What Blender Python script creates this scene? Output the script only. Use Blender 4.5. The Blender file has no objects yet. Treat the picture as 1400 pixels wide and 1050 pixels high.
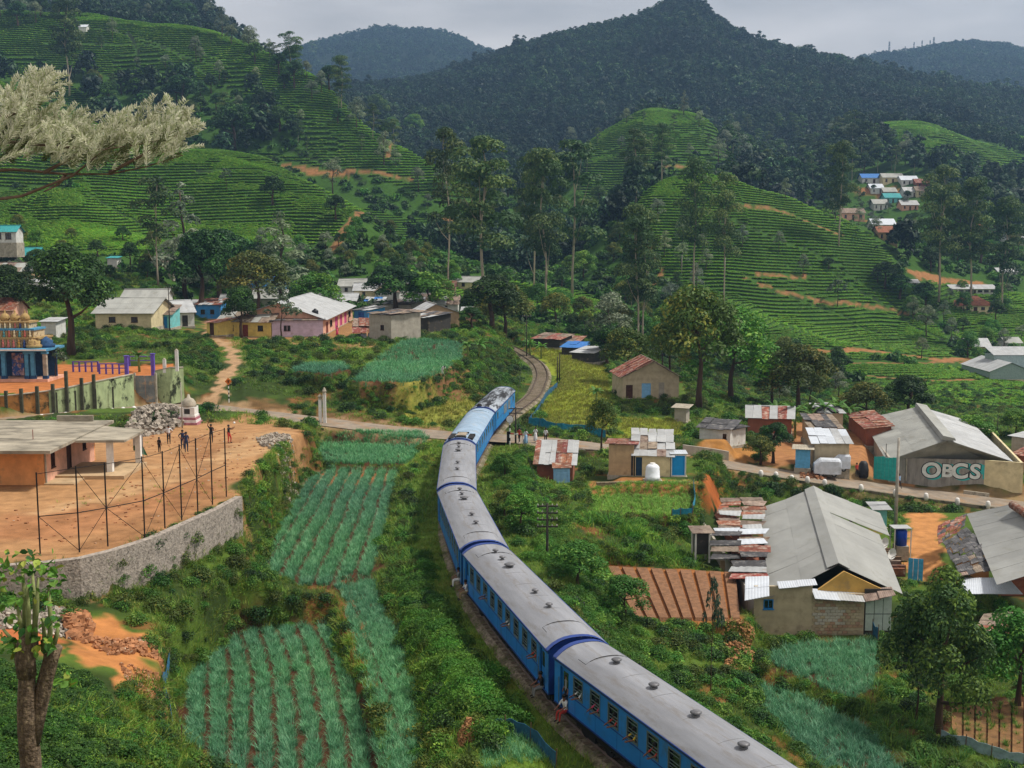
import bpy, math, random, numpy as np
from mathutils import Vector, Matrix, Euler
C = bpy.context.scene.collection
SC = bpy.context.scene
R = math.radians
# ------------------------------------------------------------------ camera, sky, sun, exposure
FPX, PITCH, CAMZ = 1600.0, math.atan(195/1600.0), 22.0
cam_data = bpy.data.cameras.new('camera'); cam = bpy.data.objects.new('camera', cam_data); C.objects.link(cam)
cam.location = (0, 0, CAMZ); cam.rotation_euler = (math.pi/2-PITCH, 0, 0)
cam_data.sensor_width = 36; cam_data.lens = 36*FPX/1400; cam_data.clip_start = 0.3; cam_data.clip_end = 20000
SC.camera = cam
SC.view_settings.view_transform = 'Standard'; SC.view_settings.look = 'None'
SC.view_settings.exposure = 0.6; SC.view_settings.gamma = 1; SC.view_settings.use_curve_mapping = False
SUN_AZ, SUN_EL = R(84), R(58)      # azimuth measured from +Y towards +X
world = bpy.data.worlds.new('World'); SC.world = world; world.use_nodes = True
wn = world.node_tree; wn.nodes.clear()
def _w(t, **k):
    n = wn.nodes.new(t)
    for a, b in k.items(): setattr(n, a, b)
    return n
sky = _w('ShaderNodeTexSky', sky_type='NISHITA', sun_disc=False, sun_elevation=SUN_EL, sun_rotation=SUN_AZ, air_density=1.0, dust_density=3.0)
tc = _w('ShaderNodeTexCoord'); mp = _w('ShaderNodeMapping'); mp.inputs['Scale'].default_value = (1.2, 1.2, 5.0)
nz = _w('ShaderNodeTexNoise'); nz.inputs['Scale'].default_value = 2.2; nz.inputs['Detail'].default_value = 6; nz.inputs['Roughness'].default_value = .5
rmp = _w('ShaderNodeValToRGB')
rmp.color_ramp.elements[0].position = .38; rmp.color_ramp.elements[0].color = (3.7, 3.4, 3.15, 1)
rmp.color_ramp.elements[1].position = .6; rmp.color_ramp.elements[1].color = (6.7, 6.15, 5.7, 1)
mix = _w('ShaderNodeMix', data_type='RGBA'); mix.inputs[0].default_value = .93
bg = _w('ShaderNodeBackground'); bg.inputs['Strength'].default_value = .1
out = _w('ShaderNodeOutputWorld')
L = wn.links
L.new(tc.outputs['Generated'], mp.inputs[0]); L.new(mp.outputs[0], nz.inputs['Vector']); L.new(nz.outputs['Fac'], rmp.inputs[0])
L.new(sky.outputs[0], mix.inputs[6]); L.new(rmp.outputs[0], mix.inputs[7]); L.new(mix.outputs[2], bg.inputs[0]); L.new(bg.outputs[0], out.inputs[0])
sun_d = bpy.data.lights.new('sun', 'SUN'); sun_d.energy = 3.3; sun_d.angle = R(7); sun_d.color = (1, .95, .86)
sun = bpy.data.objects.new('sun', sun_d); C.objects.link(sun)
sdir = Vector((math.sin(SUN_AZ)*math.cos(SUN_EL), math.cos(SUN_AZ)*math.cos(SUN_EL), math.sin(SUN_EL)))
sun.rotation_euler = sdir.to_track_quat('Z', 'Y').to_euler()
SC.cycles.max_bounces = 5; SC.cycles.diffuse_bounces = 2; SC.cycles.glossy_bounces = 2; SC.cycles.transmission_bounces = 2
SC.cycles.volume_bounces = 0; SC.cycles.transparent_max_bounces = 6
try: SC.cycles.use_denoising = True
except Exception: pass

# ------------------------------------------------------------------ helpers
rng = np.random.RandomState(7); random.seed(11)
def ray(px, py):
    a = (px-700)/FPX; b = (525-py)/FPX
    cy = math.cos(PITCH)+b*math.sin(PITCH); cz = -math.sin(PITCH)+b*math.cos(PITCH)
    return a/cy, cz/cy                       # u = x/y, v = (z-CAMZ)/y
def PZ(px, py, z):                           # pixel on the horizontal plane z
    u, v = ray(px, py); y = (z-CAMZ)/v; return Vector((u*y, y, z))
def PD(px, py, d):
    u, v = ray(px, py); return Vector((u*d, d, CAMZ+v*d))
def to_px(x, y, z):                          # numpy friendly projection
    zz = z-CAMZ; f = y*math.cos(PITCH)-zz*math.sin(PITCH); up = y*math.sin(PITCH)+zz*math.cos(PITCH)
    return 700+FPX*x/f, 525-FPX*up/f
def lin(h):
    h = h.lstrip('#'); c = [int(h[i:i+2], 16)/255 for i in (0, 2, 4)]
    return tuple((x/12.92 if x <= .04045 else ((x+.055)/1.055)**2.4) for x in c)
def _h(ix, iy, seed):
    n = (ix*374761393+iy*668265263+seed*1442695041) & 0xffffffff
    n = ((n ^ (n >> 13))*1274126177) & 0xffffffff
    return ((n ^ (n >> 16)) & 0xffff)/65535.0
def vnoise(x, y, s, seed=0):
    x = np.asarray(x, float)/s; y = np.asarray(y, float)/s
    ix = np.floor(x).astype(np.int64); iy = np.floor(y).astype(np.int64); fx = x-ix; fy = y-iy
    fx = fx*fx*(3-2*fx); fy = fy*fy*(3-2*fy)
    return ((_h(ix, iy, seed)*(1-fx)+_h(ix+1, iy, seed)*fx)*(1-fy)+(_h(ix, iy+1, seed)*(1-fx)+_h(ix+1, iy+1, seed)*fx)*fy)*2-1
def fbm(x, y, s, seed=0, o=3):
    r = 0; a = 1
    for k in range(o): r = r+a*vnoise(x, y, s/(2**k), seed+k*17); a *= .5
    return r
def sstep(t): t = np.clip(t, 0, 1); return t*t*(3-2*t)
def inpoly(x, y, poly):
    x = np.asarray(x, float); y = np.asarray(y, float); r = np.zeros(x.shape, bool); n = len(poly)
    for i in range(n):
        x0, y0 = poly[i][0], poly[i][1]; x1, y1 = poly[(i+1) % n][0], poly[(i+1) % n][1]
        if y0 == y1: continue
        c = (y0 > y) != (y1 > y); r ^= c & (x < (x1-x0)*(y-y0)/(y1-y0)+x0)
    return r
def dpoly(x, y, pts, closed=False):          # distance to a polyline and the parameter along it
    best = np.full(np.shape(x), 1e9); tt = np.zeros(np.shape(x)); n = len(pts); acc = 0
    for i in range(n if closed else n-1):
        ax, ay = pts[i][0], pts[i][1]; bx, by = pts[(i+1) % n][0], pts[(i+1) % n][1]
        dx, dy = bx-ax, by-ay; l2 = dx*dx+dy*dy+1e-9
        t = np.clip(((x-ax)*dx+(y-ay)*dy)/l2, 0, 1); d = np.hypot(x-ax-t*dx, y-ay-t*dy)
        m = d < best; best = np.where(m, d, best); tt = np.where(m, i+t, tt)
    return best, tt

# ------------------------------------------------------------------ materials
MATS = {}
def mat(name, col, rough=.85, var=.18, scale=3.0, bump=.15, metal=0, spec=.3, streak=None, coord='Object', dirt=None, rand=0, patch=0, vcol=None, bscale=None, wave=None, trans=0):
    if name in MATS: return MATS[name]
    m = bpy.data.materials.new(name); m.use_nodes = True; nt = m.node_tree; N = nt.nodes; K = nt.links
    b = N['Principled BSDF']; b.inputs['Roughness'].default_value = rough; b.inputs['Metallic'].default_value = metal
    b.inputs['Specular IOR Level'].default_value = spec
    if isinstance(col, str): col = lin(col)
    t = N.new('ShaderNodeTexCoord'); no = N.new('ShaderNodeTexNoise'); no.inputs['Scale'].default_value = scale; no.inputs['Detail'].default_value = 5
    no.inputs['Roughness'].default_value = .6
    src = t.outputs[coord]
    if streak:
        mpn = N.new('ShaderNodeMapping'); mpn.inputs['Scale'].default_value = streak; K.new(src, mpn.inputs[0]); src = mpn.outputs[0]
    K.new(src, no.inputs['Vector'])
    mr = N.new('ShaderNodeMapRange'); mr.inputs[1].default_value = .3; mr.inputs[2].default_value = .7
    mr.inputs[3].default_value = 1-var*1.6; mr.inputs[4].default_value = 1+var
    K.new(no.outputs['Fac'], mr.inputs[0])
    mul = N.new('ShaderNodeMix'); mul.data_type = 'RGBA'; mul.blend_type = 'MULTIPLY'; mul.inputs[0].default_value = 1
    if vcol:
        at = N.new('ShaderNodeAttribute'); at.attribute_name = vcol; K.new(at.outputs['Color'], mul.inputs[6])
    else: mul.inputs[6].default_value = (*col, 1)
    K.new(mr.outputs[0], mul.inputs[7]); last = mul.outputs[2]
    if dirt:                                  # (colour, low, high, scale)
        n2 = N.new('ShaderNodeTexNoise'); n2.inputs['Scale'].default_value = dirt[3]; n2.inputs['Detail'].default_value = 8; n2.inputs['Roughness'].default_value = .7
        K.new(src, n2.inputs['Vector'])
        m2 = N.new('ShaderNodeMapRange'); m2.inputs[1].default_value = dirt[1]; m2.inputs[2].default_value = dirt[2]; K.new(n2.outputs['Fac'], m2.inputs[0])
        x = N.new('ShaderNodeMix'); x.data_type = 'RGBA'; K.new(m2.outputs[0], x.inputs[0]); K.new(last, x.inputs[6]); x.inputs[7].default_value = (*lin(dirt[0]), 1); last = x.outputs[2]
    if patch:                                 # broad patches of fresher growth, fixed to the place
        ge = N.new('ShaderNodeNewGeometry'); n4 = N.new('ShaderNodeTexNoise'); n4.inputs['Scale'].default_value = .03 if patch < .35 else .011; n4.inputs['Detail'].default_value = 4; K.new(ge.outputs['Position'], n4.inputs['Vector'])
        m4 = N.new('ShaderNodeMapRange'); m4.inputs[1].default_value = .35; m4.inputs[2].default_value = .65; m4.inputs[3].default_value = 1-patch; m4.inputs[4].default_value = 1+patch; K.new(n4.outputs['Fac'], m4.inputs[0])
        x4 = N.new('ShaderNodeMix'); x4.data_type = 'RGBA'; x4.blend_type = 'MULTIPLY'; x4.inputs[0].default_value = 1; K.new(last, x4.inputs[6]); cb = N.new('ShaderNodeCombineColor'); K.new(m4.outputs[0], cb.inputs[0]); K.new(m4.outputs[0], cb.inputs[1]); cb.inputs[2].default_value = 1; K.new(cb.outputs[0], x4.inputs[7]); last = x4.outputs[2]
    if rand:
        oi = N.new('ShaderNodeObjectInfo'); hs = N.new('ShaderNodeHueSaturation'); r1 = N.new('ShaderNodeMapRange'); r1.inputs[3].default_value = 1-rand; r1.inputs[4].default_value = 1+rand
        K.new(oi.outputs['Random'], r1.inputs[0]); K.new(r1.outputs[0], hs.inputs['Value'])
        r2 = N.new('ShaderNodeMapRange'); r2.inputs[3].default_value = .5-rand*.06; r2.inputs[4].default_value = .5+rand*.06
        w = N.new('ShaderNodeMath'); w.operation = 'FRACT'; w2 = N.new('ShaderNodeMath'); w2.operation = 'MULTIPLY'; w2.inputs[1].default_value = 7.31
        K.new(oi.outputs['Random'], w2.inputs[0]); K.new(w2.outputs[0], w.inputs[0]); K.new(w.outputs[0], r2.inputs[0]); K.new(r2.outputs[0], hs.inputs['Hue'])
        K.new(last, hs.inputs['Color']); last = hs.outputs[0]
    K.new(last, b.inputs['Base Color'])
    hgt = no.outputs['Fac']
    if wave:                                  # corrugation: (axis, ridges per metre)
        wv = N.new('ShaderNodeTexWave'); wv.bands_direction = wave[0]; wv.inputs['Scale'].default_value = wave[1]/ .64 * .1 * 10 / 5.0
        K.new(t.outputs['Object'], wv.inputs['Vector']); hgt = wv.outputs['Fac']
    if bump:
        bp = N.new('ShaderNodeBump'); bp.inputs['Strength'].default_value = min(1, bump*2); bp.inputs['Distance'].default_value = .05
        if bscale and not wave:
            n3 = N.new('ShaderNodeTexNoise'); n3.inputs['Scale'].default_value = bscale; n3.inputs['Detail'].default_value = 4; K.new(t.outputs[coord], n3.inputs['Vector']); hgt = n3.outputs['Fac']
        K.new(hgt, bp.inputs['Height']); K.new(bp.outputs[0], b.inputs['Normal'])
    if trans:
        tr = N.new('ShaderNodeBsdfTranslucent'); mx = N.new('ShaderNodeMixShader'); mx.inputs[0].default_value = trans
        K.new(last, tr.inputs[0]); K.new(b.outputs[0], mx.inputs[1]); K.new(tr.outputs[0], mx.inputs[2]); K.new(mx.outputs[0], N['Material Output'].inputs[0])
    MATS[name] = m; return m
def leaf_mat(name, c, rand=.3, trans=.25, rough=.6, var=.35, scale=.35, patch=.22):
    return mat(name, c, rough=rough, var=var, scale=scale, bump=0, rand=rand, trans=trans, spec=.25, coord='Object', patch=patch)

# ------------------------------------------------------------------ mesh builder and tagging
class MB:
    def __init__(s): s.v = []; s.f = []; s.m = []
    def add(s, vs, fs, m=0):
        k = len(s.v); s.v += [tuple(v) for v in vs]; s.f += [tuple(i+k for i in f) for f in fs]; s.m += [m]*len(fs); return s
    def hexa(s, p, m=0):                     # p: bottom 4 then top 4
        return s.add(p, [(3, 2, 1, 0), (4, 5, 6, 7), (0, 1, 5, 4), (1, 2, 6, 5), (2, 3, 7, 6), (3, 0, 4, 7)], m)
    def box(s, x0, x1, y0, y1, z0, z1, m=0):
        return s.hexa([(x0, y0, z0), (x1, y0, z0), (x1, y1, z0), (x0, y1, z0), (x0, y0, z1), (x1, y0, z1), (x1, y1, z1), (x0, y1, z1)], m)
    def tube(s, pts, r, n=6, m=0, caps=True):
        pts = [Vector(p) for p in pts]; rs = r if isinstance(r, (list, tuple)) else [r]*len(pts); k = len(s.v)
        for i, p in enumerate(pts):
            d = (pts[min(i+1, len(pts)-1)]-pts[max(i-1, 0)])
            d = d.normalized() if d.length > 1e-6 else Vector((0, 0, 1))
            a = d.orthogonal().normalized() if abs(d.z) < .9 else Vector((1, 0, 0)); a = (a-d*a.dot(d)).normalized()
            if abs(d.z) < .9: a = Vector((0, 0, 1)).cross(d).normalized()
            b = d.cross(a)
            for j in range(n):
                t = 2*math.pi*j/n; s.v.append(tuple(p+(a*math.cos(t)+b*math.sin(t))*rs[i]))
        for i in range(len(pts)-1):
            for j in range(n):
                s.f.append((k+i*n+j, k+i*n+(j+1) % n, k+(i+1)*n+(j+1) % n, k+(i+1)*n+j)); s.m.append(m)
        if caps:
            s.f.append(tuple(k+j for j in range(n))[::-1]); s.m.append(m); s.f.append(tuple(k+(len(pts)-1)*n+j for j in range(n))); s.m.append(m)
        return s
    def lathe(s, prof, n=12, m=0, c=(0, 0, 0)):  # prof: (r, z)
        k = len(s.v)
        for r, z in prof:
            for j in range(n): t = 2*math.pi*j/n; s.v.append((c[0]+r*math.cos(t), c[1]+r*math.sin(t), c[2]+z))
        for i in range(len(prof)-1):
            for j in range(n): s.f.append((k+i*n+j, k+i*n+(j+1) % n, k+(i+1)*n+(j+1) % n, k+(i+1)*n+j)); s.m.append(m)
        s.f.append(tuple(k+j for j in range(n))[::-1]); s.m.append(m); s.f.append(tuple(k+(len(prof)-1)*n+j for j in range(n))); s.m.append(m)
        return s
    def slab(s, a, b, c, d, t, m=0):         # plate with corners a,b,c,d and thickness t downwards
        a, b, c, d = map(Vector, (a, b, c, d)); n = (b-a).cross(d-a).normalized()*t
        return s.hexa([a-n, b-n, c-n, d-n, a, b, c, d], m)
    def mesh(s, name):
        me = bpy.data.meshes.new(name); me.from_pydata(s.v, [], s.f)
        if len(set(s.m)) > 1 or (s.m and s.m[0]): me.polygons.foreach_set('material_index', s.m)
        return me
    def build(s, name, mats, parent=None, smooth=False, loc=None, rz=0):
        me = s.mesh(name)
        for mm in (mats if isinstance(mats, (list, tuple)) else [mats]): me.materials.append(mm)
        if smooth: me.polygons.foreach_set('use_smooth', [True]*len(me.polygons))
        me.update(); return link(name, me, parent, loc, rz)
def link(name, me, parent=None, loc=None, rz=0):
    o = bpy.data.objects.new(name, me); C.objects.link(o); o.parent = parent
    if loc is not None: o.location = loc
    if rz: o.rotation_euler = (0, 0, rz)
    return o
def tag(o, label, cat, group=None, kind=None):
    if label: o['label'] = label
    if cat: o['category'] = cat
    if group: o['group'] = group
    if kind: o['kind'] = kind
    return o
def thing(name, label, cat, loc=(0, 0, 0), rz=0, group=None):
    o = bpy.data.objects.new(name, None); C.objects.link(o); o.location = loc; o.rotation_euler = (0, 0, rz); o.empty_display_size = .3
    return tag(o, label, cat, group)
def copy_tree(o, parent=None, kids=None):
    c = o.copy(); C.objects.link(c); c.parent = parent
    for ch in [k for k in o.children]: copy_tree(ch, c)
    return c
# ------------------------------------------------------------------ terrain: one sheet, shaped by depth lines, then levelled under fields, yards, road and rails
def uz(px): return (px-700)/FPX
NEAR = [  # distance, [(px, z)...]
 (3, [(-400, 19), (1800, 18)]), (14, [(-400, 15), (0, 14), (700, 9), (1400, 10)]),
 (24, [(-400, 12), (0, 9.5), (300, 6), (700, 4), (1000, 3), (1400, 1)]),
 (32, [(-400, 10), (0, 7.6), (150, 5.6), (250, 3), (500, -1), (700, -.5), (1000, 0), (1200, -2), (1400, -4)]),
 (40, [(-400, 8), (0, 5.6), (150, 3.6), (250, 0), (500, -2), (600, -1), (900, 0), (1050, -.5), (1400, -6)]),
 (50, [(-400, 6), (0, 3.6), (150, 2), (230, 0), (300, -2.4), (550, -2), (640, 0), (820, 0), (950, -3), (1100, -5.5), (1400, -6.5)]),
 (60, [(-400, 4), (0, 2.4), (200, 1.2), (300, -1.6), (500, -2), (620, 0), (700, 0), (800, -.6), (900, -3), (1050, -5), (1150, -6), (1400, -7)]),
 (72, [(-400, 3), (0, 2.5), (250, 1.5), (330, 0), (420, -1.4), (580, -1), (640, 0), (760, 0), (850, -2.6), (1000, -4.6), (1150, -6), (1400, -7)]),
 (88, [(-400, 4.2), (200, 4.2), (330, 3), (400, -.4), (560, -1), (620, 0), (720, 0), (820, -2), (1000, -4.5), (1150, -6), (1400, -7)]),
 (105, [(-400, 4.2), (320, 4.2), (380, 2.5), (450, -.2), (600, 0), (700, 0), (800, -1), (880, -1.6), (960, -3.5), (1050, -5.8), (1400, -7)]),
 (120, [(-400, 4.2), (340, 4), (430, 1.2), (560, -.2), (700, 0), (850, -1), (1000, -4), (1100, -6), (1400, -8)]),
 (135, [(-400, 4.4), (0, 4.0), (330, 2.3), (430, 1.2), (560, .2), (700, 0), (850, -.6), (1000, -2.6), (1100, -3.8), (1400, -5.8)]),
 (150, [(-400, 6), (0, 5.2), (250, 5), (300, 3.2), (330, 4.4), (480, 3.5), (560, 2.4), (640, .8), (700, 0), (850, -.4), (950, -1), (1100, -3.6), (1400, -5)]),
 (172, [(-400, 8), (0, 6.4), (250, 6.6), (330, 5.5), (480, 4.6), (640, 4.2), (690, .6), (740, .6), (900, 0), (1050, -3.6), (1400, -6)]),
 (200, [(-400, 10), (0, 8.4), (200, 8), (350, 6.6), (500, 5.8), (650, 5.2), (700, 1.2), (780, 1.2), (900, -1.5), (1050, -6), (1400, -9)]),
 (240, [(-400, 15), (0, 13), (250, 11.5), (500, 8), (650, 5.6), (720, 3), (780, 1), (900, -5), (1050, -9.5), (1400, -12)])]
FAR = [  # [(px, py, distance)...] near to far
 [(-400, 300, 300), (0, 345, 290), (250, 352, 285), (350, 372, 285), (450, 390, 290), (600, 395, 300), (700, 425, 295), (850, 445, 290), (1000, 480, 290), (1140, 496, 290), (1400, 512, 290), (1800, 520, 290)],
 [(-400, 240, 370), (0, 265, 360), (110, 263, 355), (180, 300, 345), (250, 338, 330), (330, 345, 330), (400, 345, 335), (460, 320, 345), (500, 305, 350), (560, 350, 345), (640, 380, 345), (700, 395, 345), (850, 412, 345), (900, 408, 345), (1000, 415, 340), (1140, 455, 335), (1250, 462, 340), (1400, 470, 340), (1800, 470, 340)],
 [(-400, 60, 480), (0, 108, 470), (100, 150, 460), (190, 182, 450), (270, 203, 440), (380, 222, 430), (500, 292, 405), (560, 335, 395), (640, 360, 395), (700, 375, 400), (780, 365, 410), (850, 300, 420), (890, 252, 430), (960, 242, 440), (1040, 260, 440), (1150, 302, 440), (1230, 340, 440), (1300, 372, 440), (1400, 382, 440), (1800, 390, 440)],
 [(-400, 90, 520), (0, 138, 515), (190, 208, 500), (380, 246, 485), (500, 310, 450), (640, 372, 450), (780, 375, 465), (890, 285, 485), (1040, 290, 490), (1150, 322, 490), (1300, 330, 500), (1400, 340, 500), (1800, 350, 500)],
 [(-400, 0, 700), (0, 22, 680), (150, 22, 680), (300, 45, 640), (430, 100, 600), (500, 172, 560), (600, 228, 530), (660, 285, 530), (760, 265, 600), (800, 190, 670), (880, 144, 700), (960, 160, 700), (1000, 212, 720), (1080, 232, 740), (1180, 168, 800), (1250, 168, 800), (1320, 190, 800), (1400, 220, 800), (1800, 240, 800)],
 [(-400, 20, 800), (0, 34, 790), (300, 60, 760), (430, 130, 720), (500, 205, 680), (600, 250, 660), (760, 270, 720), (880, 170, 790), (1000, 225, 820), (1180, 200, 900), (1320, 190, 900), (1400, 195, 900), (1800, 200, 900)],
 [(-400, -10, 950), (0, 8, 930), (290, 20, 900), (330, 55, 900), (430, 128, 950), (550, 165, 1000), (700, 180, 1000), (900, 150, 1000), (1000, 160, 1000), (1100, 150, 1000), (1300, 160, 1000), (1400, 195, 1000), (1800, 200, 1000)],
 [(-400, -20, 1300), (0, -8, 1200), (280, 14, 1100), (330, 62, 1100), (430, 132, 1250), (520, 128, 1450), (600, 112, 1450), (660, 96, 1450), (740, 64, 1420), (860, 28, 1400), (900, 12, 1400), (932, 0, 1400), (968, 28, 1400), (1000, 56, 1400), (1060, 78, 1400), (1110, 88, 1380), (1170, 106, 1350), (1250, 122, 1300), (1400, 140, 1250), (1800, 160, 1200)],
 [(-400, 30, 1800), (300, 60, 1700), (430, 150, 1800), (660, 130, 1900), (932, 60, 1900), (1170, 130, 1800), (1400, 150, 1700), (1800, 170, 1700)],
 [(-400, 60, 2900), (300, 110, 2900), (400, 90, 2900), (430, 76, 2900), (470, 66, 2900), (520, 57, 2900), (600, 63, 2900), (660, 80, 2900), (720, 110, 2900), (900, 130, 2900), (1100, 130, 2900), (1160, 104, 2900), (1200, 92, 2900), (1245, 77, 2900), (1300, 71, 2900), (1370, 78, 2900), (1440, 98, 2900), (1800, 140, 2900)],
 [(-400, 120, 3600), (1800, 160, 3600)], [(-400, 260, 6000), (1800, 260, 6000)], [(-400, 322, 12000), (1800, 322, 12000)]]
ucols = np.concatenate([np.linspace(-1.3, -.56, 38, endpoint=False), np.linspace(-.56, .56, 640), np.linspace(.57, 1.3, 37)])
def lg(a, b, n, e=False): return np.exp(np.linspace(math.log(a), math.log(b), n, endpoint=e))
yrows = np.concatenate([lg(3, 28, 60), lg(28, 150, 290), lg(150, 330, 170), lg(330, 800, 190), lg(800, 3100, 110), lg(3100, 12000, 22, True)])
pxc = 700+ucols*FPX
kd, kz = [], []
for d, tab in NEAR:
    kd.append(np.full(len(ucols), float(d))); kz.append(np.interp(pxc, [t[0] for t in tab], [t[1] for t in tab]))
def gs(a, k=9):
    w = np.hanning(k+2)[1:-1]; w /= w.sum(); p = np.pad(a, k//2, mode='edge'); return np.convolve(p, w, 'valid')
for tab in FAR:
    px = np.array([t[0] for t in tab], float); py = gs(np.interp(pxc, px, [t[1] for t in tab]), 21); dd = gs(np.interp(pxc, px, [t[2] for t in tab]), 31)
    b = (525-py)/FPX; v = (-math.sin(PITCH)+b*math.cos(PITCH))/(math.cos(PITCH)+b*math.sin(PITCH))
    kd.append(dd); kz.append(CAMZ+v*dd)
kd = np.array(kd); kz = np.array(kz); H = np.zeros((len(yrows), len(ucols)))
for j in range(len(ucols)):                 # monotone cubic along each line of sight
    x, y = kd[:, j], kz[:, j]; h = np.diff(x); dl = np.diff(y)/h
    m = np.zeros(len(x)); w1 = 2*h[1:]+h[:-1]; w2 = h[1:]+2*h[:-1]
    with np.errstate(all='ignore'):
        mm = (w1+w2)/(w1/dl[:-1]+w2/dl[1:])
    m[1:-1] = np.where(dl[:-1]*dl[1:] > 0, mm, 0); m[0] = dl[0]; m[-1] = dl[-1]
    i = np.clip(np.searchsorted(x, yrows)-1, 0, len(x)-2); t = (yrows-x[i])/h[i]
    H[:, j] = (2*t**3-3*t**2+1)*y[i]+(t**3-2*t**2+t)*h[i]*m[i]+(3*t**2-2*t**3)*y[i+1]+(t**3-t**2)*h[i]*m[i+1]
YY, UU = np.meshgrid(yrows, ucols, indexing='ij'); XX = UU*YY
amp = np.interp(YY, [3, 60, 200, 300, 500, 1500, 3000], [.15, .25, .5, 1.2, 3, 10, 22])
sc_n = np.interp(YY, [3, 60, 200, 300, 500, 1500, 3000], [6, 8, 16, 30, 55, 150, 320])
H += amp*np.where(YY < 260, fbm(XX, YY, 9, 3), np.where(YY < 600, fbm(XX, YY, 45, 5), fbm(XX, YY, 150, 9)))*np.where(np.abs(YY-1) < 0, 0, .6)
H += np.where(YY > 260, sstep((YY-260)/80)*1.6*fbm(XX, YY, 26, 21), 0)
for _ in range(2): H[1:-1] = .25*H[:-2]+.5*H[1:-1]+.25*H[2:]
def height(x, y):
    x = np.asarray(x, float); y = np.maximum(np.asarray(y, float), 3.01); u = x/y
    i = np.clip(np.interp(y, yrows, np.arange(len(yrows))), 0, len(yrows)-1.001); j = np.clip(np.interp(u, ucols, np.arange(len(ucols))), 0, len(ucols)-1.001)
    a = i.astype(int); b = j.astype(int); s = i-a; t = j-b
    return (H[a, b]*(1-t)+H[a, b+1]*t)*(1-s)+(H[a+1, b]*(1-t)+H[a+1, b+1]*t)*s
def G(px, py, dmin=20, dmax=6000):           # first point of the terrain seen through a pixel
    u, v = ray(px, py); d = lg(dmin, dmax, 3000); h = height(u*d, d)-(CAMZ+v*d); k = np.argmax(h > 0)
    if not (h > 0).any(): k = len(d)-1
    a = d[max(k-1, 0)]; b = d[k]
    for _ in range(20):
        c = (a+b)/2
        if height(u*c, c) > CAMZ+v*c: b = c
        else: a = c
    return Vector((u*b, b, float(height(u*b, b))))
def hz(p): return float(height(p[0], p[1]))
def pad(px_poly, z, blend=2.0, wpoly=None, hard=0.0):
    P = wpoly or [tuple(PZ(a, b, z)) for a, b in px_poly]
    xs = [p[0] for p in P]; ys = [p[1] for p in P]; bl = blend+1
    m = (XX > min(xs)-bl) & (XX < max(xs)+bl) & (YY > min(ys)-bl) & (YY < max(ys)+bl)
    x, y = XX[m], YY[m]; ins = inpoly(x, y, P); d, _ = dpoly(x, y, P, True); d = np.where(ins, 0, np.maximum(d-hard, 0))
    w = 1-sstep(d/blend); H[m] = H[m]*(1-w)+z*w
    return P
def ribbon(P, flat, blend, dz=0):
    xs = [p[0] for p in P]; ys = [p[1] for p in P]; bl = flat+blend+1
    m = (XX > min(xs)-bl) & (XX < max(xs)+bl) & (YY > min(ys)-bl) & (YY < max(ys)+bl)
    d, t = dpoly(XX[m], YY[m], P); z = np.interp(t, range(len(P)), [p[2] for p in P])+dz
    w = 1-sstep((d-flat)/blend); H[m] = H[m]*(1-w)+z*w
def catmull(P, n=8):
    P = [Vector(p) for p in P]; out = []
    for i in range(len(P)-1):
        a, b, c, d = P[max(i-1, 0)], P[i], P[i+1], P[min(i+2, len(P)-1)]
        for k in range(n):
            t = k/n; out.append(.5*((2*b)+(c-a)*t+(2*a-5*b+4*c-d)*t*t+(3*b-a-3*c+d)*t**3))
    return out+[P[-1]]
# rail line: centre points of the carriage roofs fix it, then the open track beyond
RZ = 3.72
roofc = [(1230, 1170), (1065, 1045), (793, 873), (663, 741), (624, 661), (628, 600), (658, 557), (689, 528)]
rail = [PZ(a, b, RZ) for a, b in roofc]
for p in rail: p.z = 0
e = (rail[0]-rail[1]).normalized(); rail = [rail[0]+e*38, rail[0]+e*18]+rail
rail += [PZ(a, b, z) for a, b, z in ((727, 542, .1), (738, 524, .3), (741, 510, .5), (734, 496, .9), (717, 484, 1.3), (699, 474, 1.8), (672, 462, 2.4))]
RAIL = catmull(rail, 10)
road_px = [(-260, 600, 3.6), (-80, 583, 3.3), (0, 577, 3.1), (120, 566, 2.9), (250, 557, 2.5), (330, 564, 2), (430, 576, 1.2), (530, 588, .4), (610, 596, .05), (700, 601, .02), (800, 610, -.4), (860, 616, -1), (950, 629, -2.2), (1000, 637, -2.8), (1100, 653, -4), (1200, 667, -5), (1300, 680, -5.8), (1400, 693, -6.5), (1560, 716, -7.6)]
ROAD = catmull([PZ(*p) for p in road_px], 8)
PATH1 = [PZ(*p) for p in ((268, 556, 2.6), (290, 542, 3.2), (305, 522, 4), (318, 500, 4.9), (318, 482, 5.6), (300, 464, 6.4), (285, 452, 7))]
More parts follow.
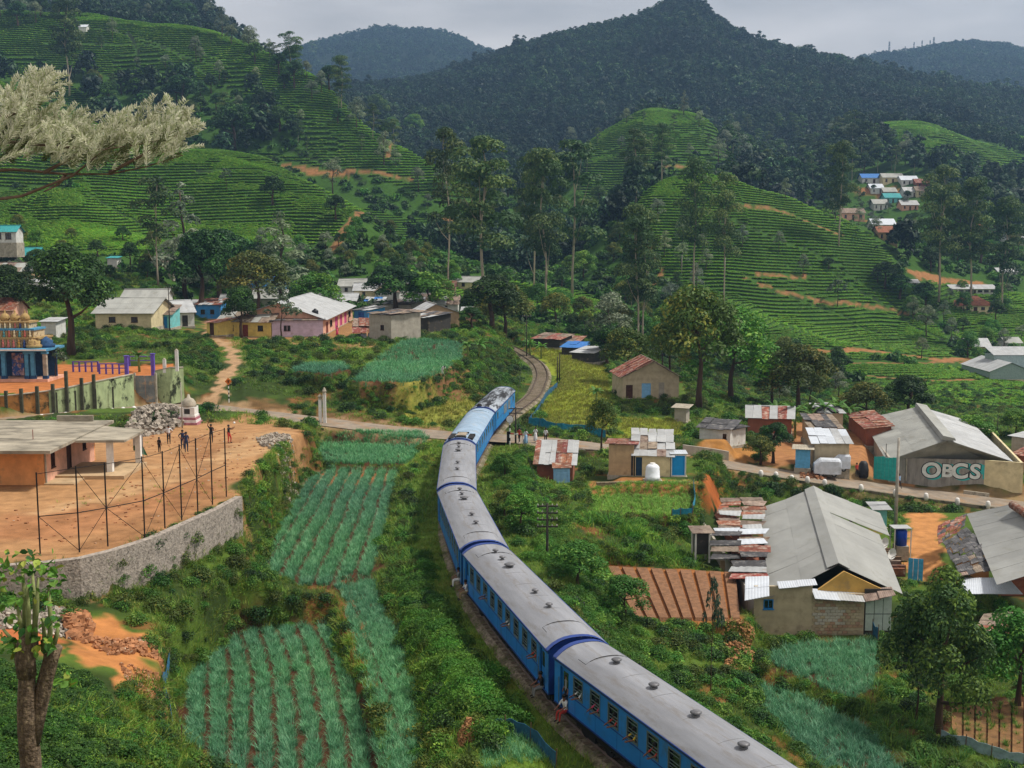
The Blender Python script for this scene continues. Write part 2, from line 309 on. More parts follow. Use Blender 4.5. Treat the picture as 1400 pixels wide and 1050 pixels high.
# ---- levelled ground (pixel outline, z)
H += np.where(YY < 260, .09*fbm(XX, YY, 1.6, 51), 0)
FIELDS = {}
def field(k, poly, z, blend=1.2): FIELDS[k] = pad(poly, z, blend)
def playz(y): return np.interp(y, [90, 96, 112, 128], [4.2, 4.05, 3.3, 2.5])
def PP(px, py):
    z = 4.2
    for _ in range(30): z = .5*z+.5*float(playz(PZ(px, py, z).y))
    return tuple(PZ(px, py, z))
PLAY = [PP(*q) for q in ((322, 680), (250, 715), (150, 755), (60, 768), (-500, 800), (-500, 620), (0, 596), (180, 592), (262, 580), (330, 579), (405, 586), (420, 590), (388, 606), (345, 642))]
def playpad(P, blend):
    xs = [p[0] for p in P]; ys = [p[1] for p in P]; bl = blend+1; m = (XX > min(xs)-bl) & (XX < max(xs)+bl) & (YY > min(ys)-bl) & (YY < max(ys)+bl)
    x, y = XX[m], YY[m]; ins = inpoly(x, y, P); d, _ = dpoly(x, y, P, True); d = np.where(ins, 0, d); bb = np.where(y > 96, blend, .6); w = 1-sstep(d/bb); H[m] = H[m]*(1-w)+playz(y)*w
playpad(PLAY, 4.5)
pad([(-500, 546), (0, 539), (70, 535), (184, 524), (248, 520), (248, 502), (100, 498), (-500, 500)], 5.3, .5)
field('leek_low', [(252, 935), (300, 888), (330, 865), (450, 852), (462, 900), (500, 960), (530, 1075), (250, 1075), (246, 990)], -2.7, 1.0)
field('leek_main', [(345, 802), (375, 740), (415, 660), (445, 643), (547, 645), (532, 700), (518, 745), (512, 797), (470, 803)], -1.2, 1.2)
field('leek_strip', [(472, 803), (512, 797), (522, 830), (548, 880), (566, 940), (572, 1000), (566, 1070), (530, 1070), (524, 1000), (494, 905), (474, 850)], -1.7, .8)
field('leek_top', [(422, 633), (440, 606), (575, 600), (586, 608), (556, 636)], -.6, 1.0)
field('leek_right', [(806, 708), (812, 672), (946, 670), (950, 706)], -1.7, 1.0)
field('soil', [(822, 772), (1014, 782), (1022, 852), (862, 852), (850, 815)], -3.4, 1.0)
field('leek_house', [(1040, 905), (1075, 882), (1202, 876), (1196, 938), (1168, 957), (1100, 930)], -5.7, 1.0)
field('leek_corner', [(1030, 935), (1100, 955), (1185, 1000), (1240, 1062), (1130, 1062), (1050, 1000)], -6.4, 1.0)
field('beds', [(1290, 965), (1400, 950), (1500, 950), (1500, 1040), (1400, 1040), (1290, 1010)], -6.8, 1.0)
field('leek_vil1', [(480, 522), (505, 498), (560, 478), (632, 476), (630, 492), (600, 512), (560, 524)], 4.7, .8)
field('leek_vil2', [(400, 508), (412, 498), (470, 496), (478, 505), (450, 512)], 5.2, .8)
pad([(1025, 872), (1230, 872), (1200, 690), (1010, 700)], -5.7, 1.5)
pad([(1225, 800), (1310, 790), (1500, 880), (1500, 700), (1240, 700)], -6.3, 1.5)
pad([(1180, 640), (1400, 672), (1460, 640), (1400, 585), (1180, 575)], -4.9, 2)
pad([(850, 662), (960, 662), (990, 600), (840, 600)], -.9, 1.6)
pad([(1040, 640), (1170, 650), (1180, 590), (1040, 570)], -3.4, 2)
pad([(740, 668), (830, 668), (835, 640), (740, 632)], -1.3, 1.5)
pad([(840, 545), (945, 548), (950, 520), (840, 515)], .3, 3)
pad([(290, 465), (520, 470), (640, 452), (620, 425), (280, 420)], 6.3, 14)
ribbon(PATH1, 1.1, 1.5)
ribbon(ROAD, 2.9, 1.6)
ribbon(RAIL, 2.0, 3.0, dz=-.35)
tea_bumps = None
# ---- ground colours by zone (what the ground is made of)
COL = np.zeros(H.shape+(3,)); nzz = fbm(XX, YY, 7, 71)*.5+.5; nz2 = fbm(XX, YY, 2.2, 91)*.5+.5
def setc(mask, c, w=1.0):
    c = np.array(lin(c) if isinstance(c, str) else c); wv = (mask*w)[..., None]; COL[:] = COL*(1-wv)+c*wv
setc(np.ones(H.shape), '#31401c'); setc(sstep((nzz-.42)*4), '#4a5f24'); setc(sstep((nz2-.74)*5)*(YY < 300), '#7a5230', .8)
setc(((YY > 270)).astype(float), '#36541d'); setc(sstep((YY-820)/120), '#1d2a1c')
WX = XX+1.0*vnoise(XX, YY, 1.7, 5)+.4*vnoise(XX, YY, .6, 6); WY = YY+1.0*vnoise(XX, YY, 1.7, 7)+.5*vnoise(XX, YY, .7, 8)
def zone(poly, c, z=None, w=1.0, soft=.5, world=None, noisy=True):
    P = world or [tuple(PZ(a, b, z)) if z is not None else tuple(G(a, b)) for a, b in poly]
    xs = [p[0] for p in P]; ys = [p[1] for p in P]
    m = (XX > min(xs)-2) & (XX < max(xs)+2) & (YY > min(ys)-2) & (YY < max(ys)+2)
    if not m.any(): return
    x, y = (WX[m], WY[m]) if noisy else (XX[m], YY[m]); ins = inpoly(x, y, P); d, _ = dpoly(x, y, P, True)
    k = np.where(ins, np.clip(.5+d/soft, 0, 1), np.clip(.5-d/soft, 0, 1))*w
    c = np.array(lin(c)); COL[m] = COL[m]*(1-k[:, None])+c*k[:, None]
def line_zone(P, c, half, soft=.4, w=1.0):
    xs = [p[0] for p in P]; ys = [p[1] for p in P]; bl = half+3
    m = (XX > min(xs)-bl) & (XX < max(xs)+bl) & (YY > min(ys)-bl) & (YY < max(ys)+bl)
    if not m.any(): return
    d, t = dpoly(WX[m], WY[m], P); k = np.clip((half-d)/soft+.5, 0, 1)*w; c = np.array(lin(c)); COL[m] = COL[m]*(1-k[:, None])+c*k[:, None]
ORG, ORG2, BRN, GRS = '#a17a54', '#a35429', '#5e3a22', '#5b7a2a'
zone(None, ORG, world=PLAY, soft=.8)
zone([(200, 590), (262, 575), (330, 572), (425, 582), (400, 590), (300, 590)], ORG, w=.9)
zone([(-50, 735), (60, 740), (170, 720), (230, 690), (300, 650), (250, 660), (150, 690), (0, 700)], '#996544', 4.2, .6, 3)
zone([(-500, 546), (0, 539), (70, 535), (184, 524), (240, 520), (240, 502), (100, 498), (-500, 500)], '#a8693c', 5.3, soft=.3)
zone([(95, 850), (160, 846), (200, 870), (222, 905), (200, 960), (150, 945), (100, 900)], '#ad7444')
zone([(-60, 820), (90, 830), (110, 850), (60, 890), (-60, 870)], '#a8623a')
zone([(160, 955), (225, 945), (240, 1000), (200, 1030), (150, 990)], '#6e4a2c', w=.9)
for k in FIELDS:
    zone(None, '#4a3020', world=FIELDS[k], soft=.4)
zone(None, '#8f5c34', world=FIELDS['soil'], soft=.3)
zone([(805, 676), (815, 656), (950, 656), (948, 676)], '#9a6a40', w=.9)
zone([(470, 800), (488, 800), (490, 850), (512, 910), (530, 1000), (524, 1015), (508, 940), (472, 870)], '#9a5a34', w=.9)
zone([(470, 535), (520, 530), (600, 505), (645, 500), (640, 545), (560, 550), (490, 552)], '#7d5a3c', w=.8)
zone([(330, 545), (430, 560), (520, 572), (600, 582), (600, 592), (430, 572), (330, 556)], '#6e5236', w=.8)
zone([(390, 606), (440, 600), (440, 640), (390, 650)], '#74502f', w=.7)
zone([(400, 636), (560, 640), (550, 645), (440, 646)], '#9a5e38', w=.9)
zone([(1240, 700), (1290, 705), (1290, 800), (1235, 790)], '#b27c4c', w=.95)
zone([(1040, 635), (1180, 640), (1260, 668), (1190, 600), (1160, 590), (1150, 570), (1040, 560)], '#a0704a', w=.9)
zone([(960, 645), (1010, 650), (1000, 700), (960, 700)], '#a65a2e', w=.8)
zone([(945, 612), (1040, 612), (1040, 630), (945, 625)], '#a8743f', w=.8)
zone([(660, 590), (720, 590), (860, 612), (860, 618), (700, 603), (600, 603)], '#8b7a66', w=.5)
zone([(690, 470), (760, 470), (835, 505), (835, 600), (740, 585), (735, 560), (760, 520), (730, 480)], '#7f8a2c', w=.9)
zone([(840, 570), (935, 572), (930, 600), (845, 605)], '#7f8a2c', w=.9)
zone([(530, 560), (600, 545), (650, 545), (660, 570), (610, 585), (560, 580)], '#8a8a3c', w=.7)
zone([(560, 660), (596, 640), (600, 720), (640, 830), (780, 1000), (760, 1060), (640, 1060), (600, 900), (540, 800)], '#5f7a2c', w=.7)
zone([(280, 470), (330, 470), (520, 475), (520, 440), (280, 430)], '#9a7550', w=.8)
zone([(350, 466), (480, 470), (485, 445), (350, 455)], '#8f6b45', w=.8)
line_zone(PATH1, '#a08262', .9)
line_zone(ROAD, '#94785a', 3.6, .8, .8)
for k_, (a_, b_) in enumerate((((20, 730), (330, 600)), ((60, 700), (380, 590)), ((150, 740), (300, 655)), ((200, 640), (400, 600)), ((270, 600), (240, 690)))): line_zone(catmull([Vector(PP(*a_)), Vector(PP((a_[0]+b_[0])/2+12, (a_[1]+b_[1])/2+7)), Vector(PP(*b_))], 6), ('#855c3c', '#b0906a')[k_ % 2], .8+.5*(k_ % 3), 1.2, .55)
# red earth cuttings and tracks on the tea hills: (pixel polyline, half width, colour)
TRACKS = [([(385, 226), (440, 236), (530, 240), (560, 246)], 1.6, '#93603c'), ([(530, 215), (590, 212), (620, 218)], 1.3, '#9a5a38'), ([(425, 236), (455, 238), (475, 238)], 3, '#a2683f'), ([(455, 342), (470, 315), (500, 292)], 2.0, '#a2683f'),
 ([(590, 322), (605, 305), (622, 294)], 2.0, '#a2683f'), ([(1005, 282), (1080, 292), (1150, 322)], 1.2, '#8a5a38'), ([(1045, 392), (1080, 402), (1130, 414), (1170, 416), (1250, 428)], 1.3, '#84583a'),
 ([(1035, 376), (1075, 378), (1105, 378)], 1.1, '#94603c'), ([(1120, 480), (1180, 478), (1240, 486), (1290, 494), (1330, 492)], 2.6, '#7c4a30'), ([(1250, 375), (1290, 382), (1340, 388)], 4, '#a0623c'),
 ([(1130, 496), (1220, 497), (1330, 494), (1420, 490)], 1.2, '#9a8468'), ([(1190, 515), (1240, 520), (1330, 520)], 2.2, '#8a4f32'), ([(1280, 545), (1330, 552), (1400, 575)], 1.0, '#a08060'),
 ([(890, 230), (930, 228), (960, 230)], 1.5, '#8e5a3c'), ([(880, 330), (905, 372), (890, 395)], 1.2, '#84522f'), ([(170, 190), (185, 196)], 1, '#7c5a38'), ([(1020, 378), (1040, 390)], 1, '#94603c'),
 ([(1174, 260), (1215, 262), (1262, 264)], 5, '#a2623a'), ([(1180, 300), (1260, 305)], 2, '#94603c')]
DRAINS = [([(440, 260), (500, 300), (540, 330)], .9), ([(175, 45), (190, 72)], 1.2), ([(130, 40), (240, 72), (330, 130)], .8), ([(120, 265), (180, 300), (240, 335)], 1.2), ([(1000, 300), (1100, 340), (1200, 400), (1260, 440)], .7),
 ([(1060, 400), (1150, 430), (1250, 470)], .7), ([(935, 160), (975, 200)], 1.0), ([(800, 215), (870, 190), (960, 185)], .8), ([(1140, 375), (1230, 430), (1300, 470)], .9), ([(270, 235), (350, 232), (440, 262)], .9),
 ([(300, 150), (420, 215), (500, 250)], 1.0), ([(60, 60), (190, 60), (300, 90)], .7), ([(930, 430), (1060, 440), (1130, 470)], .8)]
trk = [([G(a, b) for a, b in P], w, c) for P, w, c in TRACKS]; drn = [([G(a, b) for a, b in P], w) for P, w in DRAINS]
for P, w, c in trk: line_zone(P, '#84603f' if w < 2.5 else '#8f6642', w*.6, .6)
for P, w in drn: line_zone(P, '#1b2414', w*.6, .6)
gme = bpy.data.meshes.new('ground'); ny, nu = H.shape
co = np.stack([XX, YY, H], -1).reshape(-1, 3).astype(np.float32)
ii = (np.arange(ny-1)[:, None]*nu+np.arange(nu-1)[None]).reshape(-1); fc = np.stack([ii, ii+1, ii+nu+1, ii+nu], -1).astype(np.int32)
gme.vertices.add(len(co)); gme.vertices.foreach_set('co', co.ravel()); gme.loops.add(fc.size); gme.loops.foreach_set('vertex_index', fc.ravel())
gme.polygons.add(len(fc)); gme.polygons.foreach_set('loop_start', np.arange(0, fc.size, 4, dtype=np.int32))
gme.polygons.foreach_set('use_smooth', np.ones(len(fc), bool)); gme.update(calc_edges=True)
ca = gme.color_attributes.new('ground_colour', 'FLOAT_COLOR', 'POINT'); ca.data.foreach_set('color', np.concatenate([COL.reshape(-1, 3), np.ones((len(co), 1))], 1).astype(np.float32).ravel())
gme.materials.append(mat('ground_earth', (0, 0, 0), rough=.95, var=.2, scale=.9, bump=.25, spec=.1, vcol='ground_colour', bscale=6))
ground = link('ground', gme); tag(ground, None, None, kind='structure')

def strip(name, P, half, m, dz, kind='structure', label=None, n_off=0.0):
    mb = MB(); vs = []; P = [Vector(p) for p in P]
    for i, p in enumerate(P):
        d = P[min(i+1, len(P)-1)]-P[max(i-1, 0)]; n = Vector((-d.y, d.x, 0)).normalized(); 
        for s in (-1, 1): q = p+n*(half*s+n_off); vs.append((q.x, q.y, p.z+dz))
    mb.add(vs, [(2*i, 2*i+1, 2*i+3, 2*i+2)[::-1] for i in range(len(P)-1)]); o = mb.build(name, m); o['kind'] = kind
    return o
asphalt = mat('worn_asphalt', '#85796b', rough=.9, var=.2, scale=.8, bump=.1, dirt=('#8f7150', .5, .68, .5))
strip('road', ROAD, 2.55, asphalt, .09)
# ------------------------------------------------------------------ railway track
def arc(P):
    a = [0]
    for i in range(1, len(P)): a.append(a[-1]+(P[i]-P[i-1]).length)
    return a
RARC = arc(RAIL)
def rail_at(s):
    i = int(np.clip(np.searchsorted(RARC, s)-1, 0, len(RAIL)-2)); t = (s-RARC[i])/(RARC[i+1]-RARC[i]+1e-9)
    p = RAIL[i].lerp(RAIL[i+1], t); d = (RAIL[i+1]-RAIL[i]).normalized(); return p, d
def rail_s(q):
    d, t = dpoly(np.array([q.x]), np.array([q.y]), RAIL); i = int(min(t[0], len(RAIL)-1.001)); return RARC[i]+(t[0]-i)*(RARC[i+1]-RARC[i])
_js = [rail_s(PZ(a, b, RZ)) for a, b in roofc[2:8]]
JJ = [rail_at(s)[0] for s in _js]; JJ = [rail_at(_js[0]-19.6)[0]]+JJ
for p in JJ: p.z = 0
_e0 = (JJ[0]-JJ[1]).normalized(); npts = [JJ[0]+_e0*24+Vector((0, 0, 0)), JJ[0]+_e0*12, JJ[0]+_e0*4]
for a, b in zip(JJ[:-1], JJ[1:]):
    e_ = (b-a).normalized(); npts += [a+e_*3.3, b-e_*3.3]
RAIL = catmull(npts+rail[-7:], 8); RARC = arc(RAIL)
steel = mat('rusty_rail_steel', '#5a4a42', rough=.5, metal=.4, var=.2, scale=2)
ballast = mat('ballast_gravel', '#8f8372', rough=.95, var=.45, scale=7, bump=.6, dirt=('#4c4a2c', .42, .62, .7), bscale=14)
mb = MB(); vs = []
for p0 in range(0, int(RARC[-1])):
    p, d = rail_at(p0); n = Vector((-d.y, d.x, 0)).normalized()
    for w, z in ((-1.55, -.36), (-1.15, -.14), (1.15, -.14), (1.55, -.36)): vs.append(tuple(p+n*w+Vector((0, 0, z))))
nn = len(vs)//4
mb.add(vs, [(4*i+k, 4*i+k+1, 4*i+k+5, 4*i+k+4)[::-1] for i in range(nn-1) for k in range(3)])
mb.build('ballast_bed', ballast)['kind'] = 'structure'
trk_t = thing('railway_track', 'single curving railway line on pale ballast running beneath and beyond the train', 'railway track', rail_at(60)[0])
for s in (-.84, .84):
    mb = MB(); pts = []
    for k in range(0, int(RARC[-1])):
        p, d = rail_at(k); n = Vector((-d.y, d.x, 0)).normalized(); pts.append(p+n*s-trk_t.location+Vector((0, 0, -.02)))
    mb.tube(pts, .075, 4); mb.build('rail', steel, trk_t)
mb = MB(); k = 0.0
while k < RARC[-1]-1:
    p, d = rail_at(k); n = Vector((-d.y, d.x, 0)).normalized(); q = p-trk_t.location; k += .65
    c = [q+n*a+d*b for a, b in ((-1.12, -.11), (1.12, -.11), (1.12, .11), (-1.12, .11))]
    mb.hexa([x+Vector((0, 0, -.2)) for x in c]+[x+Vector((0, 0, -.115)) for x in c])
o = mb.build('sleeper_row', mat('old_sleeper_wood', '#6b5d4e', var=.3), trk_t); o['kind'] = 'stuff'

# ------------------------------------------------------------------ train
blue = mat('carriage_blue_paint', '#1f74c2', rough=.38, var=.1, scale=.9, bump=0, spec=.5, dirt=('#3d5566', .52, .76, 1.1))
blue2 = mat('carriage_pale_blue_paint', '#2f86c6', rough=.4, var=.12, scale=.8, bump=0, spec=.5, dirt=('#547487', .55, .8, 1.3))
dblue = mat('carriage_navy_paint', '#17377f', rough=.4, var=.12, scale=1.5, bump=0, spec=.5)
roofm = mat('carriage_grey_roof', '#85878d', rough=.6, var=.16, scale=.7, bump=.03, streak=(.35, 2.2, 1), dirt=('#6b655e', .5, .76, 1.3))
roofj = mat('roof_joint_grey', '#68696b', var=.1)
roofm2 = mat('carriage_blue_grey_roof', '#8aa0b5', rough=.6, var=.14, scale=.8, bump=.02, dirt=('#a09a90', .55, .8, .9))
roofm3 = mat('sooty_carriage_roof', '#9aa2ab', rough=.7, var=.2, scale=.8, bump=.02, streak=(.25, 1.3, 1), dirt=('#17171b', .44, .56, .9))
black = mat('underframe_black', '#1b1a19', rough=.8, var=.3, scale=3)
glass = mat('dim_window_glass', '#151c1e', rough=.18, var=.3, scale=1.2, bump=0, spec=.6)
framem = mat('window_frame_metal', '#5f6f72', rough=.5, var=.15, bump=0)
ventm = mat('vent_metal', '#6c6c70', rough=.5, var=.25, metal=.2)
darkm = mat('dark_interior', '#16140f', rough=.9, var=.1)
steelg = mat('weathered_steel_grey', '#8d8f8e', rough=.5, var=.2, metal=.2)
def roof_pts(x, o=0.0, half=1.5, z0=3.18, z1=3.72, n=11):
    r = []
    for i in range(n):
        t = -1+2*i/(n-1); r.append((x, half*t, z0+o+(z1-z0)*(1-abs(t)**2.6)))
    return r
WS = {}
def window_meshes(w, h):
    k = (w, h)
    if k not in WS:
        f = MB(); a, b = w/2, h/2
        for x0, x1, z0, z1 in ((-a, a, b-.06, b), (-a, a, -b, -b+.06), (-a, -a+.05, -b+.06, b-.06), (a-.05, a, -b+.06, b-.06)): f.box(x0, x1, -.05, .025, z0, z1)
        for q in (.28, 0, -.14, -.28): f.box(-a+.05, a-.05, -.03, .0, q*h-.012, q*h+.012)
        p = MB(); p.box(-a+.05, a-.05, -.1, -.085, -b+.06, b-.06)
        fm = f.mesh('window'); fm.materials.append(framem); pm = p.mesh('pane'); pm.materials.append(glass); WS[k] = (fm, pm)
    return WS[k]
def carriage(A, B, label, idx, wins, doors, bm=blue, rm=roofm, vents=5, win_z=(1.95, 2.92), extra=None):
    A = Vector(A); B = Vector(B); L_ = (B-A).length-.55; c = (A+B)/2; rz = math.atan2(B.y-A.y, B.x-A.x); h = L_/2
    t = thing('train_carriage', label, 'train carriage', c, rz, 'carriages of the blue train')
    zb, zl, zu, ze = 1.05, win_z[0], win_z[1], 3.2; Y = 1.44
    mb = MB()
    opens = sorted([(x-.45, x+.45, zl, zu) for x in wins(h)]+[(x-.42, x+.42, zb, 2.95) for x in doors(h)])
    for s in (-1, 1):
        y0, y1 = (Y-.08, Y) if s > 0 else (-Y, -Y+.08); x = -h
        for a, b, z0, z1 in opens:
            if a > x: mb.box(x, a, y0, y1, zb, ze)
            if z0 > zb: mb.box(a, b, y0, y1, zb, z0)
            mb.box(a, b, y0, y1, z1, ze); x = b
        mb.box(x, h, y0, y1, zb, ze)
        mb.box(-h, h, s*Y-.02*(s < 0), s*Y+.02*(s > 0), zb-.02, zb+.05, 1)
        mb.box(-h-.01, h+.01, min(s*Y, s*(Y+.035)), max(s*Y, s*(Y+.035)), 3.02, 3.2, 1)
        for xa, xb in [(a_+1.0, b_-1.0) for a_, b_ in ((-h, h),)]: mb.box(xa+.5, xb-.5, min(s*Y, s*(Y+.018)), max(s*Y, s*(Y+.018)), zl-.1, zl-.06, 1)
        for q_ in range(int(2*h/1.9)): xq = -h+1.75+q_*1.9; mb.box(xq, xq+.012, min(s*Y, s*(Y+.006)), max(s*Y, s*(Y+.006)), zb+.05, zl-.1, 1)
    for e in (-1, 1):
        x = e*h; pts = roof_pts(x, -.03, 1.44)
        mb.add([(x, -Y, zb)]+pts+[(x, Y, zb)], [tuple(range(13)) if e < 0 else tuple(range(13))[::-1]], 1)
    mb.box(-h+.03, h-.03, -1.36, 1.36, zb-.25, zb, 2); mb.box(-h+1.9, h-1.9, -.12, .12, zb, 3.1, 2)
    body = mb.build('body', [bm, dblue, darkm], t)
    mb = MB(); ns = 8
    xs = [-h-.05, -h+.28, -h+.28]+[-h+.28+(2*h-.56)*k/ns for k in range(1, ns)]+[h-.28, h-.28, h+.05]
    for i in range(len(xs)-1):
        if xs[i+1]-xs[i] < .01: continue
        end = i == 0 or i == len(xs)-2; k = len(mb.v); mb.v += roof_pts(xs[i], .02 if end else 0)+roof_pts(xs[i+1], .02 if end else 0)
        for j in range(10): mb.f.append((k+j, k+11+j, k+12+j, k+1+j)); mb.m.append(1 if end else 0)
    for e in (-1, 1):                         # eave gutter
        mb.box(-h, h, min(e*1.46, e*1.53), max(e*1.46, e*1.53), 3.12, 3.185, 1)
    o = mb.build('roof', [rm, dblue], t, smooth=True)
    if extra is None:
        for q_ in range(1, 8):
            xq = -h+2*h*q_/8; sm = MB(); sm.tube(roof_pts(xq, .004, 1.42), .009, 3); sm.build('roof_joint', roofj, t)
    for e in (-1, 1):                         # raised seams on the roof ends
        mb = MB(); x = e*(h-2.3)
        P = roof_pts(x, .015, 1.3, 3.28)[1:-1]; mb.tube(P, .022, 4)
        for q in (P[0], P[-1]): mb.tube([(x, q[1], q[2]), (x+e*.7, q[1], q[2])], .022, 4)
        mb.build('roof_seam', black, t)
    for k in range(vents):
        x = (-h+3.2)+(2*h-6.4)*k/max(1, vents-1) if idx == 0 else h-2*h*(.13, .22, .31, .6, .74)[k]; vs_ = 1.35 if idx and k == 2 else (.8 if idx else 1)
        v = MB(); v.lathe([(a_*vs_, b_) for a_, b_ in ((.17, 0), (.17, .05), (.1, .07), (.1, .14), (.22, .15), (.24, .19), (.16, .24), (.05, .26))], 10, c=(x, 0, 3.7)); v.build('roof_vent', ventm, t, smooth=True)
    fm, pm = window_meshes(.9, zu-zl)
    for s in (-1, 1):
        for x in wins(h):
            w = link('window', fm, t, (x, s*Y, (zl+zu)/2), math.pi if s < 0 else 0); link('pane', pm, w)
        for x in doors(h):
            d = MB(); d.box(-.41, .41, -.16, -.1, -.95, .95, 0); d.box(-.36, .36, -.1, -.085, .9, .94, 1); w = d.build('door', [bm, framem], t, loc=(x, s*Y, 2.0), rz=math.pi if s < 0 else 0)
            g = MB(); g.box(-.24, .24, -.1, -.08, .05, .75); g.build('pane', glass, w); hd = MB(); hd.tube([(.46, .05, -.8), (.46, .05, .4)], .02, 5); hd.build('handrail', framem, w)
    for e in (-1, 1):                         # bogies
        mb = MB(); x = e*(h-3.1)
        for s in (-1, 1): mb.box(x-1.6, x+1.6, s*1.0-.07, s*1.0+.07, .42, .68); mb.box(x-.3, x+.3, s*1.0-.14, s*1.0+.14, .3, .85)
        mb.box(x-.25, x+.25, -.93, .93, .5, .8); bg_ = mb.build('bogie', black, t)
        for q in (-1.1, 1.1):
            w = MB()
            for s in (-1, 1):
                k = len(w.v); n = 14
                for yy in (s*.78, s*.88):
                    for j in range(n): a = 2*math.pi*j/n; w.v.append((x+q+.43*math.cos(a), yy, .43+.43*math.sin(a)))
                for j in range(n): w.f.append((k+j, k+(j+1) % n, k+n+(j+1) % n, k+n+j)); w.m.append(0)
                w.f.append(tuple(k+j for j in range(n))); w.f.append(tuple(k+n+j for j in range(n))[::-1]); w.m += [0, 0]
            w.tube([(x+q, -.78, .43), (x+q, .78, .43)], .08, 6); w.build('wheelset', black, bg_)
    mb = MB(); mb.box(-h+5.2, -h+7.4, -1.1, 1.1, .45, .8); mb.box(1.0, 2.6, -1.2, -.4, .5, .8); mb.box(-h+.02, h-.02, -1.2, 1.2, .78, .8)
    for k in range(6): mb.box(-h+8+k*.7, -h+8.5+k*.7, .6, 1.25, .5, .8)
    mb.build('underframe', black, t)
    for e in (-1, 1):
        mb = MB(); mb.box(min(e*h, e*(h+.26)), max(e*h, e*(h+.26)), -.55, .55, 1.1, 3.0); mb.build('gangway', black, t); mb = MB()
        for s in (-1, 1): bf = MB(); bf.tube([(e*(h), s*.85, .95), (e*(h+.26), s*.85, .95)], .09, 6); bf.build('buffer', black, t)
        mb.box(e*h-.1, e*h+.1, -1.3, 1.3, .75, 1.02)
        mb.build('buffer_beam', black, t)
    if extra == 'motor':                      # grilles and exhaust housing on the roof
        mb = MB(); mb.box(-h+.5, -h+3.2, -1.15, -.55, 3.4, 3.66); mb.box(-h+.5, -h+3.2, .55, 1.15, 3.4, 3.66); mb.box(-h+.5, -h+.75, -.55, .55, 3.6, 3.82)
        mb.box(-h+2.95, -h+3.2, -.55, .55, 3.6, 3.82); mb.build('roof_grille', black, t)
        mb = MB()
        for k in range(3): mb.box(-h+1.0+.65*k, -h+1.45+.65*k, -.42, .42, 3.7, 3.84)
        mb.box(-h+.9, -h+1.15, -.5, .5, 3.84, 3.9); mb.build('exhaust_housing', mat('grimy_cream_metal', '#a79a88', var=.3, scale=3), t)
    if extra == 'soot':
        mb = MB(); mb.lathe([(.3, 0), (.3, .12), (.2, .3), (.08, .34)], 10, c=(-h+.7, .35, 3.66)); mb.build('exhaust_stack', black, t)
        for s in (-1, 1):
            for a, b in ((-1.5, 1.2), (2.2, 4.4)):
                mb = MB(); y = s*(Y+.02)
                mb.box(a, b, min(y, y-s*.02), max(y, y-s*.02), 1.75, 2.85)
                for k in range(9): mb.box(a+.04, b-.04, min(y, y+s*.03), max(y, y+s*.03), 1.8+k*.115, 1.85+k*.115)
                mb.build('side_grille', mat('faded_grille_grey', '#6b7880', var=.2), t)
    return t
J0, J = JJ[0], JJ[1:]
std = lambda n, m=2.35: (lambda h: [(-h+m)+(2*h-2*m)*k/(n-1) for k in range(n)])
ends = lambda h: (-h+1.0, h-1.0)
none = lambda h: ()
cars = []
cars.append(carriage(J0, J[0], 'nearest blue carriage, rust-streaked grey roof cut by the bottom edge', 0, std(10), ends))
cars.append(carriage(J[0], J[1], 'blue carriage second from the front, smooth grey roof, passengers leaning from its doors', 1, std(9), lambda h: (-h+1.0, 0.9, h-1.0) if False else (-h+1.0, h-1.0)))
cars.append(carriage(J[1], J[2], 'third carriage from the camera, grey roof with navy arched end rims', 2, std(9), ends))
cars.append(carriage(J[2], J[3], 'fourth carriage, the short grey-roofed one just this side of the level crossing', 3, std(8), ends, bm=blue2))
cars.append(carriage(J[3], J[4], 'pale blue carriage on the level crossing with dark grilles at its roof end', 4, std(8), ends, bm=blue2, rm=roofm2, vents=0, extra='motor', win_z=(2.1, 2.85)))
cars.append(carriage(J[4], J[5], 'farthest carriage of the train, light blue with soot-blackened roof', 5, lambda h: (-h+2.6, h-1.9), lambda h: (-h+1.0,), bm=blue2, rm=roofm3, vents=0, extra='soot', win_z=(2.1, 2.85)))
# ------------------------------------------------------------------ plant prototypes
def leafmesh(name, clumps, n, size, mats, seed, p2=.3, up=.35, asp=.5, jit=.35, flat=1.0):
    """n leaf-sized quads on the shells of clumps [(x,y,z,r)...]"""
    r = np.random.RandomState(seed); cl = np.array(clumps, float); w = cl[:, 3]**2; w /= w.sum()
    k = r.choice(len(cl), n, p=w); d = r.normal(size=(n, 3)); d /= np.linalg.norm(d, axis=1)[:, None]; d[:, 2] = np.where(d[:, 2] < -.3, -d[:, 2], d[:, 2])
    rad = cl[k, 3]*(1-jit*r.rand(n)**1.5); c = cl[k, :3]+d*rad[:, None]*np.array([1, 1, flat])
    nrm = d+np.array([0, 0, up])+r.normal(size=(n, 3))*.55; nrm /= np.linalg.norm(nrm, axis=1)[:, None]
    a = np.cross(nrm, r.normal(size=(n, 3))); a /= np.linalg.norm(a, axis=1)[:, None]; b = np.cross(nrm, a)
    s = size*(.6+.8*r.rand(n))[:, None]; v = np.stack([c-a*s, c-b*s*asp+nrm*s*.15, c+a*s, c+b*s*asp+nrm*s*.15], 1).reshape(-1, 3)
    me = bpy.data.meshes.new(name); me.vertices.add(4*n); me.vertices.foreach_set('co', v.astype(np.float32).ravel())
    me.loops.add(4*n); me.loops.foreach_set('vertex_index', np.arange(4*n, dtype=np.int32)); me.polygons.add(n); me.polygons.foreach_set('loop_start', np.arange(0, 4*n, 4, dtype=np.int32))
    cm = r.rand(len(cl))[k]; me.polygons.foreach_set('material_index', ((cm*.5+r.rand(n)*.5) < p2).astype(np.int32)*(len(mats) > 1))
    me.update(calc_edges=True)
    for m in mats: me.materials.append(m)
    return me
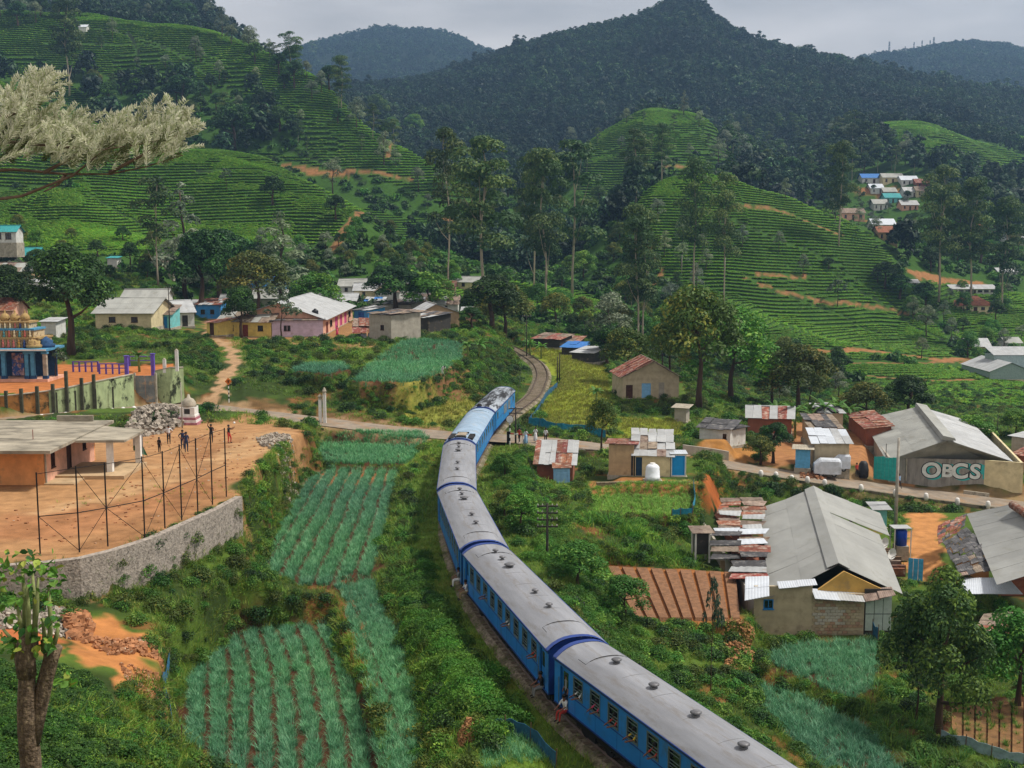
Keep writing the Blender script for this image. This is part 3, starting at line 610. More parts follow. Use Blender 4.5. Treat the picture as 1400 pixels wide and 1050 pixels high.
def blades(name, n, h, w, rad, mats, seed, bend=.5, segs=2, p2=.3):
    r = np.random.RandomState(seed); mb = MB()
    for i in range(n):
        a = r.rand()*6.283; q = rad*math.sqrt(r.rand()); x, y = q*math.cos(a), q*math.sin(a); a2 = a+r.normal()*.6; hh = h*(.6+.5*r.rand()); be = bend*(.3+r.rand())
        dx, dy = math.cos(a2), math.sin(a2); px, py = -dy*w/2, dx*w/2; vs = []; 
        for s in range(segs+1):
            t = s/segs; ww = 1-t*.95 if s else .8; o = be*hh*t*t; z = hh*(t-.25*be*t*t)
            vs += [(x+dx*o-px*ww, y+dy*o-py*ww, z), (x+dx*o+px*ww, y+dy*o+py*ww, z)]
        mb.add(vs, [(2*s, 2*s+1, 2*s+3, 2*s+2) for s in range(segs)], int(r.rand() < p2 and len(mats) > 1))
    me = mb.mesh(name)
    for m in mats: me.materials.append(m)
    return me
def proto(name, me):
    return bpy.data.objects.new(name, me)
def scatter(name, pts, protos, sc=(.8, 1.2), rot=None, label=None, tilt=.12, parent=None, scl3=None):
    pts = np.asarray(pts, np.float32); n = len(pts)
    if n == 0: return None
    if not isinstance(protos, bpy.types.Collection):
        col = bpy.data.collections.new(name+'_kinds')
        for p in protos: col.objects.link(p)
        protos = col
    k = len(protos.objects); me = bpy.data.meshes.new(name); me.vertices.add(n); me.vertices.foreach_set('co', pts.ravel())
    ro = np.zeros((n, 3), np.float32); ro[:, 0] = rng.normal(size=n)*tilt; ro[:, 1] = rng.normal(size=n)*tilt; ro[:, 2] = rng.rand(n)*6.283 if rot is None else rot
    s = (sc[0]+(sc[1]-sc[0])*rng.rand(n)).astype(np.float32)[:, None]*np.ones((1, 3), np.float32)
    if scl3 is not None: s = s*np.asarray(scl3, np.float32)
    for nm, ty, da in (('rot', 'FLOAT_VECTOR', ro), ('sc', 'FLOAT_VECTOR', s)): me.attributes.new(nm, ty, 'POINT').data.foreach_set('vector', da.astype(np.float32).ravel())
    me.attributes.new('idx', 'INT', 'POINT').data.foreach_set('value', rng.randint(0, k, n).astype(np.int32))
    o = link(name, me, parent); o['kind'] = 'stuff'
    if label: o['label'] = label
    ng = bpy.data.node_groups.new(name, 'GeometryNodeTree'); ng.interface.new_socket('Geometry', in_out='INPUT', socket_type='NodeSocketGeometry'); ng.interface.new_socket('Geometry', in_out='OUTPUT', socket_type='NodeSocketGeometry')
    N = ng.nodes; K = ng.links; gi = N.new('NodeGroupInput'); go = N.new('NodeGroupOutput'); ip = N.new('GeometryNodeInstanceOnPoints'); ci = N.new('GeometryNodeCollectionInfo')
    ci.inputs['Collection'].default_value = protos; ci.inputs['Separate Children'].default_value = True; ci.inputs['Reset Children'].default_value = True
    K.new(gi.outputs[0], ip.inputs['Points']); K.new(ci.outputs[0], ip.inputs['Instance']); ip.inputs['Pick Instance'].default_value = True
    for nm, ty, so in (('rot', 'FLOAT_VECTOR', 'Rotation'), ('sc', 'FLOAT_VECTOR', 'Scale'), ('idx', 'INT', 'Instance Index')):
        a = N.new('GeometryNodeInputNamedAttribute'); a.data_type = ty; a.inputs['Name'].default_value = nm; K.new(a.outputs['Attribute'], ip.inputs[so])
    K.new(ip.outputs[0], go.inputs[0]); md = o.modifiers.new('instances', 'NODES'); md.node_group = ng
    return o
g_dark = [leaf_mat('leaf_dark_green', lin('#2b4c20')), leaf_mat('leaf_mid_green', lin('#4f7a30'))]
g_mid = [leaf_mat('leaf_fresh_green', lin('#4a7a28')), leaf_mat('leaf_light_green', lin('#7aa03a'))]
g_yel = [leaf_mat('leaf_olive', lin('#4f6424')), leaf_mat('leaf_olive_yellow', lin('#8a8a35'))]
g_euc = [leaf_mat('eucalyptus_leaf', lin('#3f5e30')), leaf_mat('eucalyptus_leaf_pale', lin('#6c8144'))]
g_sil = [leaf_mat('silver_leaf_under', lin('#4c6046')), leaf_mat('silver_leaf_top', lin('#8f9c80'))]
g_tea = [leaf_mat('tea_leaf', lin('#68a32a'), var=.3, rand=.2), leaf_mat('tea_shoot', lin('#b4cc4c'), rand=.2)]
g_tean = [leaf_mat('near_tea_leaf', lin('#355a1e'), rand=.2), leaf_mat('near_tea_shoot', lin('#668a2e'), rand=.2)]
g_for = [leaf_mat('forest_leaf', lin('#234029'), rand=.5, patch=.4), leaf_mat('forest_leaf_light', lin('#48663f'), rand=.5, patch=.4)]
g_leek = [leaf_mat('leek_blade', lin('#569666'), rand=.2, var=.2), leaf_mat('leek_blade_pale', lin('#8cc191'), rand=.2, var=.2)]
g_grass = [leaf_mat('grass_blade', lin('#6b9632'), rand=.25), leaf_mat('grass_blade_dry', lin('#98a548'), rand=.25)]
g_rice = [leaf_mat('paddy_blade', lin('#7d8a35'), rand=.2), leaf_mat('paddy_blade_gold', lin('#a59c45'), rand=.2)]
bark = mat('brown_bark', '#4b3a2c', var=.35, scale=5, bump=.4, streak=(3, 3, .7))
barkp = mat('pale_eucalyptus_bark', '#a69a86', var=.3, scale=3, bump=.2, streak=(2, 2, .5), dirt=('#5b5142', .5, .7, 1.4))
def clumps_dome(seed, n=14, R_=1.0, h=1.0, r=.42, z0=.35):
    q = np.random.RandomState(seed); out = []
    for i in range(n):
        a = i*2.4+q.rand(); t = math.sqrt((i+.5)/n); x, y = R_*.62*t*math.cos(a), R_*.62*t*math.sin(a)
        out.append((x, y, z0+h*(1-t*t)*.55+h*.1*q.rand()+(0 if q.rand() < .7 else -.15*h), r*(.65+.6*q.rand())))
    return out
def clumps_euc(seed, h=1.0, n=12):
    q = np.random.RandomState(seed); out = []
    for i in range(n):
        t = (i+.3)/n; z = h*(.36+.6*t); a = i*2.4+q.rand(); w = .17*h*math.sin(math.pi*min(1, .22+.72*t))**.7
        out.append((w*math.cos(a)*.8, w*math.sin(a)*.8, z, h*(.065+.06*q.rand())))
        if q.rand() < .6: out.append((w*.4*math.cos(a+2), w*.4*math.sin(a+2), z+.02*h, h*.075))
    out.append((0, 0, h*.93, h*.07)); return out
def clumps_cone(seed, h=1.0, n=14):
    q = np.random.RandomState(seed); out = []
    for i in range(n):
        t = i/(n-1); z = h*(.2+.75*t); a = i*2.4; w = .17*h*(1-t)**.8
        out.append((w*math.cos(a), w*math.sin(a), z, h*(.035+.075*(1-t))*(.7+.6*q.rand())))
    return out
def trunk_mesh(name, h, r, seed, m, limbs=(), lean=.04, forks=5):
    q = np.random.RandomState(seed); mb = MB(); pts = [(lean*h*math.sin(i*.9+seed)*i/6, lean*h*math.cos(i*1.3+seed)*i/6, h*i/6-.03*h*(i == 0)) for i in range(7)]
    mb.tube(pts, [r*(1.25-.95*i/6) if i else r*1.5 for i in range(7)], 7)
    for i in range(forks):
        c = limbs[int(q.rand()*len(limbs))] if len(limbs) else None
        if c is None: break
        z = max(h*.25, min(c[2]-.12*h, h*.93)); k = min(5, int(z/h*6)); p0 = Vector(pts[k]); p2 = Vector(c[:3]); p1 = (p0+p2)/2+Vector((0, 0, -.02*h))
        mb.tube([p0, p1, p2], [r*.5, r*.33, r*.12], 5, caps=False)
    me = mb.mesh(name); me.materials.append(m); me.polygons.foreach_set('use_smooth', [True]*len(me.polygons)); return me
KINDS_T = {}
def kind(k, cl, n, size, mats, th, tr, bk, seed, **kw):
    KINDS_T.setdefault(k, []).append((leafmesh('crown', cl, n, size, mats, seed, **kw), trunk_mesh('trunk', th, tr, seed, bk, cl)))
for s in range(3):                       # unit-height prototypes
    dome = [(x*.42, y*.42, z*.62+.22, r*.42) for x, y, z, r in clumps_dome(s, 24, 1.1, 1, .28)]
    kind('broad', dome, 9500, .016, g_dark, .62, .03, bark, s)
    kind('broad_mid', dome, 3800, .022, g_dark, .62, .03, bark, s+5)
    kind('glossy', [(x*.5, y*.5, z*.82+.06, r*.4) for x, y, z, r in clumps_dome(s+40, 24, 1.05, 1.05, .34)], 12000, .0145, [leaf_mat('leaf_glossy', lin('#3a5f28')), leaf_mat('leaf_glossy_light', lin('#6f9038'))], .55, .026, bark, s+2, p2=.4)
    kind('olive', [(x*.42, y*.42, z*.7+.12, r*.42) for x, y, z, r in clumps_dome(s+9, 22, 1.1, 1, .3)], 5600, .017, g_yel, .6, .022, bark, s+9)
    kind('fresh', [(x*.44, y*.44, z*.75+.05, r*.42) for x, y, z, r in clumps_dome(s+30, 16, 1.1, 1, .34)], 5000, .019, g_mid, .5, .022, bark, s+9)
    kind('euc', clumps_euc(s, n=15), 7500, .0105, g_euc, .96, .0085, barkp, s, flat=.6, p2=.35)
    kind('euc_thin', clumps_euc(s+4, n=9), 3000, .013, g_euc, .96, .007, barkp, s+4, flat=.6)
    kind('silver', [(x*.33, y*.33, z*.75+.1, r*.34) for x, y, z, r in clumps_dome(s+3, 15, 1, 1, .3)], 2100, .02, g_sil, .75, .014, bark, s, p2=.55, asp=.3)
    kind('silver_cone', clumps_cone(s), 2200, .02, g_sil, .9, .014, bark, s, p2=.6, asp=.3)
    kind('sparse', [(x*.4, y*.4, z*.6+.3, r*.3) for x, y, z, r in clumps_dome(s+50, 9, 1, 1, .3)], 420, .035, g_sil, .8, .012, bark, s, p2=.35, asp=.4)
    kind('far', [(x*.4, y*.4, z*.6+.2, r*.42) for x, y, z, r in clumps_dome(s+20, 9, 1, 1, .4)], 260, .075, g_for, .6, .02, bark, s)
    kind('far_tall', clumps_euc(s+8, n=7), 260, .05, g_for, .95, .008, barkp, s, flat=.7)
def put_tree(k, p, h, label, name='tree', group=None, v=None, wide=1.0, cat='tree'):
    ms = KINDS_T[k]; cm, tm = ms[(v if v is not None else rng.randint(len(ms))) % len(ms)]
    t = thing(name, label, cat, p, rng.rand()*6.28, group); t.scale = (h*wide, h*wide, h)
    link('trunk', tm, t); link('crown', cm, t); return t
def tree_px(k, px, py, hpx, label, name='tree', group=None, v=None, wide=1.0, d=None, sink=0):
    p = G(px, py) if d is None else PD(px, py, d)
    if d is not None: p.z = hz(p)
    h = hpx*p.y/FPX*1.0+(0 if d is None else max(0, CAMZ+ray(px, py)[1]*p.y-p.z)); p.z -= sink
    return put_tree(k, p, h, label, name, group, v, wide)
# ground-cover prototypes
P_bush = [proto('undergrowth_bush', leafmesh('undergrowth_bush', [(x*.7, y*.7, z*.55-.1, r*.75) for x, y, z, r in clumps_dome(s+60, 9, 1, 1, .5)], 700, .062, (g_dark, g_mid, g_mid, g_yel)[s], s+60)) for s in range(4)]
P_bushfar = [proto('undergrowth_far_bush', leafmesh('undergrowth_far_bush', [(x*.8, y*.8, z*.6-.1, r*.8) for x, y, z, r in clumps_dome(s+70, 7, 1, 1, .5)], 110, .2, (g_dark, g_dark, g_euc, g_mid)[s], s+60)) for s in range(4)]
P_tea = [proto('tea_clump', leafmesh('tea_clump', [(x*.55, y*.55, z*.2+.25, r*.7) for x, y, z, r in clumps_dome(s+80, 7, 1, 1, .45)], 90, .15, g_tea, s+80, up=1.0, flat=.7)) for s in range(3)]
P_teanear = [proto('tea_clump_near', leafmesh('tea_clump_near', [(x*.6, y*.6, z*.28+.2, r*.6) for x, y, z, r in clumps_dome(s+85, 12, 1, 1, .4)], 1500, .042, g_tean, s+85, up=.8, flat=.8)) for s in range(3)]
P_leek = [proto('leek_tuft', blades('leek_tuft', 13, .5, .035, .13, g_leek, s, bend=.7)) for s in range(4)]
P_leekfar = [proto('leek_far_tuft', blades('leek_far_tuft', 10, .5, .06, .2, g_leek, s+8, bend=.7)) for s in range(3)]
P_grass = [proto('grass_tuft', blades('grass_tuft', 16, .34, .025, .2, g_grass, s+20, bend=.8)) for s in range(4)]
P_grassfar = [proto('grass_far_tuft', blades('grass_far_tuft', 12, .4, .06, .4, g_grass, s+24, bend=.8)) for s in range(3)]
P_rice = [proto('paddy_tuft', blades('paddy_tuft', 12, .5, .05, .3, g_rice, s+30, bend=.6)) for s in range(3)]
P_weed = [proto('tall_weed', blades('tall_weed', 22, 1.0, .07, .3, g_mid, s+40, bend=1.1, segs=3)) for s in range(3)]
P_fresh = [proto('fresh_crop_tuft', blades('fresh_crop_tuft', 10, .45, .06, .2, [leaf_mat('fresh_crop_blade', lin('#7aab44')), leaf_mat('fresh_crop_blade_pale', lin('#a6c95c'))], s+48, bend=.7)) for s in range(3)]
def mkc(name, ps):
    c = bpy.data.collections.new(name)
    for p in ps: c.objects.link(p)
    return c
C_bush, C_bushfar, C_tea, C_teanear = mkc('bush_kinds', P_bush), mkc('far_bush_kinds', P_bushfar), mkc('tea_kinds', P_tea), mkc('near_tea_kinds', P_teanear)
C_leek, C_leekfar, C_grass, C_grassfar, C_rice, C_weed = mkc('leek_kinds', P_leek), mkc('far_leek_kinds', P_leekfar), mkc('grass_kinds', P_grass), mkc('far_grass_kinds', P_grassfar), mkc('paddy_kinds', P_rice), mkc('weed_kinds', P_weed)
C_fresh = mkc('fresh_crop_kinds', P_fresh)
C_forest = mkc('forest_tree_kinds', [proto('forest_tree', KINDS_T['far'][s][0]) for s in range(3)]+[proto('forest_tall_tree', KINDS_T['far_tall'][s][0]) for s in range(3)])

# ------------------------------------------------------------------ where things may grow
def WP(poly, z=None): return [tuple(PZ(a, b, z)) if z is not None else tuple(G(a, b)) for a, b in poly]
EXCL = [FIELDS[k] for k in FIELDS]
for poly, z in (([(316, 672), (318, 682), (250, 717), (150, 757), (60, 770), (-500, 800), (-500, 610), (0, 596), (262, 566), (405, 573), (370, 600), (330, 632), (262, 655)], 4.2),
                ([(-500, 548), (0, 542), (184, 527), (250, 523), (250, 498), (100, 494), (-500, 494)], 5.3),
                ([(1015, 872), (1232, 872), (1215, 690), (1010, 700)], -5.7), ([(1232, 800), (1310, 790), (1500, 880), (1500, 700), (1236, 700)], -6.3),
                ([(1185, 665), (1400, 690), (1460, 690), (1400, 600), (1180, 575)], -4.9), ([(870, 655), (955, 657), (945, 612), (860, 612)], -.9), ([(1035, 640), (1200, 655), (1180, 590), (1110, 570), (1070, 590)], -3.4),
                ([(745, 660), (790, 664), (795, 640), (750, 636)], -1.3), ([(850, 543), (940, 545), (935, 520), (850, 518)], .3), ([(280, 462), (350, 466), (480, 462), (520, 466), (620, 450), (620, 415), (280, 415)], 6.3),
                ([(130, 450), (320, 450), (320, 430), (130, 430)], 7.5), ([(945, 628), (1040, 630), (1030, 600), (950, 600)], -2.2), ([(95, 845), (165, 842), (200, 868), (225, 905), (205, 935), (120, 905)], 1.2), ([(805, 680), (815, 655), (950, 655), (948, 680)], -1.7),
                ([(960, 780), (1020, 800), (1020, 690), (960, 690)], -4)):
    EXCL.append(WP(poly, z))
EXCL.append(WP([(-100, 600), (-100, 566), (0, 571), (184, 554), (262, 548), (270, 572), (200, 580)], 3.0)); EXCL[len(FIELDS)] = PLAY
PADDY = [WP([(692, 474), (745, 468), (790, 480), (832, 506), (832, 600), (742, 583), (738, 562), (768, 520), (735, 488)]), WP([(845, 572), (935, 574), (930, 600), (850, 604)]), WP([(640, 545), (655, 560), (612, 582), (555, 578), (570, 560)])]
def free(x, y, road=2.7, rail=2.2, path=1.3):
    ok = dpoly(x, y, ROAD)[0] > road+.3; ok &= ~((x < -27) & (y > 117) & (dpoly(x, y, ROAD)[0] < 8.5)); ok &= dpoly(x, y, RAIL)[0] > rail; ok &= dpoly(x, y, PATH1)[0] > path
    for P in EXCL+PADDY: ok &= ~inpoly(x, y, P)
    return ok
def rand_pts(y0, y1, dens, umax=.5, pred=None):
    n = int(dens*umax*(y1*y1-y0*y0)); y = np.sqrt(y0*y0+(y1*y1-y0*y0)*rng.rand(n)); x = (rng.rand(n)*2-1)*umax*y
    if pred is not None: m = pred(x, y); x, y = x[m], y[m]
    return x, y
def P3(x, y, dz=0): return np.stack([x, y, height(x, y)+dz], 1)
# leeks in beds
def beds_pts(P, direc, bed, gap, dens, jit=.06, curve=0):
    xs = [p[0] for p in P]; ys = [p[1] for p in P]; n = int((max(xs)-min(xs))*(max(ys)-min(ys))*dens)
    x = min(xs)+(max(xs)-min(xs))*rng.rand(n); y = min(ys)+(max(ys)-min(ys))*rng.rand(n); d = Vector((direc[0], direc[1])).normalized()
    t = (x-xs[0])*d.x+(y-ys[0])*d.y; w = (x-xs[0])*d.y-(y-ys[0])*d.x+curve*t*t+.12*vnoise(x, y, 3, 3)
    m = inpoly(x+.25*vnoise(x, y, 1, 1), y, P) & (np.mod(w, bed) > gap); return x[m], y[m]
def leeks(key, direc, bed, gap, dens, col, sc, label, curve=0):
    x, y = beds_pts(FIELDS[key], direc, bed, gap, dens, curve=curve); scatter('leek_crop', P3(x, y, -.03), col, sc, label=label)
leeks('leek_low', (-.27, 1), 1.15, .4, 36, C_leek, (.75, 1.15), 'blue-green leeks in long curving beds at the bottom of the picture', .004)
leeks('leek_main', (-.04, 1), 1.3, .4, 25, C_leek, (.85, 1.25), 'dense blue-green leek rows beside the train embankment')
leeks('leek_strip', (-.25, 1), 2.1, .22, 30, C_leek, (.8, 1.15), 'narrow leek bed curving along the train embankment')
leeks('leek_top', (1, .05), 50, .0, 10, C_leekfar, (.9, 1.3), 'small leek plot just below the road')
leeks('leek_right', (.1, 1), .9, .2, 26, C_fresh, (.7, 1.0), 'fresh green crop plot below the water tank')
leeks('leek_house', (1, .1), 50, 0, 20, C_leek, (.9, 1.3), 'leek plot in front of the big block-walled house')
leeks('leek_corner', (1, .1), 50, 0, 22, C_leek, (.9, 1.3), 'leek slope between the train and the block-walled house')
leeks('leek_vil1', (1, .3), 2.6, .25, 6, C_leekfar, (1, 1.5), 'terraced leek plot below the stone village house')
leeks('leek_vil2', (1, .2), 50, 0, 6, C_leekfar, (1, 1.5), 'thin leek terrace below the lilac house')
for P, dn in zip(PADDY, (6, 6, 5)):
    xs = [p[0] for p in P]; ys = [p[1] for p in P]; n = int((max(xs)-min(xs))*(max(ys)-min(ys))*dn); x = min(xs)+(max(xs)-min(xs))*rng.rand(n); y = min(ys)+(max(ys)-min(ys))*rng.rand(n)
    m = inpoly(x, y, P) & (dpoly(x, y, RAIL)[0] > 2.5); scatter('paddy_grass', P3(x[m], y[m]), C_rice, (.6, 1.1))
# grass, weeds and undergrowth near the line and village
x, y = rand_pts(36, 130, 9, .46, lambda x, y: free(x, y, rail=1.0) & ((y < 92) | (dpoly(x, y, RAIL)[0] < 9))); m_ = ~((y < 62) & (x < -14)); x, y = x[m_], y[m_]; scatter('grass', P3(x, y), C_grass, (.5, 1.15))
x, y = rand_pts(90, 265, 2.2, .47, lambda x, y: free(x, y)); scatter('grass_cover', P3(x, y), C_grassfar, (.6, 1.3))
GRASSY = [WP([(560, 655), (595, 640), (600, 720), (640, 800), (700, 900), (800, 1050), (720, 1050), (620, 830), (560, 760)], -.3), WP([(655, 600), (700, 605), (730, 680), (690, 700), (660, 650)], 0),
          WP([(160, 490), (250, 490), (250, 470), (160, 470)], 6), WP([(800, 975), (880, 1050), (700, 1050), (660, 940)], 0), WP([(330, 545), (600, 582), (600, 592), (330, 560)], 1.5), WP([(225, 950), (250, 950), (250, 1050), (180, 1050)], 0)]
def bushy(x, y):
    ok = free(x, y, 3.6, 2.7, 2.2); ok &= (fbm(x, y, 7, 201)*.6+rng.rand(len(x))*.9) > .12
    for P in GRASSY: ok &= ~inpoly(x, y, P)
    return ok & ~((y < 58) & (x < -14))
x, y = rand_pts(38, 120, .75, .46, bushy); scatter('undergrowth', P3(x, y, -.15), C_bush, (.45, 1.25))
x, y = rand_pts(120, 270, .4, .47, bushy); scatter('undergrowth_beyond', P3(x, y, -.2), C_bush, (.6, 1.7))
def along(pts, z, width, n, sc, col=C_bush, name='hedge_growth', label=None, dz=-.1):
    P = [PZ(a, b, z) if z is not None else G(a, b) for a, b in pts]; q = []
    for _ in range(n):
        t = rng.rand()*(len(P)-1); i = int(t); p = P[i].lerp(P[i+1], t-i); q.append((p.x+rng.normal()*width*.5, p.y+rng.normal()*width*.5))
    q = np.array(q); m = free(q[:, 0], q[:, 1], 2.8, 2.6, 1.4); q = q[m]; return scatter(name, P3(q[:, 0], q[:, 1], dz), col, sc, label=label)
C_ban = mkc('fern_kinds', [proto('embankment_bush', leafmesh('embankment_bush', [(x*.8, y*.8, z*.6-.1, r*.8) for x, y, z, r in clumps_dome(s+160, 14, 1, 1, .42)], 1500, .06, g_mid, s+160, asp=.28)) for s in range(3)])
along([(565, 770), (585, 840), (615, 885), (640, 930), (665, 965), (700, 1000)], -.6, 2.4, 170, (.8, 1.5), C_ban, 'embankment_shrubs', 'rounded light green shrubs along the foot of the train embankment')
along([(560, 690), (550, 740), (560, 790), (600, 850)], -.6, 1.2, 45, (.6, 1.0), C_bush, 'hedge_growth')
along([(690, 640), (715, 690), (745, 740), (775, 790), (820, 840), (880, 880), (960, 930), (1030, 980), (1110, 1045)], -1.2, 2.4, 260, (.7, 1.3), C_ban, 'trackside_shrubs', 'light green shrubs along the far side of the train')
along([(330, 550), (430, 560), (470, 565), (520, 572), (575, 580)], 2.4, 1.2, 70, (.7, 1.3), C_bush, 'hedge_growth')
along([(250, 470), (300, 500), (285, 535), (262, 545)], 5, 3, 90, (.9, 1.6), C_bush, 'hedge_growth')
along([(170, 478), (250, 482), (230, 500), (120, 488)], 6, 2, 80, (.8, 1.3), C_bush, 'hedge_growth')
along([(330, 530), (430, 535), (330, 545)], 4.2, 1.2, 50, (.6, 1.1), C_bush, 'hedge_growth')
along([(330, 790), (400, 850), (455, 835)], -1.5, 1.8, 60, (.5, 1.0), C_bush, 'hedge_growth')
along([(700, 600), (740, 590), (800, 598), (850, 606)], 0, 1.3, 60, (.6, 1.0), C_bush, 'hedge_growth')
along([(735, 500), (765, 520), (752, 545), (728, 575)], .4, 1.2, 60, (.5, .9), C_bush, 'hedge_growth')
along([(810, 715), (900, 715), (950, 712)], -2, 1.2, 60, (.6, 1.1), C_bush, 'hedge_growth')
along([(860, 860), (960, 880), (1030, 880)], -4, 2.5, 90, (.6, 1.1), C_bush, 'hedge_growth')
along([(1060, 610), (1030, 600), (1050, 625)], -3, 2.2, 40, (.8, 1.5), C_bush, 'hedge_growth')
along([(640, 470), (670, 490), (640, 520), (690, 520)], 3, 2.2, 90, (.8, 1.4), C_bush, 'hedge_growth')
along([(540, 462), (600, 470), (650, 470)], 5.5, 1.2, 60, (.7, 1.1), C_bush, 'hedge_growth')
along([(820, 730), (880, 745), (940, 750), (850, 765)], -2.8, 2.0, 130, (.7, 1.3), C_weed, 'maize_growth')
along([(1240, 880), (1300, 900), (1400, 905)], -6.6, 2.4, 90, (.7, 1.3), C_bush, 'hedge_growth')
along([(1090, 690), (1250, 700), (1400, 715)], -6.2, 1.5, 110, (.7, 1.3), C_bush, 'hedge_growth')
along([(560, 810), (545, 740), (580, 700)], -.8, 2, 90, (.6, 1.2), C_weed, 'grass_clumps')
along([(1150, 1050), (1230, 960), (1250, 1040), (1400, 1050)], -6, 3, 120, (.6, 1.2), C_weed, 'grass_clumps')
along([(960, 650), (1000, 655), (980, 700)], -3, 1.6, 70, (.6, 1.1), C_weed, 'grass_clumps')
def steep(x, y):
    e = .5; g = np.hypot(height(x+e, y)-height(x-e, y), height(x, y+e)-height(x, y-e))/(2*e); return (g > .55) & (dpoly(x, y, ROAD)[0] > 2.9) & (dpoly(x, y, RAIL)[0] > 3.2) & free(x, y, 2.9, 3.2, 1.4)
x, y = rand_pts(40, 260, 2.6, .46, steep); scatter('bank_growth', P3(x, y, -.1), C_bush, (.3, .85))
x, y = rand_pts(40, 150, 14, .46, steep); scatter('bank_grass', P3(x, y, -.02), C_grass, (.8, 1.8), tilt=.5)
# near tea bushes, lower left
def near_tea(x, y):
    px, py = to_px(x, y, height(x, y)); e = 1020-.0*px
    ok = inpoly(px, py, [(-200, 905), (60, 915), (110, 930), (150, 960), (200, 1030), (260, 1045), (260, 1300), (-200, 1300)])
    w = (x*.35+y)*1.0+.3*vnoise(x, y, 3, 9); return ok & (np.mod(w, 1.35) > .4)
x, y = rand_pts(20, 66, 2.2, .6, near_tea); scatter('tea_bushes_near', P3(x, y, -.1), C_teanear, (.75, 1.1), label='rows of clipped tea bushes beneath the pollarded tree')
# ------------------------------------------------------------------ tea hillsides
def in_px(poly, y0, y1):
    def f(x, y):
        px, py = to_px(x, y, height(x, y)); return inpoly(px, py, poly) & (y > y0) & (y < y1)
    return f
TEA = [([(-300, 20), (0, 15), (180, 15), (300, 30), (430, 90), (500, 160), (600, 215), (660, 275), (640, 300), (560, 260), (500, 240), (380, 218), (270, 195), (190, 178), (100, 146), (0, 100), (-300, 80)], 470, 720, 2.6),
       ([(-300, 70), (0, 96), (100, 138), (190, 176), (270, 196), (380, 214), (440, 240), (510, 290), (460, 325), (440, 360), (330, 362), (240, 330), (180, 290), (110, 255), (0, 255), (-300, 235)], 340, 480, 2.0),
       ([(-300, 230), (0, 258), (115, 258), (180, 292), (250, 330), (262, 360), (0, 362), (-300, 330)], 288, 365, 1.7),
       ([(500, 285), (560, 300), (620, 295), (650, 330), (600, 335), (540, 335), (490, 300)], 380, 520, 2.0),
       ([(790, 210), (800, 180), (880, 138), (965, 150), (1005, 205), (1010, 240), (900, 245), (850, 280), (790, 270)], 500, 725, 2.6),
       ([(870, 255), (892, 248), (960, 236), (1040, 255), (1150, 298), (1210, 335), (1240, 400), (1300, 470), (1310, 492), (1140, 492), (1050, 470), (940, 420), (900, 380), (880, 320)], 290, 445, 1.9),
       ([(1170, 175), (1190, 160), (1250, 160), (1330, 185), (1420, 215), (1420, 250), (1330, 240), (1240, 215)], 640, 805, 2.8),
       ([(1290, 160), (1340, 160), (1420, 185), (1420, 205), (1330, 180)], 820, 960, 3.2),
       ([(1140, 500), (1330, 498), (1400, 520), (1400, 570), (1280, 545), (1180, 530)], 150, 300, 1.6), ([(1260, 375), (1420, 385), (1420, 470), (1310, 470)], 300, 420, 2.0),
       ([(620, 380), (700, 385), (800, 400), (870, 440), (800, 440), (700, 425), (620, 410)], 240, 420, 1.9)]
GULLY = [([(180, 120), (270, 110), (370, 140), (430, 215), (300, 205), (230, 190), (150, 160), (90, 110), (110, 85)], 460, 720)]
teapoly = []
tp = []; tr_ = []; ts = []
def tea_rows(P, y0, y1, dl):
    um = .46; sp = .95 if y0 < 400 else (1.25 if y0 < 600 else 1.8); rs = dl*(.88 if y0 < 600 else 1.1)
    x, y = rand_pts(y0, y1, 5.2/(sp*rs), um, in_px(P, y0, y1)); D = rs*.30
    e = 1.2; gr = lambda: ((height(x+e, y)-height(x-e, y))/(2*e), (height(x, y+e)-height(x, y-e))/(2*e))
    gx, gy = gr(); g = np.sqrt(gx*gx+gy*gy)+.02; lv = np.clip(np.round(np.log2(.30/g)), -2, 2); Dl = D/2.0**lv      # rows split and merge where the slope changes
    def hh(x, y): ci = np.floor((x+14*vnoise(x, y, 40, 5))/70)*13+np.floor((y+14*vnoise(x, y, 40, 6))/60)*7; th = np.sin(ci*12.9898)*6; return height(x, y)+.045*(x*np.cos(th)+y*np.sin(th))+.5*vnoise(x, y, 16, 41)
    for _ in range(3):
        gx, gy = gr(); g2 = gx*gx+gy*gy+.003; h = hh(x, y); k = np.round(h/Dl)*Dl; st = np.clip((k-h)/g2, -4, 4); x = x+gx*st; y = y+gy*st
    m = in_px(P, y0, y1)(x, y) & (np.abs(hh(x, y)/Dl-np.round(hh(x, y)/Dl)) < .22) & (vnoise(x, y, 5, 61)+rng.rand(len(x))*.5 > -.72)
    for Pl, w, c in trk: m &= dpoly(x, y, Pl)[0] > w*.6+.7
    for Pl, w in drn: m &= dpoly(x, y, Pl)[0] > w*.8+.3
    for Pg, a, b in GULLY: m &= ~in_px(Pg, a, b)(x, y)
    x, y, gx, gy, lv, g = x[m], y[m], gx[m], gy[m], lv[m], g[m]
    tp.append(P3(x, y, -.15)); tr_.append(np.arctan2(gx, -gy)); wd = np.clip(Dl[m]/g*.6, .5, 1.9); s = np.ones((len(x), 3)); s[:, 0] *= sp*1.1; s[:, 1] *= wd; s[:, 2] *= .95*sp; ts.append(s)
for P, a, b, dl in TEA: tea_rows(P, a, b, dl); 
tpa, tra, tsa = np.concatenate(tp), np.concatenate(tr_), np.concatenate(ts)
scatter('tea_bushes', tpa, C_tea, (.85, 1.15), rot=tra, tilt=.06, scl3=tsa, label='contour rows of tea bushes covering the hillsides')
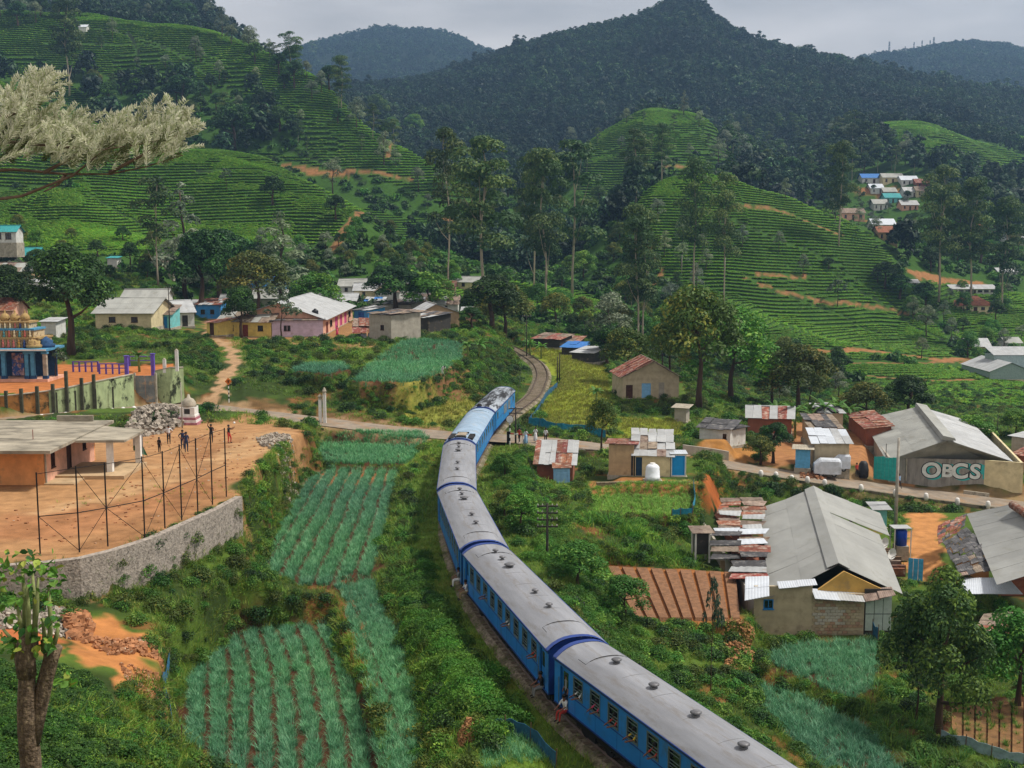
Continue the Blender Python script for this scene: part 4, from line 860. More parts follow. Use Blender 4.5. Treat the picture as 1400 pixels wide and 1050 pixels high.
HAMLET = [(1160, 238), (1268, 238), (1278, 300), (1240, 345), (1170, 345), (1140, 318), (1140, 290), (1160, 285)]
BARE = [(1230, 365), (1400, 365), (1400, 440), (1300, 440), (1235, 400)]
def not_tea(x, y):
    ok = ~in_px(HAMLET, 350, 900)(x, y)
    for P, a, b, dl in TEA: ok &= ~in_px(P, a-5, b+5)(x, y)
    g = np.zeros(len(x), bool)
    for P, a, b in GULLY: g |= in_px(P, a, b)(x, y)
    ok |= g
    for Pl, w, c in trk: ok &= dpoly(x, y, Pl)[0] > w+.6
    return ok
x, y = rand_pts(262, 560, .055, .46, not_tea); scatter('hillside_scrub', P3(x, y, -.3), C_bushfar, (1.4, 3.6), label='dark scrub between the tea fields')
def woods(x, y): return not_tea(x, y) & ~in_px(BARE, 280, 460)(x, y) & ((y > 560) | (fbm(x, y, 60, 77) > -.1))
x, y = rand_pts(350, 900, .05, .46, in_px(HAMLET, 350, 900)); m_ = rng.rand(len(x)) < .7; scatter('hamlet_garden_scrub', P3(x[m_], y[m_], -.3), C_bushfar, (.7, 1.7))
x, y = rand_pts(400, 800, .018, .46, woods); scatter('hillside_wood', P3(x, y, -1), C_forest, (9, 17), tilt=.03)
x, y = rand_pts(800, 1700, .03, .47, lambda x, y: not_tea(x, y)); scatter('mountain_forest', P3(x, y, -1.5), C_forest, (5.5, 14), tilt=.05, label='dark forest covering the big mountain')
x, y = rand_pts(820, 1600, .0016, .47, lambda x, y: not_tea(x, y) & (fbm(x, y, 120, 31) > 0)); scatter('mountain_emergents', P3(x, y, -2), C_forest, (14, 22), tilt=.05, label='taller trees rising from the mountain forest')
x, y = rand_pts(1750, 3000, .006, .47, lambda x, y: x < 9e9); scatter('distant_forest', P3(x, y, -2), C_forest, (13, 22), tilt=.03, label='forest on the faint far hills')

# ------------------------------------------------------------------ building helpers
def M(n, c, **k): return mat(n, c, **k)
roof_grey = M('cement_sheet_grey', '#979893', rough=.8, var=.13, scale=.5, bump=.05, rand=.07, streak=(1, .4, 1), dirt=('#77756a', .55, .8, .8))
roof_pale = M('pale_metal_sheet', '#a3a5a6', rough=.55, var=.14, scale=.8, bump=.05, rand=.08, dirt=('#8d8378', .58, .75, 1.2))
roof_white = M('white_metal_sheet', '#bcc2ca', rough=.45, var=.08, scale=1, bump=.02, rand=.05)
roof_rust = M('rusty_metal_sheet', '#7c4636', rough=.8, var=.3, scale=1.4, bump=.1, rand=.25, dirt=('#a89a8c', .5, .66, 1.6))
roof_dark = M('dark_tar_sheet', '#4b4a4c', rough=.8, var=.3, scale=1.5, bump=.1, rand=.25, dirt=('#8a8680', .55, .7, 1.5))
roof_brown = M('brown_patched_sheet', '#86776a', rough=.85, var=.3, scale=1.3, bump=.1, rand=.25, dirt=('#513a2e', .5, .65, 1.4))
roof_blue = M('blue_sheet', '#2f6cae', rough=.6, var=.2, rand=.08); roof_teal = M('teal_sheet', '#2f8a8c', rough=.6, var=.2, rand=.08)
roof_tile = M('clay_tile_roof', '#8a5a44', rough=.9, var=.3, scale=2, rand=.1)
def W_(n, c, d='#8a7a62', a=.55, b=.78, s=1.0): return mat('wall_'+n, c, rough=.9, var=.14, scale=1.2, bump=.08, dirt=(d, a, b, s))
w_cream, w_white, w_yell, w_lil, w_pink = W_('cream', '#cdbf98'), W_('white', '#c9c9c4'), W_('yellow', '#d4bd6a'), W_('lilac', '#c3b2c6'), W_('pink', '#d8a58c')
w_org, w_gry, w_blk, w_cyan, w_brk = W_('orange', '#dd9a62'), W_('grey', '#a39c90', '#6e675a'), W_('block', '#b2a48a', '#7b6f5a'), W_('cyan', '#6fb6b8'), W_('brick_red', '#8c5440')
w_mag, w_blue, w_tan, w_dark = W_('magenta', '#b8447a'), W_('blue', '#3b87c4'), W_('tan', '#b49a78', '#80684a'), W_('dark', '#3c3935')
wood = M('weathered_wood', '#6a5540', var=.3, scale=4, streak=(.5, 4, 4)); woodd = M('dark_brown_wood', '#4a2f22', var=.3, scale=4)
door_red, door_blue, door_cyan = M('red_brown_door', '#7a3b2c', var=.2), M('blue_door', '#2a7fc0', var=.15), M('sky_blue_sheet_door', '#7fb2d8', var=.12)
conc = M('weathered_concrete', '#a59d8d', var=.25, scale=1.2, bump=.15, dirt=('#6c675b', .5, .72, 1.3))
white_p = M('white_paint', '#dcdad6', var=.1, rough=.7)
blackp = M('black_plastic', '#1c1d20', var=.2, rough=.5); bluep = M('blue_plastic_tank', '#1f49b4', var=.1, rough=.4); tarp_b = M('blue_tarpaulin', '#2a5fa8', var=.25, rough=.6)
tarp_k = M('black_tarpaulin', '#26272b', var=.35, rough=.6)
def side_map(W, D, side):
    return {'front': (lambda s, q, z: (s, q, z), W), 'back': (lambda s, q, z: (W-s, D-q, z), W), 'left': (lambda s, q, z: (q, D-s, z), D), 'right': (lambda s, q, z: (W-q, s, z), D)}[side]
def mbox(mb, f, s0, s1, q0, q1, z0, z1, m=0):
    mb.hexa([f(s0, q0, z0), f(s1, q0, z0), f(s1, q1, z0), f(s0, q1, z0), f(s0, q0, z1), f(s1, q0, z1), f(s1, q1, z1), f(s0, q1, z1)], m)
DEF = {'w': (w_white, glass), 'd': (woodd, None)}
def opening(t, f, o, L_):
    s0, s1, z0, z1, kd = o[:5]; s0 *= L_; s1 *= L_; mt = o[5] if len(o) > 5 else (woodd if kd == 'w' else door_red)
    if kd == 'w':
        fr = MB(); e = .06
        mbox(fr, f, s0, s1, -.02, .1, z0, z0+e); mbox(fr, f, s0, s1, -.02, .1, z1-e, z1); mbox(fr, f, s0, s0+e, -.02, .1, z0+e, z1-e); mbox(fr, f, s1-e, s1, -.02, .1, z0+e, z1-e)
        mbox(fr, f, (s0+s1)/2-.025, (s0+s1)/2+.025, .0, .08, z0+e, z1-e); mbox(fr, f, s0-.06, s1+.06, -.07, -.02, z0-.07, z0)
        w = fr.build('window', mt, t); g = MB(); mbox(g, f, s0+e, s1-e, .09, .12, z0+e, z1-e); g.build('pane', glass, w)
    elif kd == 'd':
        d = MB(); mbox(d, f, s0+.04, s1-.04, .08, .13, z0, z1-.04); mbox(d, f, s0, s0+.05, -.01, .14, z0, z1); mbox(d, f, s1-.05, s1, -.01, .14, z0, z1); mbox(d, f, s0+.05, s1-.05, -.01, .14, z1-.05, z1)
        for k in (0.1, .55): mbox(d, f, s0+.15, s1-.15, .06, .08, z0+(z1-z0)*k, z0+(z1-z0)*(k+.33))
        d.build('door', mt, t)
def walls(t, W, D, H_, m, ops=None, th=.18, name='wall', sides=('front', 'right', 'back', 'left'), mats=None, z0=-.8, hs=None):
    """each side a wall with real openings; ops {side: [(s0,s1 fractions, z0, z1, kind, mat)]}"""
    ops = ops or {}
    for sd in sides:
        f, L_ = side_map(W, D, sd); mb = MB(); x = 0 if sd in ('front', 'back') else th; xe = L_ if sd in ('front', 'back') else L_-th
        for o in sorted(ops.get(sd, [])):
            a, b = o[0]*L_, o[1]*L_
            if a > x: mbox(mb, f, x, a, 0, th, z0, H_)
            mbox(mb, f, a, b, 0, th, z0, o[2]); mbox(mb, f, a, b, 0, th, o[3], H_); x = b; opening(t, f, o, L_)
        mbox(mb, f, x, xe, 0, th, z0, H_); mb.build(name, (mats or {}).get(sd, m), t)
    mb = MB(); mb.box(th+.02, W-th-.02, th+.02, D-th-.02, .02, .06); mb.box(th+.02, W-th-.02, D*.55, D*.55+.04, .06, H_-.05); mb.build('floor', w_dark, t)
def sheet(a, b, c, d, folds=8, amp=.014, th=.02):
    """corrugated sheet, a-b lower edge, d-c upper edge"""
    a, b, c, d = map(Vector, (a, b, c, d)); n = (b-a).cross(d-a).normalized(); mb = MB(); k = 2*folds; vs = []
    for i in range(k+1):
        t = i/k; o = n*(amp if i % 2 else -amp*.2); vs += [a.lerp(b, t)+o, d.lerp(c, t)+o]
    mb.add(vs, [(2*i, 2*i+2, 2*i+3, 2*i+1) for i in range(k)]); mb.slab(a-n*.012, b-n*.012, c-n*.012, d-n*.012, th)
    return mb
def slope(t, a, b, c, d, mats, su=1.0, sv=2.4, jit=0, lift=.012, name='roof_sheet', seed=0, skip=0, folds=8, sag=0):
    """cover quad a,b (eave) c,d (ridge) with separate overlapping sheets"""
    r = random.Random(seed+len(MATS)); a, b, c, d = map(Vector, (a, b, c, d)); nu = max(1, round((b-a).length/su)); nv = max(1, round(((d-a).length+(c-b).length)/2/sv))
    nrm = (b-a).cross(d-a).normalized()
    def q(u, v):
        return a.lerp(b, u).lerp(d.lerp(c, u), v)-Vector((0, 0, sag*math.sin(math.pi*v)*(1-.3*u)))
    for i in range(nu):
        for j in range(nv):
            if r.random() < skip: continue
            o = nrm*(lift*((i % 2)+1.6*j)+(r.random()*jit*.5)); e = jit*.25
            def w(u, v): return q(u, v)+o+Vector((r.uniform(-e, e), r.uniform(-e, e), r.uniform(0, e*.4)))
            ov = .06/nv; u0, u1, v0, v1 = i/nu, (i+1)/nu+.02/nu, max(0, j/nv-ov), (j+1)/nv
            P = [w(u0, v0), w(u1, v0), w(u1, v1), w(u0, v1)]
            if r.random() < .35*min(1, jit*4): P = [p+nrm*.05*r.random() for p in P]
            m = mats if not isinstance(mats, (list, tuple)) else r.choice(mats)
            sheet(*P, folds=folds).build(name, m, t)
def gable_tri(t, f0, f1, apex, th, m, name='gable_wall'):
    a, b, c = map(Vector, (f0, f1, apex)); n = (b-a).cross(c-a).normalized()*th; mb = MB()
    mb.add([a, b, c, a-n, b-n, c-n], [(0, 1, 2), (5, 4, 3), (0, 3, 4, 1), (1, 4, 5, 2), (2, 5, 3, 0)]); return mb.build(name, m, t)
def house(label, p0, p1, z, D, H_, rh, wm, rm, ridge='x', ops=None, ov=.4, su=1.0, jit=0, cat='house', name='house', group=None, mats=None, sag=0, su_v=2.4, mono=False, mats_w=None, skip=0, off=.5, found=True, yz=None):
    """p0, p1: pixels of the two ends of the front wall's foot at height z"""
    if z > 5.55 or (p0[0] > 690 and z > -1.4 and p0[1] < 600): z = G((p0[0]+p1[0])/2, (p0[1]+p1[1])/2, 100).z+.05; yz = None if yz is None else z+.4
    A = PZ(*p0, z); B = PZ(*p1, z) if yz is None else PZ(*p1, yz); A.z = B.z = z; rz = math.atan2(B.y-A.y, B.x-A.x); W = (B-A).length
    t = thing(name, label, cat, A, rz, group); walls(t, W, D, H_, wm, ops, mats=mats_w)
    if mono:                                  # single slope, high at the back (rh>0) or at the front (rh<0)
        zf, zb = (H_, H_+rh) if rh >= 0 else (H_-rh, H_); k = (zb-zf)/D; mb = MB()
        slope(t, (-ov, -ov, zf-k*ov+.06), (W+ov, -ov, zf-k*ov+.06), (W+ov, D+ov, zb+k*ov+.06), (-ov, D+ov, zb+k*ov+.06), rm, su, su_v, jit, seed=int(W*100), sag=sag, skip=skip)
        for s, x in ((0, 0), (1, W-.18)):
            zz = max(zf, zb); mb.add([(x, 0, H_), (x+.18, 0, H_), (x+.18, D, H_), (x, D, H_), (x, 0, max(zf, H_)), (x+.18, 0, max(zf, H_)), (x+.18, D, max(zb, H_)), (x, D, max(zb, H_))], [(0, 1, 5, 4), (1, 2, 6, 5), (2, 3, 7, 6), (3, 0, 4, 7), (4, 5, 6, 7)])
        if rh < 0: mb.box(.18, W-.18, 0, .18, H_, zf)
        else: mb.box(.18, W-.18, D-.18, D, H_, zb)
        mb.build('gable_wall', wm, t)
    elif ridge == 'x':
        k = rh/(D*off); k2 = rh/(D*(1-off)); y = D*off
        slope(t, (-ov, -ov, H_-k*ov+.06), (W+ov, -ov, H_-k*ov+.06), (W+ov, y, H_+rh+.06), (-ov, y, H_+rh+.06), rm, su, su_v, jit, seed=int(W*100), sag=sag, skip=skip)
        slope(t, (W+ov, D+ov, H_-k2*ov+.06), (-ov, D+ov, H_-k2*ov+.06), (-ov, y, H_+rh+.06), (W+ov, y, H_+rh+.06), rm, su*2, su_v*2, jit, seed=int(W*100)+1)
        for x in (.0, W-.18): gable_tri(t, (x+.18, 0, H_), (x+.18, D, H_), (x+.18, y, H_+rh-.03), .18, wm)
        mb = MB(); mb.tube([(-ov, y, H_+rh+.1), (W+ov, y, H_+rh+.1)], .13, 6); mb.build('ridge_cap', rm[0] if isinstance(rm, (list, tuple)) else rm, t, smooth=True)
    else:
        k = rh/(W*off); k2 = rh/(W*(1-off)); x = W*off; rm1, rm2 = rm if isinstance(rm, tuple) else (rm, rm)
        slope(t, (-ov, D+ov, H_-k*ov+.06), (-ov, -ov, H_-k*ov+.06), (x, -ov, H_+rh+.06), (x, D+ov, H_+rh+.06), rm1, su, su_v, jit, seed=int(W*100), sag=sag, skip=skip)
        slope(t, (W+ov, -ov, H_-k2*ov+.06), (W+ov, D+ov, H_-k2*ov+.06), (x, D+ov, H_+rh+.06), (x, -ov, H_+rh+.06), rm2, su, su_v, jit, seed=int(W*100)+1, skip=skip)
        for y in (0, D-.18): gable_tri(t, (0, y, H_), (W, y, H_), (x, y, H_+rh-.03), .18, wm)
        mb = MB(); mb.tube([(x, -ov, H_+rh+.1), (x, D+ov, H_+rh+.1)], .13, 6); mb.build('ridge_cap', rm2[0] if isinstance(rm2, (list, tuple)) else rm2, t, smooth=True)
    if found: mb = MB(); mb.box(-.12, W+.12, -.12, D+.12, -3.2, .05); mb.build('plinth', conc, t)
    t['W'] = W; t['H'] = H_; return t
def win(*xs, z0=1.0, z1=1.9, w=.06): return [(x-w, x+w, z0, z1, 'w') for x in xs]
def door(x, w=.06, m=door_red, h=2.0): return [(x-w, x+w, 0, h, 'd', m)]
def part(t, name, m, fn, smooth=False, par=None):
    mb = MB(); fn(mb); return mb.build(name, m, par or t, smooth=smooth)
def wall_line(label, P, z0s, z1s, th, m, name='retaining_wall', cat='wall', cap=None, seg=None, pm=None):
    """a wall along world points P, its foot and top heights per point; panels are parts"""
    t = thing(name, label, cat, P[0]); o = Vector(P[0])
    NV = []
    for i in range(len(P)): q = Vector(P[min(i+1, len(P)-1)])-Vector(P[max(i-1, 0)]); NV.append(Vector((-q.y, q.x, 0)).normalized()*th)
    for i in range(len(P)-1):
        a, b = Vector(P[i]), Vector(P[i+1]); n = NV[i]; n2 = NV[i+1]; mb = MB()
        f = lambda p, z: Vector((p.x, p.y, z))-o
        mb.hexa([f(a, z0s[i]), f(b, z0s[i+1]), f(b+n2, z0s[i+1]), f(a+n, z0s[i]), f(a, z1s[i]), f(b, z1s[i+1]), f(b+n2, z1s[i+1]), f(a+n, z1s[i])])
        mb.build('wall_panel', m if not callable(m) else m(i), t)
        if cap:
            mb = MB(); e = n.normalized()*.06; mb.hexa([f(a-e, z1s[i]), f(b-e, z1s[i+1]), f(b+n+e, z1s[i+1]), f(a+n+e, z1s[i]), f(a-e, z1s[i]+.09), f(b-e, z1s[i+1]+.09), f(b+n+e, z1s[i+1]+.09), f(a+n+e, z1s[i]+.09)]); mb.build('coping', cap, t)
    return t

# ------------------------------------------------------------------ 1 orange building by the playground
t = thing('village_hall', 'long orange-pink building with flat mossy concrete roof beside the dirt playground', 'building', (-51, 84.6, 4.2))
W1, D1 = 16.6, 10.6
walls(t, W1, D1, 2.7, w_org, {'right': [(.13, .2, 1.0, 2.2, 'w'), (.42, .51, .1, 2.3, 'd', woodd), (.74, .81, 1.2, 2.1, 'w')], 'front': [(.2, .27, 1.0, 2.1, 'w'), (.6, .66, 1.0, 2.1, 'w')]}, mats={'right': w_pink})
slabm = M('mossy_roof_slab', '#9a9282', rough=.95, var=.3, scale=.7, bump=.15, streak=(.5, 1.2, 1), dirt=('#5a554a', .48, .68, .8))
part(t, 'roof_slab', slabm, lambda b: b.hexa([(-3, -2.4, 2.72), (W1+1.4, -2.2, 2.72), (W1+1.1, D1+1.6, 2.72), (-3, D1+1.6, 2.72), (-3, -2.4, 2.95), (W1+1.4, -2.2, 2.95), (W1+1.1, D1+1.6, 2.95), (-3, D1+1.6, 2.95)]))
part(t, 'porch_roof', slabm, lambda b: b.hexa([(W1+1.42, 2.6, 2.7), (W1+4.9, 3.3, 2.6), (W1+4.9, 8.4, 2.6), (W1+1.2, 9.6, 2.7), (W1+1.42, 2.6, 2.88), (W1+4.9, 3.3, 2.78), (W1+4.9, 8.4, 2.78), (W1+1.2, 9.6, 2.88)]))
part(t, 'porch_floor', w_tan, lambda b: b.box(W1, W1+5.2, 2.0, 7.6, -.3, .28)); part(t, 'porch_step', w_tan, lambda b: b.box(W1, W1+2.2, -.1, 2.0, -.3, .12))
for x, y in ((W1+3.4, 3.5), (W1+4.4, 7.2)): part(t, 'porch_pillar', white_p, lambda b: b.box(x, x+.42, y, y+.42, .28, 2.62))
part(t, 'drainpipe', conc, lambda b: b.tube([(W1+.1, .12, 0), (W1+.1, .12, 2.7)], .07, 6))
for k in range(5): part(t, 'rusty_reinforcing_bar', roof_rust, lambda b: b.tube([(2+3.2*k, 1+1.7*(k % 3), 2.9), (2+3.2*k, 1+1.7*(k % 3), 3.7)], .03, 4))
part(t, 'roof_upstand', slabm, lambda b: b.box(W1-3.4, W1-.4, D1+.9, D1+1.1, 2.95, 3.45)); 
# sunken outer apron wall of dark stain
# ------------------------------------------------------------------ 2 stone wall and steel fence round the playground
stonem = M('rubble_stone_wall', '#9b9187', rough=.95, var=.3, scale=4.5, bump=.6, dirt=('#4a443c', .56, .64, 5), bscale=9)
sw = [(322, 680), (290, 697), (250, 715), (200, 737), (150, 753), (105, 764), (58, 769), (-30, 776), (-160, 790)]
SWP = [PZ(a, b, 4.25) for a, b in sw]
wall_line('curving grey rubble-stone wall holding up the playground', SWP[::-1], [1.2, 1.2, 1.0, .8, .6, .3, 0, -.3, -.6], [4.35]*9, -.5, stonem, cap=None, name='rubble_stone_wall')
e = (SWP[0]-SWP[1]).normalized()
posts = [((49, 55), 644.5, 757), ((102.5, 108.7), 636, 755), ((142, 147.5), 631, 747), ((192.5, 198), 623, 736), ((220, 225.5), 616, 722), ((244.5, 248.5), 607, 711), ((267, 270.5), 598.7, 701), ((287.5, 290.5), 590, 690), ((306, 309.5), 585, 679)]
F0 = PZ(55, 757, 4.3); t = thing('steel_fence_frame', 'tall black steel fence frame with crossed braces on the stone wall', 'fence', F0); fb = []
for (xt, xb), yt, yb in posts:
    p = PZ(xb, yb, 4.3); p.z = 4.3; hh = (yb-yt)*p.y/FPX*1.03; fb.append((p-F0, hh)); part(t, 'fence_post', black, lambda b: b.tube([p-F0, p-F0+Vector((0, 0, hh))], .045, 6))
for (p, h1), (q, h2) in zip(fb[:-1], fb[1:]):
    part(t, 'mid_rail', black, lambda b: b.tube([p+Vector((0, 0, h1*.46)), q+Vector((0, 0, h2*.46))], .03, 5)); part(t, 'top_wire', black, lambda b: b.tube([p+Vector((0, 0, h1*.98)), q+Vector((0, 0, h2*.98))], .018, 4))
for i, j in ((0, 1), (2, 1), (2, 3), (4, 3), (4, 5), (6, 5), (6, 7)):
    (p, h1), (q, h2) = fb[i], fb[j]; a = p+Vector((0, 0, h1*.46)); part(t, 'brace', black, lambda b: b.tube([a, q+Vector((0, 0, .1))], .018, 4)); 
for i, j in ((2, 1), (2, 3), (4, 3), (4, 5), (6, 5), (6, 7)):
    (p, h1), (q, h2) = fb[i], fb[j]; a = p+Vector((0, 0, h1*.46)); part(t, 'brace', black, lambda b: b.tube([a, q+Vector((0, 0, h2*.96))], .018, 4))
# ------------------------------------------------------------------ 3 green wall, gate, posts, purple rails
mossw = M('lime_mossy_plaster', '#a4b486', rough=.95, var=.2, scale=1.5, bump=.2, dirt=('#2f3524', .53, .62, .8), streak=(1, 1, .55))
tanw = M('stained_tan_plaster', '#a5743f', rough=.95, var=.3, scale=1.1, bump=.2, dirt=('#3d3a24', .5, .62, .9))
gp = [(-60, 573), (0, 570), (25, 569), (68, 566), (97, 563), (125, 560), (150, 557), (184, 553)]
GP = [PZ(a, b, 2.95) for a, b in gp]
t = wall_line('green mossy plaster wall below the temple yard, black stained panels', GP, [2.4]*8, [5.15, 5.2, 5.3, 5.5, 5.7, 6.0, 6.2, 6.5], .3, lambda i: tanw if i < 3 else mossw, name='mossy_boundary_wall', cap=conc)
darkpost = M('dark_mossy_post', '#4a4c3c', var=.3)
for px_, h in ((1, .8), (22, .9), (44, .95), (66, 1.0), (85, 2.2), (106, 1.1), (123, 1.2)):
    q = Vector((0, 0, 0)); u = uz(px_); ys = np.interp(px_, [g[0] for g in gp], [p.y for p in GP]); zt = np.interp(px_, [g[0] for g in gp], [5.15, 5.2, 5.3, 5.5, 5.7, 6.0, 6.2, 6.5])
    part(t, 'concrete_post', darkpost, lambda b: b.box(u*ys-.16-GP[0].x, u*ys+.16-GP[0].x, ys-.02-GP[0].y+.1, ys+.3-GP[0].y+.1, 3.0-GP[0].z, zt+h-.9+.4-GP[0].z+.3))
for px_ in (72, 98, 126, 150):
    ys = np.interp(px_, [g[0] for g in gp], [p.y for p in GP]); x = uz(px_)*ys-GP[0].x
    part(t, 'pilaster', darkpost, lambda b: b.box(x-.09, x+.09, ys-GP[0].y-.1, ys-GP[0].y-.01, -.4, 2.4))
ga = PZ(186, 549, 3.1); gb = PZ(212, 547, 3.1); t = thing('sheet_metal_gate', 'tall grey stained metal gate beside the mossy green wall', 'gate', ga)
wd = (gb-ga).length; gatem = M('stained_gate_sheet', '#7c7f7e', var=.25, scale=1, dirt=('#b79a78', .52, .7, 1.2))
for k in range(2): part(t, 'gate_leaf', gatem, lambda b: b.box(wd*k/2+.02, wd*(k+1)/2-.02, .05, .12, -.1, 3.1))
for x in (-.2, wd+.02): part(t, 'gate_post', conc, lambda b: b.box(x, x+.2, 0, .3, -.5, 3.4))
t2P = [PZ(213, 546, 3.2), PZ(233, 545, 3.3), PZ(252, 541, 3.5)]
wall_line('short green mossy wall between the metal gate and the tall hedge', t2P, [2.6, 2.6, 2.8], [6.6, 7.0, 6.9], .3, mossw, name='mossy_boundary_wall', cap=conc)
for px_, z0, z1, lb in ((226, 6.7, 8.0, 'short white square post on the mossy wall beside the gate'), (243, 6.9, 9.1, 'taller white post at the hedge end of the mossy wall')):
    p = PZ(px_, 545, 3.3); t = thing('white_post', lb, 'post', (p.x, p.y+.15, z0)); part(t, 'shaft', white_p, lambda b: b.box(-.18, .18, -.13, .13, -.3, z1-z0)); part(t, 'cap', conc, lambda b: b.lathe([(.22, 0), (.12, .12), (.02, .2)], 6, c=(0, 0, z1-z0)))
purp = M('purple_paint', '#6452b0', var=.18, rough=.6)
for px_, y0, y1, lb in ((173.5, 513, 487, 'purple square gate pillar nearer the temple'), (209.5, 511, 484, 'purple square gate pillar above the metal gate')):
    p = PZ(px_, y0, 5.9); h = (y0-y1)*p.y/FPX; t = thing('purple_gate_pillar', lb, 'pillar', p); part(t, 'shaft', purp, lambda b: b.box(-.2, .2, -.2, .2, -1, h)); part(t, 'cap', purp, lambda b: b.box(-.27, .27, -.27, .27, h, h+.1))
for x0, x1, yy, lb in ((100, 134, 508, 'long purple lattice bench nearest the temple on the yard'), (136, 172, 511, 'purple lattice bench beside the purple gate pillar'), (177, 207, 500, 'thin purple rail between the two purple pillars')):
    a = PZ(x0, yy, 5.35); b_ = PZ(x1, yy, 5.35); w = (b_-a).length; t = thing('purple_railing', lb, 'railing', a)
    for z in (.35, .9): part(t, 'rail', purp, lambda b: b.box(0, w, 0, .1, z+.3, z+.42))
    n = 5 if yy != 500 else 2
    for k in range(n): part(t, 'baluster', purp, lambda b: b.box(w*k/(n-1)-.09, w*k/(n-1)+.09, -.05, .15, -.2, 1.32))
# ------------------------------------------------------------------ 4 temple
tb, tg, tgold, tcream = M('temple_blue', '#4a86a8', var=.2), M('temple_dark_blue', '#27486e', var=.25), M('temple_gold', '#b09460', var=.35, scale=3, dirt=('#5e4430', .5, .62, 3)), M('temple_cream', '#cdb994', var=.3, scale=2.5, dirt=('#5e4a3a', .48, .62, 2.5))
p = PZ(-60, 522, 5.3); o = p.copy(); t = thing('temple', 'colourful hindu temple with blue pillars and a tiered cream and gold tower', 'temple', o)
wx = lambda px_: uz(px_)*o.y-o.x
part(t, 'platform', w_pink, lambda b: b.box(wx(-60), wx(62), -.3, 5, -.6, .35)); part(t, 'flat_roof', tb, lambda b: b.box(wx(-64), wx(63), -.6, 5.2, 3.7, 3.98)); part(t, 'roof_edge', white_p, lambda b: b.box(wx(-64), wx(63), -.66, -.6, 3.78, 3.95))
for px_ in (-50, -24, 1, 33, 41, 58): 
    x = wx(px_); pl = part(t, 'pillar', tb if px_ != 58 else conc, lambda b: b.box(x-.22, x+.22, -.1, .34, .35, 3.7)); part(t, 'capital', tb, lambda b: b.box(x-.34, x+.34, -.2, .42, 3.35, 3.69), par=pl); part(t, 'pillar_base', tg, lambda b: b.box(x-.3, x+.3, -.17, .41, .35, .75), par=pl)
part(t, 'inner_wall', tg, lambda b: b.box(wx(-60), wx(60), 3.2, 3.4, .35, 3.7)); part(t, 'painted_panel', M('faded_mural_colours', '#b89a9c', var=.5, scale=2.2, dirt=('#3a5a9a', .5, .56, 1.6)), lambda b: b.box(wx(5), wx(21), 1.6, 1.7, .6, 3.3))
part(t, 'yellow_figure', tgold, lambda b: b.lathe([(.3, 0), (.34, .5), (.22, .9), (.3, 1.3), (.14, 1.6), (.18, 1.8), (.05, 2.1)], 8, c=(wx(29), .9, .4)), True)
mural = [M('figure_tone_%s' % n, c, var=.3) for n, c in (('rose', '#b5655a'), ('teal', '#4f8a90'), ('ivory', '#d8c8a4'), ('ochre', '#b98a44'), ('navy', '#2f3f6c'))]
zz = 3.98; rr = random.Random(4)
for k, (x0, x1, dp, h) in enumerate(((-50, 46, 4.2, 1.25), (-42, 38, 3.4, 1.05), (-34, 30, 2.6, .85))):
    part(t, 'tower_tier', tcream, lambda b: b.box(wx(x0), wx(x1), 3-dp/2, 3+dp/2, zz, zz+h-.22)); part(t, 'tier_cornice', (tgold, tb)[k % 2], lambda b: b.box(wx(x0)-.14, wx(x1)+.14, 3-dp/2-.14, 3+dp/2+.14, zz+h-.22, zz+h))
    n = int((x1-x0)/7)
    for q in range(n):
        x = wx(x0+4+(x1-x0-8)*q/(n-1)); s = h/1.5; m = rr.choice(mural); part(t, 'niche_figure', m, lambda b: b.lathe([(.2*s, 0), (.26*s, .25*s), (.14*s, .55*s), (.22*s, .8*s), (.09*s, .92*s), (.13*s, 1.05*s), (.03, 1.22*s)], 6, c=(x, 3-dp/2-.12, zz+.02)), True)
        part(t, 'half_column', tgold, lambda b: b.tube([(x+.35, 3-dp/2-.05, zz), (x+.35, 3-dp/2-.05, zz+h-.22)], .07, 5))
    zz += h
for px_ in (-26, -12, 2, 16): part(t, 'tower_dome', tgold, lambda b: b.lathe([(.45, 0), (.6, .25), (.55, .55), (.3, .85), (.1, .95), (.12, 1.1), (.02, 1.35)], 10, c=(wx(px_)+.3, 3, zz)), True)
for px_, s in ((40, 1.0), (52, 1.1)): part(t, 'roof_shrine_dome', tg if px_ > 45 else tgold, lambda b: b.lathe([(.9*s, 0), (1.0*s, .35), (.7*s, .45), (.75*s, .8), (.4*s, 1.0), (.1, 1.3)], 10, c=(wx(px_), 2 if px_ > 45 else 1.0, 3.98)), True)
# ------------------------------------------------------------------ 5 village houses (left)
house('grey-roofed beige cottage with cyan end room, behind the hedge left of the dirt path', (131, 449), (207, 449), 7.6, 13, 2.6, 2.0, w_cream, roof_grey, ops={'front': win(.3, .7)}, su=1.6, ov=.6)
house('small cyan-walled room on the end of the beige cottage', (207.5, 449), (233, 449), 7.6, 6, 2.3, 1.2, w_cyan, roof_brown, mono=True, ops={'front': door(.7, .14, door_blue)}, su=1.2, jit=.2)
house('white cottage with open black doorway beside the cyan room', (234, 447), (266, 446), 7.7, 9, 2.6, 1.8, w_white, roof_pale, ops={'front': door(.6, .12, w_dark)+win(.25, w=.1)}, su=1.4)
house('blue-washed lean-to behind the white cottage', (268, 436), (300, 436), 8.2, 6, 2.8, .8, w_blue, [roof_pale, roof_rust], mono=True, jit=.3, ops={'front': win(.3, .7, w=.09)})
house('yellow cottage with red-brown door at the top of the dirt path', (298, 460), (371, 461), 6.5, 7, 2.5, 1.4, w_yell, [roof_brown, roof_grey], ops={'front': win(.25, w=.05)+door(.52, .05)+win(.8, w=.05)}, su=1.2, jit=.15)
